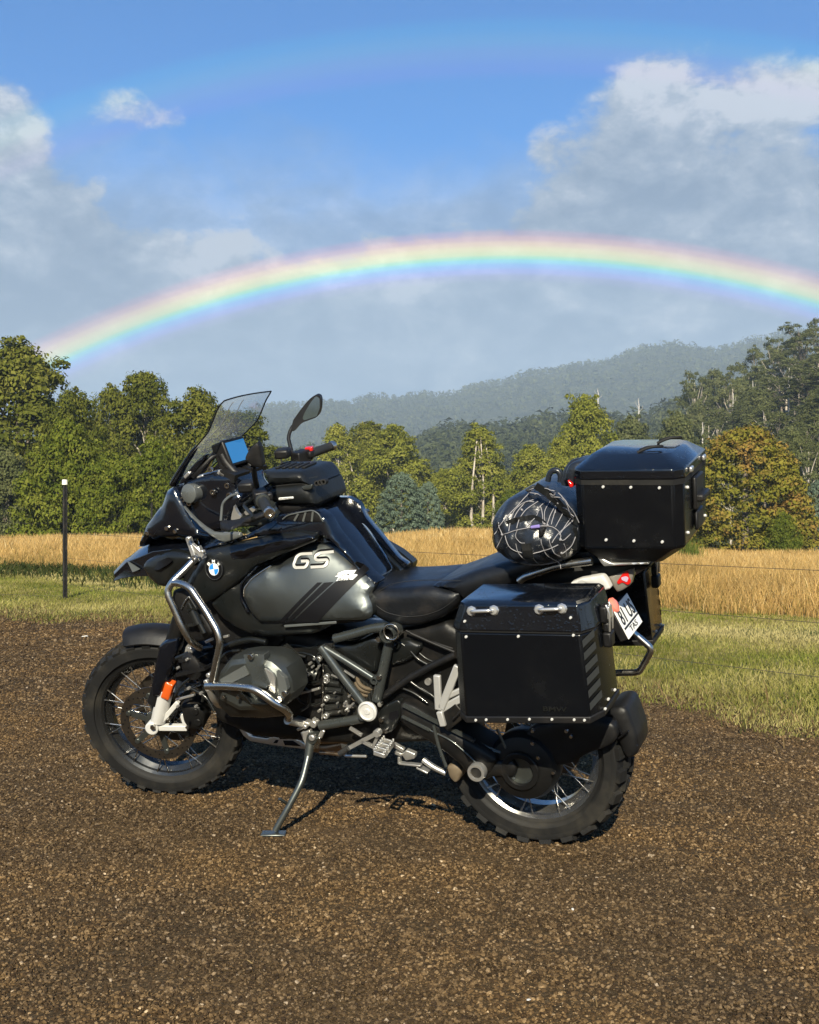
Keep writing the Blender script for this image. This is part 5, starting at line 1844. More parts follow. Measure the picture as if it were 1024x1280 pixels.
# the screen: a bowed sheet, rim picked out by a dark edge
edge_l = [Vector(p) for p in [(1.288, 0.100, 1.247), (1.238, 0.125, 1.287), (1.197, 0.140, 1.322), (1.160, 0.150, 1.357), (1.111, 0.158, 1.398), (1.058, 0.165, 1.440), (1.037, 0.165, 1.474), (1.013, 0.165, 1.515), (0.997, 0.165, 1.534), (0.984, 0.158, 1.546)]]
edge_l = fillet(edge_l, .03, 3)


def bow(i, t):
    p = edge_l[i]
    f = i / (len(edge_l) - 1)
    b = .045 * (1 - f * .72) * (1 - t * t)
    return Vector((p.x + b * .85, p.y * t, p.z + b * .30))


ns, nt = len(edge_l), 13
V = [bow(i, -1 + 2 * j / (nt - 1)) for i in range(ns) for j in range(nt)]
F = [(i * nt + j, i * nt + j + 1, (i + 1) * nt + j + 1, (i + 1) * nt + j) for i in range(ns - 1) for j in range(nt - 1)]
me = new_mesh('windscreen', V, F, GLASS, 180)
ws = link('windscreen', me, BIKE)
rim = [bow(i, 1) for i in range(ns)] + [bow(ns - 1, 1 - 2 * j / (nt - 1)) for j in range(1, nt)] + [bow(i, -1) for i in range(ns - 2, -1, -1)]
MB().tube(rim, .0026, 0, 8).build('screen_edge', BLACK_P, ws, 60)
crs = MB()
for t in (.45, -.1):
    crs.tube([bow(i, t * (1 - .25 * i / ns)) + Vector((-.003, 0, 0)) for i in range(int(ns * .42), int(ns * .9))], .0013, 0, 6)
crs.build_each('screen_crease', CORD, ws, 60)
sb = MB().panel([(1.299, 0.090, 1.243), (1.285, 0.090, 1.269), (1.245, 0.100, 1.306), (1.212, 0.100, 1.342), (1.189, 0.100, 1.366), (1.168, 0.100, 1.384), (1.159, 0.100, 1.383), (1.186, 0.100, 1.348), (1.218, 0.100, 1.313), (1.247, 0.100, 1.272), (1.282, 0.090, 1.238)], .02, .004, .01, .004)
sb.panel([(1.243, 0.110, 1.251), (1.226, 0.110, 1.274), (1.190, 0.110, 1.305), (1.160, 0.110, 1.331), (1.120, 0.110, 1.357), (1.110, 0.110, 1.357), (1.146, 0.110, 1.318), (1.183, 0.110, 1.282), (1.218, 0.110, 1.256)], .02, .004, .01, .004)
sb.build('screen_carrier', GLOSS, BIKE, 40, both=True)


def tilted_screen(name, c, w, h, d, tilt, mat_b, mat_s, inset):
    ca, sa = math.cos(tilt), math.sin(tilt)
    n, u = Vector((-ca, 0, sa)), Vector((sa, 0, ca))
    rot = Matrix((n, Vector((0, -1, 0)), u)).transposed()
    o = MB().box(Vector(c) - n * d / 2, (d, w, h), rot).build(name, mat_b, BIKE, 40, .006)
    MB().box(Vector(c) + n * .0012, (.003, w - inset * 2, h - inset * 2), rot).build('screen', mat_s, o, 40)
    return o


tilted_screen('navigation_display', (1.052, .0, 1.352), .140, .098, .055, R(18), PLAST, SCREEN, .011)
tilted_screen('instrument_display', (1.075, .0, 1.245), .190, .105, .04, R(32), PLAST, principled('dark_screen', (.006, .007, .01), .08), .009)

# ------------------------------------------------------------------ tank and side panels
def width(pts, w):
    """the far side makes the top outline in the view: give traced points their true half width"""
    return [(p[0], w, p[2]) for p in pts]


tk = MB().panel(width([(0.968, 0.075, 1.052), (0.879, 0.030, 1.126), (0.825, -0.020, 1.142), (0.761, -0.050, 1.153), (0.706, -0.060, 1.158), (0.666, -0.060, 1.134), (0.595, -0.060, 1.044), (0.539, -0.060, 0.968), (0.500, -0.060, 0.917), (0.505, 0.000, 0.890), (0.512, 0.075, 0.851), (0.655, 0.075, 0.794), (0.812, 0.075, 0.782), (0.942, 0.075, 0.813), (1.012, 0.075, 0.908)], .07), solid=True, bulge=.070, edge=.08, corner=.03, res=.02)
tank = tk.build('fuel_tank', GLOSS, BIKE, 60)
sh = MB().panel([(1.107, 0.200, 1.046), (1.029, 0.200, 1.070), (0.942, 0.200, 1.080), (0.852, 0.190, 1.125), (0.796, 0.170, 1.157), (0.721, 0.165, 1.169), (0.665, 0.165, 1.168), (0.627, 0.170, 1.147), (0.602, 0.165, 1.093), (0.550, 0.165, 1.030), (0.490, 0.165, 0.953), (0.453, 0.165, 0.928), (0.468, 0.170, 0.915), (0.515, 0.175, 0.962), (0.568, 0.175, 1.018), (0.613, 0.178, 1.070), (0.660, 0.182, 1.090), (0.785, 0.200, 1.096), (0.889, 0.200, 1.084), (1.012, 0.200, 1.051), (1.095, 0.200, 1.032)], .05, .012, .03, .012)
shld = sh.build('tank_shoulder', GLOSS, BIKE, 40)
far_sh = sh.mirrored()
for v in far_sh.V:
    v.y = -.105 + (v.y + .17) * .6
far_sh.build('tank_shoulder', GLOSS, BIKE, 40)
vt = MB().panel([(0.786, 0.186, 1.140), (0.765, 0.186, 1.155), (0.709, 0.186, 1.166), (0.669, 0.186, 1.172), (0.648, 0.186, 1.162), (0.633, 0.186, 1.135), (0.651, 0.186, 1.131), (0.717, 0.186, 1.133)], .004, .003, .01, .006)
vo_ = vt.build('shoulder_vent', PLAST, shld, 40)
bars = MB()
for a, b in (([(0.737, 0.192, 1.138)][0], [(0.720, 0.192, 1.161)][0]), ([(0.704, 0.192, 1.136)][0], [(0.691, 0.192, 1.166)][0]), ([(0.671, 0.192, 1.136)][0], [(0.663, 0.192, 1.169)][0])):
    bars.bar(a, b, .007, .004)
bars.tube([(0.782, 0.192, 1.143), (0.761, 0.192, 1.157), (0.705, 0.192, 1.168), (0.666, 0.192, 1.174), (0.644, 0.192, 1.164), (0.629, 0.192, 1.136)], .0025, .02, 8)
bars.build_each('vent_bar', SMOKE, vo_, 40)

lw = [(1.089, 0.215, 0.845), (1.019, 0.215, 0.920), (0.976, 0.205, 0.942), (0.923, 0.190, 0.981), (0.864, 0.175, 0.986), (0.705, 0.120, 1.074), (0.634, 0.115, 1.054), (0.553, 0.120, 0.976), (0.479, 0.130, 0.904), (0.506, 0.150, 0.866), (0.486, 0.165, 0.829), (0.502, 0.185, 0.797), (0.618, 0.200, 0.786), (0.682, 0.215, 0.756), (0.869, 0.215, 0.736), (0.947, 0.215, 0.744), (0.998, 0.215, 0.765), (1.048, 0.215, 0.795)]
MB().panel(lw, .06, .022, .04, .02).build('lower_cover', SATIN, BIKE, 40, both=True)
fl = [(0.656, 0.215, 1.074), (0.724, 0.220, 1.048), (0.768, 0.235, 1.034), (0.875, 0.235, 0.991), (0.921, 0.235, 0.952), (0.960, 0.235, 0.928), (1.018, 0.235, 0.891), (1.054, 0.235, 0.870), (1.090, 0.230, 0.852), (1.147, 0.220, 0.857), (1.192, 0.210, 0.909), (1.154, 0.210, 0.958), (1.116, 0.220, 0.991), (1.082, 0.220, 1.038), (1.010, 0.225, 1.053), (0.925, 0.222, 1.070), (0.835, 0.218, 1.088), (0.723, 0.210, 1.108), (0.650, 0.210, 1.098)]
fs = Skin(fl, .022, .05, .012, .02)
fair = MB().panel(fl, .05, skin=fs).build('side_fairing', SATIN, BIKE, 40, both=True)
fac = MB().panel([(0.972, 0.247, 1.040), (0.871, 0.247, 1.065), (0.767, 0.247, 1.087), (0.659, 0.238, 1.099), (0.642, 0.238, 1.089), (0.720, 0.247, 1.064), (0.824, 0.247, 1.033), (0.916, 0.247, 1.013), (0.962, 0.247, 1.012)], .012, .005, .02, .01)
fac.build('fairing_facet', GLOSS, fair, 40)

sp_out = [(0.708, 0.172, 1.055), (0.648, 0.158, 1.049), (0.618, 0.157, 1.032), (0.551, 0.164, 0.988), (0.508, 0.170, 0.962), (0.463, 0.180, 0.919), (0.482, 0.200, 0.890), (0.467, 0.206, 0.860), (0.465, 0.212, 0.832), (0.475, 0.216, 0.816), (0.512, 0.226, 0.813), (0.642, 0.245, 0.812), (0.792, 0.245, 0.803), (0.878, 0.245, 0.797), (0.908, 0.250, 0.832), (0.932, 0.250, 0.883), (0.929, 0.250, 0.911), (0.905, 0.242, 0.945), (0.845, 0.228, 0.983), (0.802, 0.212, 0.986)]
ss = Skin(sp_out, .026, .11, .010, .02)
spn = MB().panel(sp_out, .04, skin=ss, res=.016).build('tank_panel', SILVER, BIKE, 30, both=True)


def on_skin(sk, pts, lift):
    out = []
    for p in pts:
        out.append((p[0], float(sk.at([(p[0], p[2])])[0]) + lift, p[2]))
    return out


def decal(sk, pts, mat, name, parent, lift=.0016, corner=0.0):
    s2 = Skin(on_skin(sk, [tuple(p) for p in densify([Vector(p) for p in pts], .02)], lift), 0, .01, 0, .02)
    mb = MB().panel(None, .0012, skin=s2, res=.018)
    # the sheet itself follows the swell of the panel below it
    n = len(mb.V) // 2
    ys = sk.at(np.array([(v.x, v.z) for v in mb.V[:n]]))
    for i in range(n):
        mb.V[i].y = ys[i] + lift
        mb.V[i + n].y = ys[i] + lift - .0012
    return mb.build(name, mat, parent, 40)


decal(ss, [(0.653, 0.232, 0.936), (0.636, 0.232, 0.936), (0.780, 0.232, 0.801), (0.801, 0.232, 0.800)], BLACK_P, 'side_stripe', spn)
decal(ss, [(0.630, 0.232, 0.935), (0.597, 0.232, 0.937), (0.754, 0.232, 0.802), (0.774, 0.232, 0.801)], BLACK_P, 'side_stripe', spn)
decal(ss, [(0.591, 0.232, 0.937), (0.533, 0.232, 0.941), (0.519, 0.232, 0.955), (0.554, 0.232, 0.971), (0.518, 0.232, 1.004), (0.479, 0.232, 0.975), (0.648, 0.232, 0.808), (0.746, 0.232, 0.803)], BLACK_P, 'side_stripe', spn)
decal(ss, [(0.565, 0.232, 0.970), (0.528, 0.232, 0.970), (0.535, 0.232, 0.959), (0.521, 0.232, 0.956), (0.533, 0.232, 0.943), (0.588, 0.232, 0.940), (0.581, 0.232, 0.952), (0.593, 0.232, 0.953), (0.586, 0.232, 0.963)], ALU, 'name_tag', spn, .0030)


def skin_letters(s, sk, c0, c1, h, mat, name, parent, depth, shear, lift, bold=0.0):
    """letters standing on a panel from c0 to c1 (left to right as seen from its side)"""
    a, b = Vector(c0), Vector(c1)
    w = (b - a).length
    V, F = text_shape(s, w, h, depth, shear, bold)
    r = (b - a).normalized()
    up = Vector((-r.z, 0, r.x)) * (1 if r.x > 0 else -1)
    up = Vector((0, 0, 1)) - r * r.z
    up.normalize()
    out = []
    for v in V:
        p = a + r * v[0] + up * v[1]
        y = float(sk.at([(p.x, p.z)])[0])
        out.append((p.x, y + lift + v[2], p.z))
    return MB().add(out, F).build(name, mat, parent, 30)


skin_letters('Triple', ss, [(0.591, 0.225, 0.953)][0], [(0.546, 0.225, 0.955)][0], .0085, BLACK_P, 'tag_lettering', spn, .0008, .3, .0042)
skin_letters('Black', ss, [(0.583, 0.225, 0.940)][0], [(0.540, 0.225, 0.942)][0], .0085, BLACK_P, 'tag_lettering', spn, .0008, .3, .0042)
GSO, GSR = Vector([(0.742, 0.216, 0.984)][0]), Vector([(0.620, 0.205, 0.986)][0])
gw = GSR - GSO
gh = .042


def emblem(off, wd, depth, lift, mat, name):
    mb = MB()
    for x0_, path in ((0.0, [(1.06, 1), (.28, 1), (.06, .80), (.0, .22), (.12, 0), (.80, 0), (.93, .16), (.97, .47), (.50, .47)]), (.54, [(1.06, 1), (.26, 1), (.08, .80), (.12, .56), (.30, .48), (.84, .48), (.96, .34), (.90, .12), (.76, 0), (-.02, 0)])):
        P = []
        for u, v in path:
            p = GSO + gw * (x0_ + u * .43 + v * .045) + Vector((0, 0, gh * v)) + off
            P.append(Vector((p.x, float(ss.at([(p.x, p.z)])[0]) + lift, p.z)))
        P = fillet(P, .007, 3)
        for a, b in zip(P[:-1], P[1:]):
            d = (b - a).normalized()
            mb.bar(a - d * wd * .2, b + d * wd * .2, wd, depth)
    return mb.build(name, mat, spn, 30)


emblem(Vector((.002, 0, .0042)), .0125, .003, .0012, BLACK_P, 'emblem_shadow')
emblem(Vector((0, 0, 0)), .0090, .004, .0040, WHITE, 'emblem')
edge_glint = MB().tube(on_skin(ss, [(0.824, 0.260, 0.990), (0.860, 0.260, 0.970), (0.893, 0.260, 0.948), (0.916, 0.260, 0.922), (0.921, 0.260, 0.913), (0.924, 0.260, 0.887)], .0), .0032, .02, 8)
edge_glint.build('panel_edge_glint', STEEL, spn, 60)  # bright tube put in for the sunlit edge of the panel
MB().bar([(0.785, 0.245, 0.785)][0], [(0.585, 0.245, 0.807)][0], .009, .006).build('lower_edge_glint', SMOKE, BIKE, 40, .002)  # pale bar put in as the highlight along the lower edge
MB().panel([(0.943, 0.245, 0.930), (0.915, 0.245, 0.955), (0.871, 0.245, 0.992), (0.863, 0.245, 0.992), (0.902, 0.245, 0.955), (0.936, 0.245, 0.925), (0.943, 0.245, 0.880), (0.918, 0.245, 0.828), (0.930, 0.245, 0.829), (0.950, 0.245, 0.870)], .01, .003, .01, .006).build('panel_surround', GLOSS, BIKE, 40, both=True)

# round badge: black ring with letters, blue and white quarters
bc = Vector([(1.036, 0.250, 0.979)][0])
bc.y = float(fs.at([(bc.x, bc.z)])[0]) + .003
bn = Vector((.10, 1, .12)).normalized()
badge = MB().lathe([(.0385, -.004), (.0385, .001), (.037, .003), (.0355, .0035), (.0345, .0028), (.001, .0028)], bc, bn, 40).build('tank_badge', BLACK_P, BIKE, 30)
MB().ring(bc + bn * .003, .0372, .0352, bn, .0012, 44).build('badge_rim', GREY_P, badge, 30)
MB().ring(bc + bn * .003, .0212, .0198, bn, .0010, 40).build('badge_rim', WHITE_P, badge, 30)
br_ = Vector((-1, 0, 0)) - bn * Vector((-1, 0, 0)).dot(bn)
br_.normalize()
bu = bn.cross(br_) if bn.cross(br_).z > 0 else -bn.cross(br_)
for q in range(4):
    V = [bc + bn * .0036]
    for k in range(9):
        a = math.pi / 2 * (q + k / 8) + R(8)
        V.append(bc + bn * .0036 + (br_ * math.cos(a) + bu * math.sin(a)) * .0198)
    MB().add(V, [tuple(range(10))]).build('badge_quarter', WHITE_P if q % 2 == 0 else BLUE_P, badge, None)
for ch, a in (('B', 138), ('M', 90), ('W', 42)):
    d = br_ * math.cos(R(a)) + bu * math.sin(R(a))
    t = br_ * math.sin(R(a)) - bu * math.cos(R(a))
    letters(ch, bc + bn * .0032 + d * .0225 - t * .006, t, d, .012, .0105, WHITE_P, 'badge_letter', badge, .0008, 0, .02)

# ------------------------------------------------------------------ seat
rsd = MB().panel(width([(0.514, 0.135, 0.864), (0.506, 0.080, 0.896), (0.502, 0.000, 0.913), (0.502, -0.100, 0.906), (0.445, -0.120, 0.904), (0.385, -0.120, 0.907), (0.325, -0.120, 0.912), (0.272, -0.120, 0.918), (0.226, -0.100, 0.909), (0.157, 0.135, 0.905), (0.185, 0.135, 0.854), (0.238, 0.135, 0.811), (0.309, 0.135, 0.784), (0.386, 0.135, 0.775), (0.455, 0.135, 0.788), (0.505, 0.135, 0.820)], .138), solid=True, bulge=.040, edge=.034, corner=.02, res=.018)
rsd.build('rider_seat', SEATM, BIKE, 60)
psd = MB().panel(width([(0.299, -0.120, 0.907), (0.205, -0.120, 0.939), (0.127, -0.120, 0.970), (0.076, -0.120, 0.983), (-0.104, 0.135, 1.037), (-0.153, 0.135, 0.999), (-0.041, 0.135, 0.946), (0.007, 0.135, 0.923), (0.079, 0.135, 0.903), (0.163, 0.135, 0.871), (0.183, 0.135, 0.892), (0.227, 0.000, 0.910)], .135), solid=True, bulge=.045, edge=.034, corner=.02, res=.018)
psd.build('passenger_seat', SEATM, BIKE, 60)

st_ = Skin(width([(0.514, 0.135, 0.864), (0.506, 0.080, 0.896), (0.502, 0.000, 0.913), (0.502, -0.100, 0.906), (0.445, -0.120, 0.904), (0.385, -0.120, 0.907), (0.325, -0.120, 0.912), (0.272, -0.120, 0.918), (0.226, -0.100, 0.909), (0.157, 0.135, 0.905), (0.185, 0.135, 0.854), (0.238, 0.135, 0.811), (0.309, 0.135, 0.784), (0.386, 0.135, 0.775), (0.455, 0.135, 0.788), (0.505, 0.135, 0.820)], .138), .040, .034, .02, .018)
for pth in ([(0.476, 0.170, 0.857), (0.436, 0.170, 0.828), (0.367, 0.170, 0.814), (0.291, 0.170, 0.823), (0.227, 0.170, 0.848), (0.182, 0.170, 0.884)], [(0.462, 0.170, 0.893), (0.408, 0.170, 0.925), (0.331, 0.170, 0.939), (0.244, 0.170, 0.943), (0.159, 0.170, 0.943)]):
    P = []
    for p in fillet([Vector(q) for q in pth], .03):
        P.append(Vector((p.x, float(st_.at([(p.x, p.z)])[0]) + .0004, p.z)))
    MB().tube(P, .0011, 0, 6).build('seat_seam', GRIP, BIKE, 60)

# ------------------------------------------------------------------ engine and frame
eb = MB().panel([(1.141, 0.110, 0.682), (0.949, 0.110, 0.750), (0.604, 0.110, 0.708), (0.243, 0.110, 0.794), (0.135, 0.110, 0.731), (0.173, 0.110, 0.508), (0.275, 0.110, 0.373), (0.547, 0.110, 0.335), (0.769, 0.110, 0.322), (1.032, 0.110, 0.323), (1.180, 0.110, 0.373), (1.220, 0.110, 0.525)], solid=True, bulge=.03, edge=.03)
eb.build('engine_block', DARK, BIKE, 40)
fill = MB().panel([(0.258, 0.070, 0.795), (0.082, 0.070, 0.897), (-0.135, 0.070, 0.942), (-0.251, 0.070, 0.919), (-0.176, 0.070, 0.733), (-0.087, 0.070, 0.567), (0.104, 0.070, 0.582), (0.197, 0.070, 0.464), (0.278, 0.070, 0.543)], solid=True, bulge=.02, edge=.03)
fill.build('rear_subframe_box', PLAST, BIKE, 40)
rdm = MB().panel([(1.179, 0.130, 0.948), (1.007, 0.130, 0.987), (0.874, 0.130, 0.875), (0.845, 0.130, 0.702), (0.954, 0.130, 0.608), (1.122, 0.130, 0.599), (1.172, 0.130, 0.686), (1.233, 0.130, 0.804)], solid=True, bulge=.03, edge=.03)
rdm.build('radiator', PLAST, BIKE, 40)
# finned barrel, then the head cover
cy = MB()
c0 = [(0.900, 0.280, 0.590)][0]
for k in range(7):
    y0 = .165 + k * .022
    cy.box((c0[0], y0, c0[2]), (.215 - .004 * k, .007, .165))
cy.box((c0[0], .22, c0[2]), (.17, .20, .13))
cy.build('cylinder_barrel', CASTD, BIKE, 40, .002, both=True)
hc_o = [(0.992, 0.375, 0.615), (0.975, 0.375, 0.655), (0.958, 0.375, 0.676), (0.924, 0.375, 0.708), (0.871, 0.375, 0.718), (0.794, 0.375, 0.721), (0.756, 0.375, 0.712), (0.720, 0.375, 0.684), (0.702, 0.375, 0.645), (0.702, 0.375, 0.599), (0.732, 0.375, 0.556), (0.778, 0.375, 0.534), (0.913, 0.375, 0.523), (0.988, 0.375, 0.556)]
hco = [Vector(p) for p in hc_o]
cen = sum(hco, Vector()) / len(hco)


def inset(f, y):
    return [Vector((cen.x + (p.x - cen.x) * f, y, cen.z + (p.z - cen.z) * f)) for p in hco]


hm = MB().loft([inset(.93, .25), inset(1.0, .27), inset(1.0, .368), inset(.93, .386), inset(.78, .398)])
hcv = hm.build('cylinder_cover', CAST, BIKE, 25, .003, both=True)
MB().panel([(0.858, 0.400, 0.731), (0.780, 0.400, 0.736), (0.777, 0.405, 0.721), (0.784, 0.412, 0.700), (0.764, 0.412, 0.640), (0.776, 0.412, 0.623), (0.833, 0.412, 0.635), (0.824, 0.412, 0.648), (0.847, 0.408, 0.704)], .035, .0, .015, .003).build('cover_strap', FRAME, hcv, 30, .003)
MB().panel([(0.784, 0.404, 0.691), (0.752, 0.404, 0.677), (0.744, 0.404, 0.654), (0.750, 0.404, 0.605), (0.774, 0.404, 0.616), (0.767, 0.404, 0.637)], .02, .0, .012, .003).build('cover_plate', ALU, hcv, 30, .002)
MB().panel([(0.959, 0.403, 0.640), (0.857, 0.403, 0.694), (0.842, 0.403, 0.664), (0.913, 0.403, 0.631), (0.956, 0.403, 0.627)], .02, .0, .01, .003).build('cover_rib', SMOKE, hcv, 30, .002)
MB().panel([(0.737, 0.403, 0.684), (0.708, 0.403, 0.659), (0.702, 0.403, 0.623), (0.715, 0.403, 0.595), (0.733, 0.403, 0.584), (0.736, 0.403, 0.630)], .02, .0, .01, .003).build('cover_rib', SMOKE, hcv, 30, .002)
bl = MB()
for q in [(0.823, 0.410, 0.729), (0.732, 0.400, 0.590), (0.715, 0.400, 0.607)]:
    bl.disc(q, .010, (0, 1, 0), .008, 12)
bl.build_each('cover_bolt', STEEL, hcv, 30)

# crash bars
cb = MB()
cb.tube([(1.093, 0.270, 1.021), (1.119, 0.300, 0.990), (1.148, 0.340, 0.956), (1.165, 0.350, 0.929), (1.163, 0.355, 0.908), (1.122, 0.350, 0.792), (1.109, 0.330, 0.740), (1.112, 0.280, 0.703)], .0125, .03, 14)
cb.tube([(1.155, 0.340, 0.950), (1.117, 0.345, 0.952), (1.070, 0.355, 0.942), (1.006, 0.370, 0.866), (0.959, 0.385, 0.804), (0.949, 0.390, 0.766), (0.972, 0.395, 0.693), (0.992, 0.400, 0.630)], .0125, .04, 14)
cb.build_each('crash_bar', STEEL, BIKE, 60, both=True)
MB().tube([(1.023, 0.390, 0.607), (0.985, 0.400, 0.614), (0.931, 0.410, 0.621), (0.869, 0.425, 0.627), (0.820, 0.430, 0.628), (0.787, 0.430, 0.615), (0.747, 0.420, 0.578), (0.721, 0.400, 0.552), (0.731, 0.360, 0.520), (0.784, 0.280, 0.470)], .0135, .04, 14).build('crash_bar', STEEL, BIKE, 60, both=True)
lowb = MB().tube([(1.014, 0.390, 0.602), (1.019, 0.370, 0.561), (1.036, 0.320, 0.516), (1.071, 0.250, 0.485)], .012, .03, 12)
lowb.tube([(0.801, 0.260, 0.455), (0.801, 0.200, 0.424), (0.788, 0.160, 0.404)], .015, .02, 12)
lowb.build_each('crash_bar_mount', ALU, BIKE, 60, both=True)
MB().ring([(1.083, 0.285, 1.024)][0], .0125, .0075, (.3, 1, .2), .010).build('crash_bar_end', STEEL, BIKE, 40, both=True)
cbk = MB()
cbk.bar([(1.127, 0.250, 1.088)][0], [(1.103, 0.260, 1.027)][0], .016, .02).bar([(1.116, 0.255, 1.066)][0], [(1.068, 0.255, 1.026)][0], .018, .016).bar([(1.090, 0.250, 1.059)][0], [(1.071, 0.250, 1.016)][0], .010, .02)
cbk.disc([(1.106, 0.280, 1.092)][0], .008, (0, 1, 0), .008, 10).disc([(1.055, 0.280, 1.047)][0], .007, (0, 1, 0), .008, 10)
cbk.build_each('crash_bar_bracket', ALU, BIKE, 40, .002, both=True)
MB().panel([(0.971, 0.400, 0.614), (0.887, 0.420, 0.627), (0.862, 0.418, 0.598), (0.834, 0.418, 0.568), (0.794, 0.418, 0.571), (0.758, 0.415, 0.573), (0.748, 0.360, 0.512), (0.850, 0.340, 0.489), (0.976, 0.340, 0.484), (0.998, 0.370, 0.535)], .012, .004, .02, .006).build('cylinder_guard', SATIN, BIKE, 40, .001, both=True)
gb = MB()
for q in [(0.943, 0.415, 0.584), (0.880, 0.424, 0.591)]:
    gb.disc(q, .006, (0, 1, 0), .006, 8)
gb.build_each('guard_bolt', STEEL, BIKE, 30)
ip = MB().panel([(1.171, 0.310, 0.917), (1.124, 0.310, 0.926), (1.074, 0.300, 0.849), (1.037, 0.300, 0.766), (1.083, 0.280, 0.731), (1.138, 0.290, 0.726), (1.162, 0.310, 0.796), (1.187, 0.310, 0.865)], .02, .008, .03, .01)
rad = ip.build('radiator_shroud', PLAST, BIKE, 40, both=True)
rk = MB().tube([(1.104, 0.325, 0.878), (1.054, 0.325, 0.773)], .010, 0, 10).tube([(1.094, 0.325, 0.850), (1.074, 0.325, 0.804)], .017, 0, 12).tube([(1.094, 0.330, 0.897), (1.070, 0.330, 0.858)], .006, 0, 8)
rk.bar([(1.110, 0.330, 0.856)][0], [(1.059, 0.330, 0.864)][0], .008, .01).bar([(1.118, 0.330, 0.798)][0], [(1.080, 0.330, 0.805)][0], .008, .01)
rk.build_each('shroud_strut', SATIN, rad, 50)
MB().tube([(1.142, 0.318, 0.852), (1.125, 0.318, 0.879), (1.106, 0.318, 0.897)], .003, .02, 8).tube([(1.106, 0.318, 0.899), (1.085, 0.318, 0.865)], .003, .02, 8).build_each('shroud_rib', STEEL, rad, 60)
hn = MB().lathe([(.001, -.035), (.045, -.03), (.052, .0), (.050, .02), (.040, .028), (.001, .03)], [(1.199, 0.200, 0.609)][0], (.25, 1, -.1), 26)
hn.bar([(1.261, 0.210, 0.578)][0], [(1.134, 0.210, 0.610)][0], .012, .05).bar([(1.246, 0.200, 0.631)][0], [(1.154, 0.200, 0.642)][0], .012, .06)
hn.build('horn', PLAST, BIKE, 40, both=True)
bits = MB()
for a, b, w_ in (([(1.055, 0.220, 0.726)][0], [(1.028, 0.220, 0.733)][0], .008), ([(1.220, 0.200, 0.672)][0], [(1.201, 0.200, 0.652)][0], .014), ([(1.140, 0.200, 0.698)][0], [(1.110, 0.200, 0.711)][0], .010), ([(0.780, 0.190, 0.528)][0], [(0.703, 0.190, 0.552)][0], .007), ([(0.800, 0.160, 0.635)][0], [(0.789, 0.160, 0.618)][0], .012), ([(1.319, 0.170, 0.460)][0], [(1.237, 0.170, 0.484)][0], .008), ([(0.764, 0.170, 0.575)][0], [(0.785, 0.170, 0.581)][0], .008)):
    bits.bar(a, b, w_, .012)
for q in [(1.199, 0.210, 0.673), (1.015, 0.380, 0.645), (1.028, 0.380, 0.621), (1.018, 0.390, 0.599)]:
    bits.disc(q, .008, (0, 1, 0), .010, 10)
for q in [(0.700, 0.180, 0.653), (0.677, 0.180, 0.591), (0.679, 0.180, 0.577), (0.685, 0.180, 0.513), (0.694, 0.180, 0.449)]:
    bits.ring(q, .010, .004, (0, 1, 0), .008, 14)
bits.build_each('engine_fitting', ALU, BIKE, 40, .001)
hose = MB()
for pth, r_ in (([(0.926, 0.150, 0.661), (0.864, 0.150, 0.640), (0.809, 0.150, 0.657), (0.768, 0.150, 0.645)], .009), ([(0.844, 0.160, 0.625), (0.799, 0.160, 0.599), (0.738, 0.160, 0.631), (0.708, 0.160, 0.666)], .006), ([(0.825, 0.170, 0.552), (0.796, 0.170, 0.578), (0.763, 0.170, 0.590), (0.727, 0.170, 0.635)], .005), ([(0.816, 0.170, 0.533), (0.767, 0.170, 0.556), (0.713, 0.170, 0.569)], .004), ([(0.904, 0.130, 0.665), (0.827, 0.130, 0.684), (0.749, 0.130, 0.673), (0.722, 0.130, 0.689)], .012), ([(1.066, 0.200, 0.683), (1.009, 0.200, 0.704), (0.941, 0.200, 0.719), (0.889, 0.200, 0.710)], .012), ([(1.290, 0.180, 0.622), (1.207, 0.180, 0.657), (1.121, 0.180, 0.674)], .008), ([(1.275, 0.170, 0.519), (1.187, 0.170, 0.482), (1.159, 0.170, 0.427)], .006), ([(1.205, 0.200, 0.572), (1.267, 0.200, 0.530), (1.302, 0.200, 0.484)], .005)):
    hose.tube(pth, r_, .03, 8)
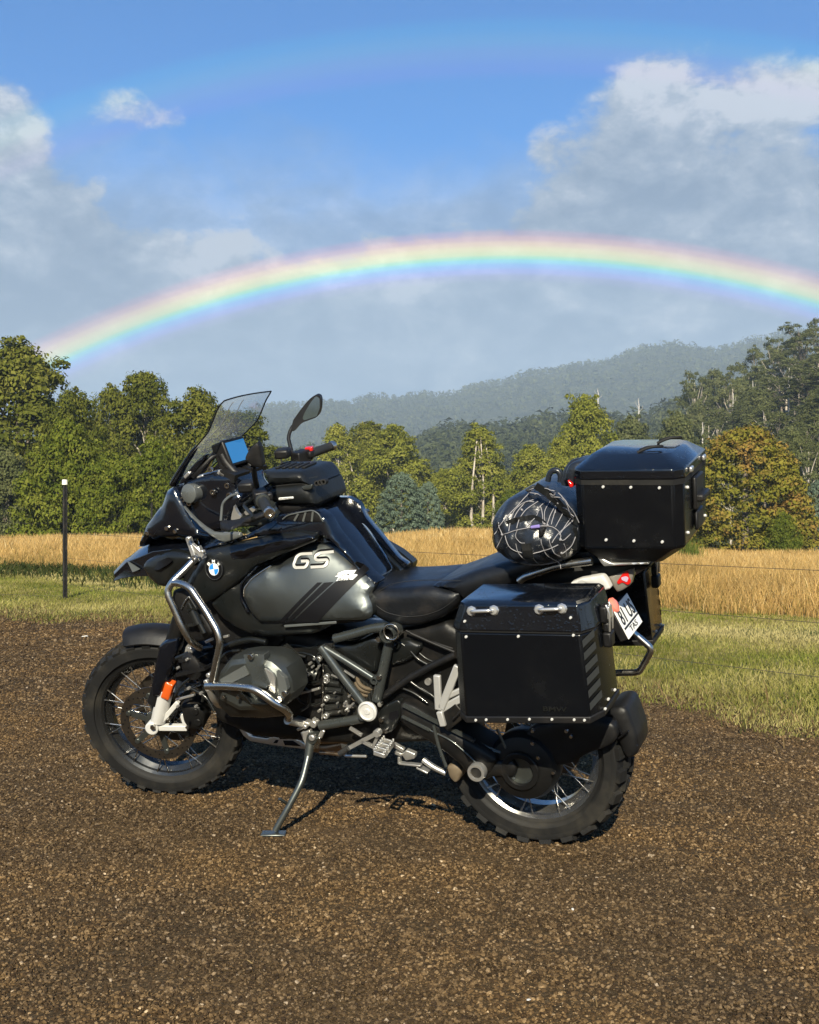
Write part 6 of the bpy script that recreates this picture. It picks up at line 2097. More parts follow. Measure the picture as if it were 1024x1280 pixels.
for pth, r_ in (([(0.795, 0.200, 0.669), (0.758, 0.200, 0.681), (0.707, 0.200, 0.670), (0.690, 0.200, 0.642)], .0045), ([(0.834, 0.190, 0.607), (0.794, 0.190, 0.590), (0.755, 0.190, 0.611), (0.730, 0.190, 0.598)], .005), ([(0.772, 0.180, 0.549), (0.749, 0.180, 0.527), (0.758, 0.180, 0.483), (0.792, 0.180, 0.461)], .006), ([(0.813, 0.170, 0.514), (0.795, 0.170, 0.486), (0.748, 0.170, 0.480), (0.721, 0.170, 0.491)], .0045), ([(0.414, 0.160, 0.729), (0.369, 0.160, 0.700), (0.343, 0.160, 0.667), (0.291, 0.160, 0.642)], .005), ([(0.350, 0.140, 0.688), (0.320, 0.140, 0.662), (0.285, 0.140, 0.650), (0.255, 0.140, 0.659)], .004), ([(0.380, 0.170, 0.598), (0.333, 0.170, 0.565), (0.286, 0.170, 0.545), (0.265, 0.170, 0.499)], .005), ([(0.413, 0.160, 0.563), (0.364, 0.160, 0.548), (0.317, 0.160, 0.515)], .004), ([(1.078, 0.210, 0.643), (1.048, 0.210, 0.669), (0.993, 0.210, 0.678)], .006), ([(1.258, 0.160, 0.576), (1.213, 0.160, 0.552), (1.195, 0.160, 0.505), (1.213, 0.160, 0.456)], .006), ([(1.282, 0.170, 0.530), (1.247, 0.170, 0.521), (1.203, 0.170, 0.530), (1.175, 0.170, 0.516)], .004), ([(1.235, 0.150, 0.617), (1.202, 0.150, 0.592), (1.167, 0.150, 0.584)], .009)):
    hose.tube(pth, r_, .03, 8)
hose.build_each('hose', SATIN, BIKE, 60)
tb = MB().lathe([(.001, -.05), (.026, -.05), (.026, -.03), (.030, -.028), (.030, -.018), (.024, -.014), (.024, .03), (.028, .034), (.028, .05), (.001, .05)], [(0.784, 0.150, 0.596)][0], (.9, .25, .35), 22)
tb.build('throttle_body', CASTD, BIKE, 40, both=True)
ij = MB().lathe([(.001, 0), (.009, 0), (.009, .03), (.006, .034), (.006, .05), (.001, .05)], [(0.775, 0.190, 0.639)][0], (.2, .5, .8), 14)
ij.lathe([(.001, 0), (.012, 0), (.012, .012), (.001, .014)], [(0.773, 0.200, 0.654)][0], (.2, .8, .4), 14)
ij.build_each('injector', ALU, BIKE, 40)
fins = MB()
for k in range(6):
    a, b = Vector([(0.798, 0.310, 0.712)][0]), Vector([(0.753, 0.310, 0.677)][0])
    o_ = Vector((-.0, -.016 * k, .0))
    fins.bar(a + o_, b + o_, .020, .005)
fins.build_each('cylinder_fin', CASTD, BIKE, 30)
mid = MB()
for q, rr_ in zip([(0.789, 0.190, 0.655), (0.806, 0.190, 0.623), (0.731, 0.190, 0.639), (0.722, 0.190, 0.628), (0.796, 0.190, 0.570), (0.768, 0.190, 0.560), (0.741, 0.190, 0.598), (0.705, 0.190, 0.621), (0.698, 0.190, 0.491), (0.713, 0.190, 0.470), (0.737, 0.190, 0.439)], (.004, .0035, .005, .004, .004, .0035, .005, .004, .004, .005, .004)):
    mid.disc(q, rr_, (0, 1, 0), .008, 8)
for q, rr_ in zip([(0.706, 0.200, 0.661), (0.691, 0.200, 0.635), (0.605, 0.200, 0.509), (0.586, 0.200, 0.498), (0.604, 0.200, 0.484), (0.575, 0.200, 0.508), (0.641, 0.200, 0.543), (0.634, 0.200, 0.507), (0.631, 0.200, 0.476), (0.586, 0.200, 0.535)], (.005, .0045, .004, .005, .0035, .004, .003, .003, .003, .004)):
    mid.disc(q, rr_, (0, 1, 0), .006, 8)
mid.bar([(0.618, 0.190, 0.495)][0], [(0.578, 0.190, 0.495)][0], .006, .008).bar([(0.606, 0.190, 0.514)][0], [(0.599, 0.190, 0.475)][0], .006, .008).bar([(0.653, 0.190, 0.603)][0], [(0.608, 0.190, 0.588)][0], .004, .006).bar([(0.602, 0.190, 0.621)][0], [(0.565, 0.190, 0.599)][0], .005, .006)
for q, rr_ in zip([(1.174, 0.240, 0.678), (1.200, 0.240, 0.643), (1.243, 0.240, 0.610), (1.207, 0.240, 0.536), (1.157, 0.240, 0.521), (1.263, 0.240, 0.464), (1.185, 0.240, 0.470)], (.007, .005, .005, .006, .006, .005, .005)):
    mid.disc(q, rr_, (0, 1, 0), .006, 8)
mid.build_each('engine_bolt', ALU, BIKE, 30)
bel = MB()
for k in range(5):
    bel.ring(Vector([(0.562, 0.140, 0.546)][0]) + Vector((-.006, 0, .008)) * (k * 1.5 - 3), .042 - .002 * (k % 2), .030, (-.55, .15, .8), .0035, 22)
bel.build_each('air_duct_fold', BROWN, BIKE, 40)
# gearbox side with ribs
gb2 = MB().panel([(0.701, 0.150, 0.627), (0.576, 0.150, 0.652), (0.518, 0.150, 0.583), (0.519, 0.150, 0.497), (0.577, 0.150, 0.437), (0.723, 0.150, 0.413)], .04, .01, .03, .01)
gbx = gb2.build('gearbox_cover', CASTD, BIKE, 40)
ribs = MB()
for a, b in (([(0.693, 0.163, 0.539)][0], [(0.628, 0.168, 0.539)][0]), ([(0.697, 0.163, 0.501)][0], [(0.634, 0.168, 0.510)][0]), ([(0.700, 0.163, 0.473)][0], [(0.637, 0.168, 0.482)][0]), ([(0.702, 0.163, 0.451)][0], [(0.628, 0.168, 0.464)][0]), ([(0.691, 0.163, 0.564)][0], [(0.635, 0.168, 0.563)][0])):
    ribs.tube([a, b], .011, 0, 10)
for k in range(4):
    p, q = Vector([(0.559, 0.160, 0.577)][0]), Vector([(0.513, 0.160, 0.586)][0])
    ribs.tube([p + Vector((-.012 * k, 0, -.004 * k)), p + Vector((-.012 * k - .006, 0, -.075))], .0055, 0, 8)
ribs.build_each('gearbox_rib', CASTD, gbx, 50)
MB().tube([(0.692, 0.170, 0.634), (0.704, 0.170, 0.528), (0.717, 0.170, 0.421)], .003, 0, 8).build('gearbox_seam', STEEL, gbx, 60)

fr = MB()
fr.tube([(0.684, 0.190, 0.701), (0.613, 0.190, 0.602), (0.541, 0.190, 0.509)], .0150, .02, 14)
fr.tube([(0.671, 0.185, 0.695), (0.579, 0.185, 0.645), (0.493, 0.185, 0.596)], .0125, .02, 14)
fr.tube([(0.418, 0.190, 0.751), (0.448, 0.190, 0.655), (0.489, 0.190, 0.523)], .0170, .02, 16)
fr.tube([(0.627, 0.190, 0.732), (0.547, 0.190, 0.754), (0.481, 0.190, 0.775), (0.430, 0.190, 0.781)], .0155, .03, 14)
fr.tube([(0.715, 0.190, 0.415), (0.630, 0.190, 0.435), (0.546, 0.190, 0.455)], .0165, .02, 14)
fr.ring([(0.412, 0.195, 0.766)][0], .0275, .0225, (0, 1, 0), .035, 32)
fr.ring([(0.483, 0.200, 0.599)][0], .014, .007, (0, 1, 0), .012, 18)
fr.disc([(0.526, 0.200, 0.484)][0], .024, (0, 1, 0), .03, 24)
FRM = fr.build('frame', FRAME, BIKE, 40, both=True)
MB().ring([(0.394, 0.232, 0.778)][0], .0285, .0235, (0, 1, 0), .003, 36).build('frame_tube_lip', STEEL, FRM, 40)
MB().disc([(0.412, 0.195, 0.766)][0], .0225, (0, 1, 0), .004, 24).build('tube_end_shade', BLACK_P, FRM, 30)  # black disc painted as the shade inside the open tube end
MB().lathe([(.030, -.01), (.034, .0), (.034, .006), (.028, .010), (.024, .006), (.012, .006), (.009, .010), (.001, .010)], [(0.503, 0.235, 0.501)][0], (0, 1, 0), 36).build('pivot_cap', WHITE, FRM, 30)
rsf = MB().tube([(0.479, 0.170, 0.527), (0.377, 0.170, 0.599), (0.287, 0.170, 0.650), (0.199, 0.170, 0.692)], .0125, .03, 12).tube([(0.353, 0.170, 0.757), (0.280, 0.170, 0.728), (0.203, 0.170, 0.701)], .0055, .02, 8).tube([(0.372, 0.165, 0.764), (0.303, 0.165, 0.736), (0.210, 0.165, 0.710)], .004, .02, 8)
rsf.build_each('rear_subframe_tube', PLAST, BIKE, 60, both=True)
MB().panel([(0.486, 0.200, 0.463), (0.474, 0.200, 0.494), (0.450, 0.200, 0.514), (0.407, 0.200, 0.535), (0.395, 0.200, 0.524), (0.402, 0.200, 0.475), (0.433, 0.200, 0.425), (0.453, 0.200, 0.412), (0.479, 0.200, 0.421)], .03, .004, .015, .008).build('footrest_plate', SATIN, FRM, 40, .001, both=True)
MB().panel([(0.445, 0.206, 0.468), (0.437, 0.206, 0.490), (0.407, 0.206, 0.501), (0.405, 0.206, 0.477), (0.427, 0.206, 0.459)], .004, .0, .01, .006).build('plate_opening_shade', BLACK_P, FRM, 40)  # black sheet painted as the dark of an opening, nothing is cut
fb = MB()
for q in [(0.467, 0.210, 0.465), (0.454, 0.210, 0.427), (0.467, 0.210, 0.519), (0.456, 0.200, 0.742), (0.462, 0.210, 0.613), (0.419, 0.150, 0.577), (0.392, 0.170, 0.758)]:
    fb.disc(q, .0085, (0, 1, 0), .008, 12)
fb.build_each('frame_bolt', STEEL, FRM, 30)
MB().panel([(0.660, 0.150, 0.706), (0.578, 0.150, 0.706), (0.540, 0.150, 0.724), (0.503, 0.150, 0.741), (0.476, 0.150, 0.730), (0.464, 0.150, 0.719), (0.482, 0.150, 0.658), (0.496, 0.150, 0.614), (0.513, 0.150, 0.606), (0.553, 0.150, 0.622), (0.609, 0.150, 0.657), (0.662, 0.150, 0.681)], .05, .018, .03, .012).build('airbox_cover', SATIN, BIKE, 40, both=True)
MB().panel([(0.605, 0.160, 0.677), (0.514, 0.160, 0.710), (0.497, 0.160, 0.679), (0.509, 0.160, 0.659), (0.517, 0.160, 0.678), (0.569, 0.160, 0.675)], .006, .003, .01, .004).build('airbox_facet', GLOSS, BIKE, 40)
MB().panel([(0.433, 0.150, 0.714), (0.403, 0.150, 0.728), (0.371, 0.150, 0.732), (0.323, 0.150, 0.717), (0.324, 0.150, 0.702), (0.352, 0.150, 0.671), (0.385, 0.150, 0.652), (0.444, 0.150, 0.634)], .05, .015, .025, .012).build('battery_cover', SATIN, BIKE, 40, both=True)
MB().panel([(0.418, 0.100, 0.583), (0.374, 0.100, 0.608), (0.351, 0.100, 0.633), (0.340, 0.100, 0.638), (0.337, 0.100, 0.629), (0.350, 0.100, 0.608), (0.375, 0.100, 0.593), (0.401, 0.100, 0.581)], .015, .004, .01, .006).build('seat_latch_plate', WHITE, BIKE, 40)
MB().panel([(0.487, 0.110, 0.579), (0.460, 0.110, 0.593), (0.422, 0.110, 0.593), (0.397, 0.110, 0.584), (0.437, 0.110, 0.553), (0.488, 0.110, 0.571)], .03, .006, .015, .006).build('battery_tray', FRAME, BIKE, 40)
ml = MB().tube([(0.482, 0.120, 0.604), (0.459, 0.120, 0.594)], .004, 0, 8).tube([(0.484, 0.120, 0.582), (0.468, 0.120, 0.569), (0.436, 0.120, 0.560)], .004, .02, 8).disc([(0.316, 0.130, 0.584)][0], .012, (0, 1, 0), .02, 14).tube([(0.377, 0.130, 0.550), (0.341, 0.130, 0.538), (0.302, 0.130, 0.527)], .005, .02, 8).disc([(0.307, 0.130, 0.644)][0], .008, (0, 1, 0), .01, 10).tube([(0.322, 0.130, 0.679), (0.301, 0.130, 0.677), (0.316, 0.130, 0.669)], .005, .01, 8)
ml.build_each('battery_fitting', ALU, BIKE, 50)
sprg = MB()
p0, p1 = Vector([(0.430, 0.050, 0.504)][0]), Vector([(0.324, 0.050, 0.432)][0])
dirv = (p1 - p0)
u_ = dirv.normalized().orthogonal().normalized()
w_ = dirv.normalized().cross(u_)
sprg.tube([p0 + dirv * (i / 90) + (u_ * math.cos(i * .52) + w_ * math.sin(i * .52)) * .034 for i in range(91)], .0062, 0, 8)
sprg.tube([p0, p1], .020, 0, 12)
sprg.build('shock_spring', BROWN, BIKE, 60)

# white passenger footrest hanger
hg2 = MB()
hg2.bar([(0.242, 0.235, 0.643)][0], [(0.246, 0.235, 0.525)][0], .024, .016)
hg2.bar([(0.167, 0.235, 0.678)][0], [(0.237, 0.235, 0.529)][0], .026, .016)
hg2.bar([(0.239, 0.230, 0.525)][0], [(0.161, 0.230, 0.571)][0], .024, .018)
hg2.bar([(0.216, 0.230, 0.569)][0], [(0.164, 0.230, 0.597)][0], .018, .018)
hg2.bar([(0.240, 0.240, 0.523)][0], [(0.230, 0.240, 0.473)][0], .022, .022)
hg2.build('passenger_footrest_hanger', HANG, BIKE, 40, .004, both=True)
pp = MB().bar([(0.238, 0.220, 0.475)][0], [(0.167, 0.220, 0.532)][0], .055, .04).bar([(0.193, 0.250, 0.500)][0], [(0.152, 0.250, 0.544)][0], .008, .01)
pp.build('passenger_footrest', DARK, BIKE, 40, .004, both=True)

# swing arm, final drive
MB().panel([(0.415, 0.185, 0.518), (0.391, 0.185, 0.526), (0.360, 0.185, 0.519), (0.301, 0.185, 0.486), (0.254, 0.185, 0.458), (0.202, 0.185, 0.432), (0.149, 0.185, 0.405), (0.092, 0.185, 0.374), (0.070, 0.185, 0.350), (0.097, 0.185, 0.306), (0.138, 0.185, 0.272), (0.171, 0.185, 0.280), (0.204, 0.185, 0.324), (0.273, 0.185, 0.372), (0.356, 0.185, 0.419), (0.410, 0.185, 0.452)], .12, .018, .03, .02).build('swing_arm', DARK, BIKE, 40)
sr = MB().bar([(0.383, 0.210, 0.522)][0], [(0.139, 0.210, 0.417)][0], .010, .012).bar([(0.391, 0.208, 0.481)][0], [(0.295, 0.208, 0.440)][0], .006, .012)
sr.tube([(0.370, 0.200, 0.473), (0.293, 0.200, 0.434), (0.223, 0.210, 0.414), (0.167, 0.210, 0.369), (0.142, 0.210, 0.344)], .0035, .03, 8)
sr.tube([(0.280, 0.210, 0.460), (0.268, 0.210, 0.389), (0.246, 0.210, 0.319)], .006, .03, 8)
sr.build_each('swing_arm_rib', FRAME, BIKE, 50)
fd = MB().lathe([(.001, -.09), (.085, -.085), (.115, -.05), (.118, .0), (.105, .03), (.07, .045), (.062, .045)], (0, .135, .318), (0, 1, 0), 40)
fd.build('final_drive', DARK, BIKE, 40)
MB().ring((0, .180, .315), .064, .044, (0, 1, 0), .010, 40).build('axle_rim', DARK, BIKE, 30)
MB().lathe([(.044, .0), (.040, -.012), (.001, -.014)], (0, .178, .315), (0, 1, 0), 32).build('axle_cover', CAST, BIKE, 40)
pl = MB().ring([(0.136, 0.215, 0.314)][0], .030, .019, (0, 1, 0), .014, 32)
pl.build('paralever_ring', ALU, BIKE, 30)
MB().disc([(0.137, 0.212, 0.313)][0], .019, (0, 1, 0), .010, 20).build('paralever_bush', RUBBER, BIKE, 30)
MB().panel([(0.183, 0.180, 0.326), (0.149, 0.180, 0.342), (0.091, 0.180, 0.341), (0.026, 0.180, 0.353), (0.009, 0.180, 0.323), (0.023, 0.180, 0.289), (0.094, 0.180, 0.289), (0.142, 0.180, 0.264), (0.181, 0.180, 0.267)], .07, .01, .03, .02).build('paralever_arm', DARK, BIKE, 40)
arm = MB().panel([(0.020, 0.140, 0.347), (-0.036, 0.140, 0.323), (-0.149, 0.140, 0.334), (-0.213, 0.140, 0.378), (-0.275, 0.140, 0.406), (-0.312, 0.140, 0.431), (-0.308, 0.140, 0.486), (-0.255, 0.140, 0.494), (-0.158, 0.140, 0.487), (-0.044, 0.140, 0.459), (0.023, 0.140, 0.402)], .04, .01, .03, .02)
arm.build('mudguard_carrier', PLAST, BIKE, 40)
sb2 = MB().tube([(0.110, 0.170, 0.294), (0.065, 0.170, 0.290), (0.022, 0.170, 0.282)], .005, .02, 8).tube([(0.074, 0.170, 0.448), (0.046, 0.170, 0.380), (0.029, 0.170, 0.359)], .005, .02, 8).tube([(0.124, 0.170, 0.376), (0.079, 0.170, 0.369), (0.041, 0.170, 0.359)], .005, .02, 8).tube([(0.180, 0.170, 0.416), (0.123, 0.170, 0.386), (0.035, 0.170, 0.361)], .004, .03, 8)
sb2.build_each('brake_line', FRAME, BIKE, 60)
cb3 = MB()
for q in [(-0.052, 0.185, 0.458), (-0.049, 0.185, 0.416), (-0.065, 0.185, 0.369), (-0.112, 0.185, 0.323), (-0.163, 0.185, 0.467), (-0.177, 0.185, 0.450)]:
    cb3.disc(q, .006, (0, 1, 0), .006, 10)
cb3.build_each('carrier_bolt', STEEL, BIKE, 30)
mgd = MB().panel([(-0.261, 0.068, 0.487), (-0.280, 0.068, 0.513), (-0.311, 0.068, 0.522), (-0.332, 0.068, 0.514), (-0.342, 0.068, 0.487), (-0.361, 0.068, 0.425), (-0.363, 0.068, 0.382), (-0.357, 0.068, 0.361), (-0.330, 0.068, 0.343), (-0.315, 0.068, 0.358), (-0.300, 0.068, 0.398), (-0.288, 0.068, 0.426), (-0.268, 0.068, 0.449)], solid=True, bulge=.02, edge=.025, corner=.01)
mgd.build('rear_mudguard', PLAST, BIKE, 40)
MB().bar([(-0.295, 0.108, 0.492)][0], [(-0.321, 0.108, 0.438)][0], .003, .012).bar([(-0.307, 0.108, 0.424)][0], [(-0.341, 0.108, 0.452)][0], .003, .012).build_each('mudguard_seam', BLACK_P, BIKE, 40)

# side stand, gear lever, footrest, skid plate
ss_ = MB()
ss_.tube([(0.760, 0.170, 0.376), (0.767, 0.200, 0.308), (0.767, 0.260, 0.236), (0.805, 0.310, 0.154), (0.844, 0.343, 0.083)], .0115, .03, 14)
ss_.tube([(0.759, 0.170, 0.385), (0.768, 0.205, 0.295)], .020, 0, 14, r2=.014)
ss_.disc([(0.749, 0.185, 0.368)][0], .020, (0, 1, 0), .018, 18)
ss_.bar([(0.813, 0.300, 0.166)][0], [(0.822, 0.330, 0.197)][0], .008, .008)
st = ss_.build('side_stand', CAST, BIKE, 50)
fp = Vector([(0.848, 0.350, 0.071)][0])
inv = BIKE.matrix_world.to_3x3().transposed()
up_ = inv @ Vector((0, 0, 1))
xr = inv @ Vector((1, 0, 0))
yr = up_.cross(xr)
MB().box(fp + up_ * .004, (.085, .055, .008), Matrix((xr, yr, up_)).transposed()).build('stand_foot', CAST, st, 40, .003)
pv = MB().disc([(0.743, 0.200, 0.375)][0], .011, (0, 1, 0), .012, 12).bar([(0.779, 0.180, 0.388)][0], [(0.763, 0.180, 0.341)][0], .04, .02).bar([(0.720, 0.190, 0.373)][0], [(0.704, 0.190, 0.401)][0], .015, .01)
pv.disc([(0.736, 0.190, 0.423)][0], .013, (0, 1, 0), .016, 14).disc([(0.771, 0.190, 0.410)][0], .008, (0, 1, 0), .014, 10).bar([(0.823, 0.170, 0.425)][0], [(0.766, 0.170, 0.410)][0], .018, .03).bar([(0.816, 0.170, 0.386)][0], [(0.755, 0.170, 0.416)][0], .010, .02)
pv.build('stand_bracket', ALU, BIKE, 40, .002)
MB().tube([(0.737, 0.190, 0.332), (0.722, 0.190, 0.358), (0.723, 0.190, 0.373), (0.741, 0.190, 0.347), (0.754, 0.190, 0.321)], .004, .02, 8).build('stand_spring', STEEL, BIKE, 60)
skp = [(1.116, 0.100, 0.366), (1.087, 0.100, 0.339), (1.050, 0.100, 0.314), (0.990, 0.100, 0.311), (0.967, 0.100, 0.323), (0.883, 0.100, 0.329), (0.852, 0.100, 0.316), (0.826, 0.100, 0.297), (0.827, 0.100, 0.282), (0.899, 0.100, 0.284), (0.971, 0.100, 0.286), (1.065, 0.100, 0.293), (1.092, 0.100, 0.311), (1.106, 0.100, 0.335)]
skd = MB().panel(skp, .20, .004, .01, .004).build('skid_plate', ALU, BIKE, 40, .002)
MB().panel([(0.940, 0.106, 0.320), (0.886, 0.106, 0.324), (0.880, 0.106, 0.319), (0.934, 0.106, 0.314)], .003, 0, .01, 0).panel([(0.923, 0.106, 0.309), (0.882, 0.106, 0.312), (0.851, 0.106, 0.294), (0.917, 0.106, 0.292)], .003, 0, .01, 0).panel([(0.953, 0.106, 0.309), (0.941, 0.106, 0.309), (0.949, 0.106, 0.297), (0.965, 0.106, 0.296)], .003, 0, .01, 0).build_each('skid_slot_shade', BLACK_P, skd, 40)  # black quads laid on as the shade in cut slots
ex = MB().tube([(0.826, 0.080, 0.323), (0.785, 0.080, 0.314), (0.708, 0.080, 0.325), (0.674, 0.080, 0.323)], .016, .03, 12).tube([(0.779, 0.100, 0.275), (0.737, 0.100, 0.276), (0.700, 0.100, 0.274)], .007, .02, 10).tube([(0.851, 0.020, 0.261), (0.794, 0.020, 0.258), (0.722, 0.020, 0.279)], .022, .03, 12)
ex.build_each('exhaust_pipe', worn('heat_stained_steel', (0.36, 0.27, 0.19), 0.30, 0.95, grime=0.35), BIKE, 60)
gs_ = MB().bar([(0.475, 0.235, 0.426)][0], [(0.597, 0.235, 0.358)][0], .013, .012).bar([(0.468, 0.235, 0.424)][0], [(0.497, 0.235, 0.372)][0], .010, .012).bar([(0.495, 0.235, 0.376)][0], [(0.535, 0.235, 0.393)][0], .010, .012).disc([(0.472, 0.240, 0.429)][0], .013, (0, 1, 0), .012, 16)
gs_.bar([(0.595, 0.200, 0.421)][0], [(0.551, 0.200, 0.398)][0], .010, .010).tube([(0.609, 0.200, 0.347), (0.628, 0.200, 0.317), (0.542, 0.200, 0.323)], .005, .01, 8)
gl_ = gs_.build('gear_lever', ALU, BIKE, 40, .002)
MB().tube([(0.619, 0.245, 0.343), (0.584, 0.245, 0.368)], .0105, 0, 12).build('lever_rubber', GRIP, gl_, 50)
pg = MB()
pa, pb = Vector([(0.443, 0.220, 0.393)][0]), Vector([(0.427, 0.330, 0.394)][0])
for s_ in (-1, 1):
    off = Vector((.017 * s_, 0, .004 * s_))
    pg.bar(pa + off, pb + off, .007, .016, (0, 0, 1))
for t_ in (0.0, .33, .66, 1.0):
    c_ = pa.lerp(pb, t_)
    pg.bar(c_ + Vector((-.019, 0, -.004)), c_ + Vector((.019, 0, .004)), .008, .014, (0, 0, 1))
for k in range(7):
    for s_ in (-1, 1):
        c_ = pa.lerp(pb, k / 6) + Vector((.017 * s_, 0, .011 + .004 * s_))
        pg.box(c_, (.007, .006, .009))
pg.build('footrest', ALU, BIKE, 40, .0015, both=True)
lb = MB().bar([(0.450, 0.170, 0.363)][0], [(0.413, 0.170, 0.345)][0], .013, .016).bar([(0.446, 0.170, 0.336)][0], [(0.421, 0.170, 0.329)][0], .011, .016).panel([(0.424, 0.170, 0.329), (0.406, 0.170, 0.346), (0.373, 0.170, 0.335), (0.377, 0.170, 0.318), (0.410, 0.170, 0.308)], .02, .003, .01, .004).bar([(0.436, 0.160, 0.317)][0], [(0.438, 0.160, 0.291)][0], .009, .016).bar([(0.438, 0.160, 0.293)][0], [(0.358, 0.160, 0.292)][0], .006, .02).bar([(0.376, 0.150, 0.282)][0], [(0.336, 0.150, 0.266)][0], .006, .03)
lb.tube([(0.355, 0.150, 0.308), (0.319, 0.150, 0.284), (0.274, 0.150, 0.267)], .010, .02, 10)
lb.build('centre_stand', ALU, BIKE, 40, .002)
MB().panel([(0.274, 0.140, 0.290), (0.247, 0.140, 0.303), (0.226, 0.140, 0.295), (0.217, 0.140, 0.275), (0.233, 0.140, 0.242), (0.246, 0.140, 0.232), (0.267, 0.140, 0.251)], .06, .012, .02, .012).build('centre_stand_foot', BROWN, BIKE, 40)

# ------------------------------------------------------------------ tail
tl = MB().panel([(0.012, 0.085, 0.925), (-0.085, 0.085, 0.962), (-0.177, 0.085, 0.981), (-0.290, 0.085, 0.989), (-0.431, 0.085, 0.990), (-0.426, 0.085, 0.975), (-0.387, 0.085, 0.963), (-0.332, 0.085, 0.943), (-0.285, 0.085, 0.899), (-0.218, 0.085, 0.897), (-0.127, 0.085, 0.900), (-0.022, 0.085, 0.891)], solid=True, bulge=.02, edge=.025)
tl.build('tail_body', PLAST, BIKE, 40)
MB().tube([(-0.032, 0.170, 0.944), (-0.051, 0.170, 0.958), (-0.100, 0.170, 0.976), (-0.157, 0.170, 0.996), (-0.202, 0.170, 1.004), (-0.269, 0.170, 1.014)], .0125, .02, 14).build('grab_rail', STEEL, BIKE, 60, both=True)
MB().panel([(-0.191, 0.150, 0.938), (-0.225, 0.150, 0.953), (-0.294, 0.150, 0.966), (-0.306, 0.150, 0.951), (-0.318, 0.150, 0.924), (-0.291, 0.150, 0.915), (-0.272, 0.150, 0.927), (-0.254, 0.150, 0.936), (-0.204, 0.150, 0.928)], .03, .006, .015, .006).build('tail_side_panel', WHITE, BIKE, 40, .001, both=True)
MB().panel([(-0.281, 0.160, 1.028), (-0.291, 0.160, 1.028), (-0.305, 0.160, 1.017), (-0.326, 0.160, 1.007), (-0.383, 0.160, 1.008), (-0.437, 0.160, 1.011), (-0.440, 0.160, 1.005), (-0.369, 0.160, 1.001), (-0.303, 0.160, 0.996), (-0.293, 0.160, 1.008)], .03, .004, .012, .004).build('rack_wing', ALU, BIKE, 40, .001, both=True)
MB().panel([(-0.286, 0.150, 1.028), (-0.433, 0.150, 1.023), (-0.436, 0.150, 1.010), (-0.324, 0.150, 1.006), (-0.300, 0.150, 1.016)], solid=True, bulge=.005, edge=.01).build('luggage_rack', PLAST, BIKE, 40)
MB().box([(-0.343, 0.135, 1.037)][0], (.040, .02, .022)).build('rack_reflector', RED, BIKE, 40, .003)
lens = MB().panel([(-0.301, 0.110, 0.950), (-0.340, 0.110, 0.963), (-0.383, 0.110, 0.980), (-0.380, 0.110, 0.959), (-0.369, 0.110, 0.926), (-0.347, 0.110, 0.911), (-0.326, 0.110, 0.903), (-0.312, 0.110, 0.924)], .03, .006, .02, .006)
ln = lens.build('tail_lamp', principled('smoked_lens', (.17, .15, .13), .2, coat=.5), BIKE, 40, both=True)
MB().panel([(-0.349, 0.119, 0.964), (-0.365, 0.119, 0.974), (-0.368, 0.119, 0.954), (-0.374, 0.119, 0.938), (-0.363, 0.119, 0.927), (-0.347, 0.119, 0.937), (-0.334, 0.119, 0.929), (-0.329, 0.119, 0.936)], .003, .0, .01, .006).build('lamp_red_lens', RED, ln, 40)
MB().panel([(-0.344, 0.121, 0.952), (-0.359, 0.121, 0.956), (-0.367, 0.121, 0.951), (-0.361, 0.121, 0.937), (-0.345, 0.121, 0.944)], .003, .0, .01, .004).build('lamp_clear_lens', principled('lilac_lens', (.45, .33, .45), .2), ln, 40)
# number plate hanging behind the wheel
pt = [(-.306, .095, .843), (-.352, .095, .748), (-.352, -.095, .748), (-.306, -.095, .843)]
pn = Vector((-.095, 0, .046)).normalized()
phd = MB().loft([[Vector(p) + pn * -.030 + Vector((0, 0, .0)) for p in pt], [Vector(p) - pn * .002 for p in pt]])
ph = phd.build('plate_holder', PLAST, BIKE, 40, .004)
plate = MB().loft([[Vector(p) - pn * .001 for p in pt], [Vector(p) + pn * .002 for p in pt]]).build('number_plate', WHITE_P, BIKE, 40)
pu = (Vector(pt[0]) - Vector(pt[1])).normalized()
pr = Vector((0, -1, 0))
O_ = Vector(pt[1]) + pn * .0028
letters('81 US', O_ + pu * .040 + pr * .012, pr, pu, .166, .052, BLACK_P, 'plate_characters', plate, .0008, 0, .01)
letters('TAS', O_ + pu * .008 + pr * .05, pr, pu, .09, .018, BLACK_P, 'plate_characters', plate, .0008)
MB().bar(O_ + pu * .032 + pr * .004, O_ + pu * .032 + pr * .186, .006, .001, pn).build('plate_band', BLACK_P, plate, None)
MB().lathe([(.026, 0), (.024, .010), (.012, .016), (.001, .017)], Vector(pt[0]) + Vector((.004, -.02, .005)), pn, 20).build('plate_reflector', REDW, BIKE, 50)
tr_ = MB().tube([(-0.293, -0.160, 0.706), (-0.307, -0.160, 0.690), (-0.334, -0.160, 0.666), (-0.360, -0.160, 0.643), (-0.363, -0.160, 0.629), (-0.357, -0.160, 0.617), (-0.340, -0.160, 0.587), (-0.323, -0.160, 0.558), (-0.308, -0.160, 0.551), (-0.276, -0.160, 0.549), (-0.228, -0.160, 0.544)], .0115, .03, 14)
tr_.build('rear_guard_loop', STEEL, BIKE, 60)


# ------------------------------------------------------------------ luggage: each piece lifts off, so each stands on its own
def thing(name, label, cat, group=None):
    e = empty(name)
    e.matrix_world = BIKE.matrix_world.copy()
    tag(e, label, cat, group)
    return e


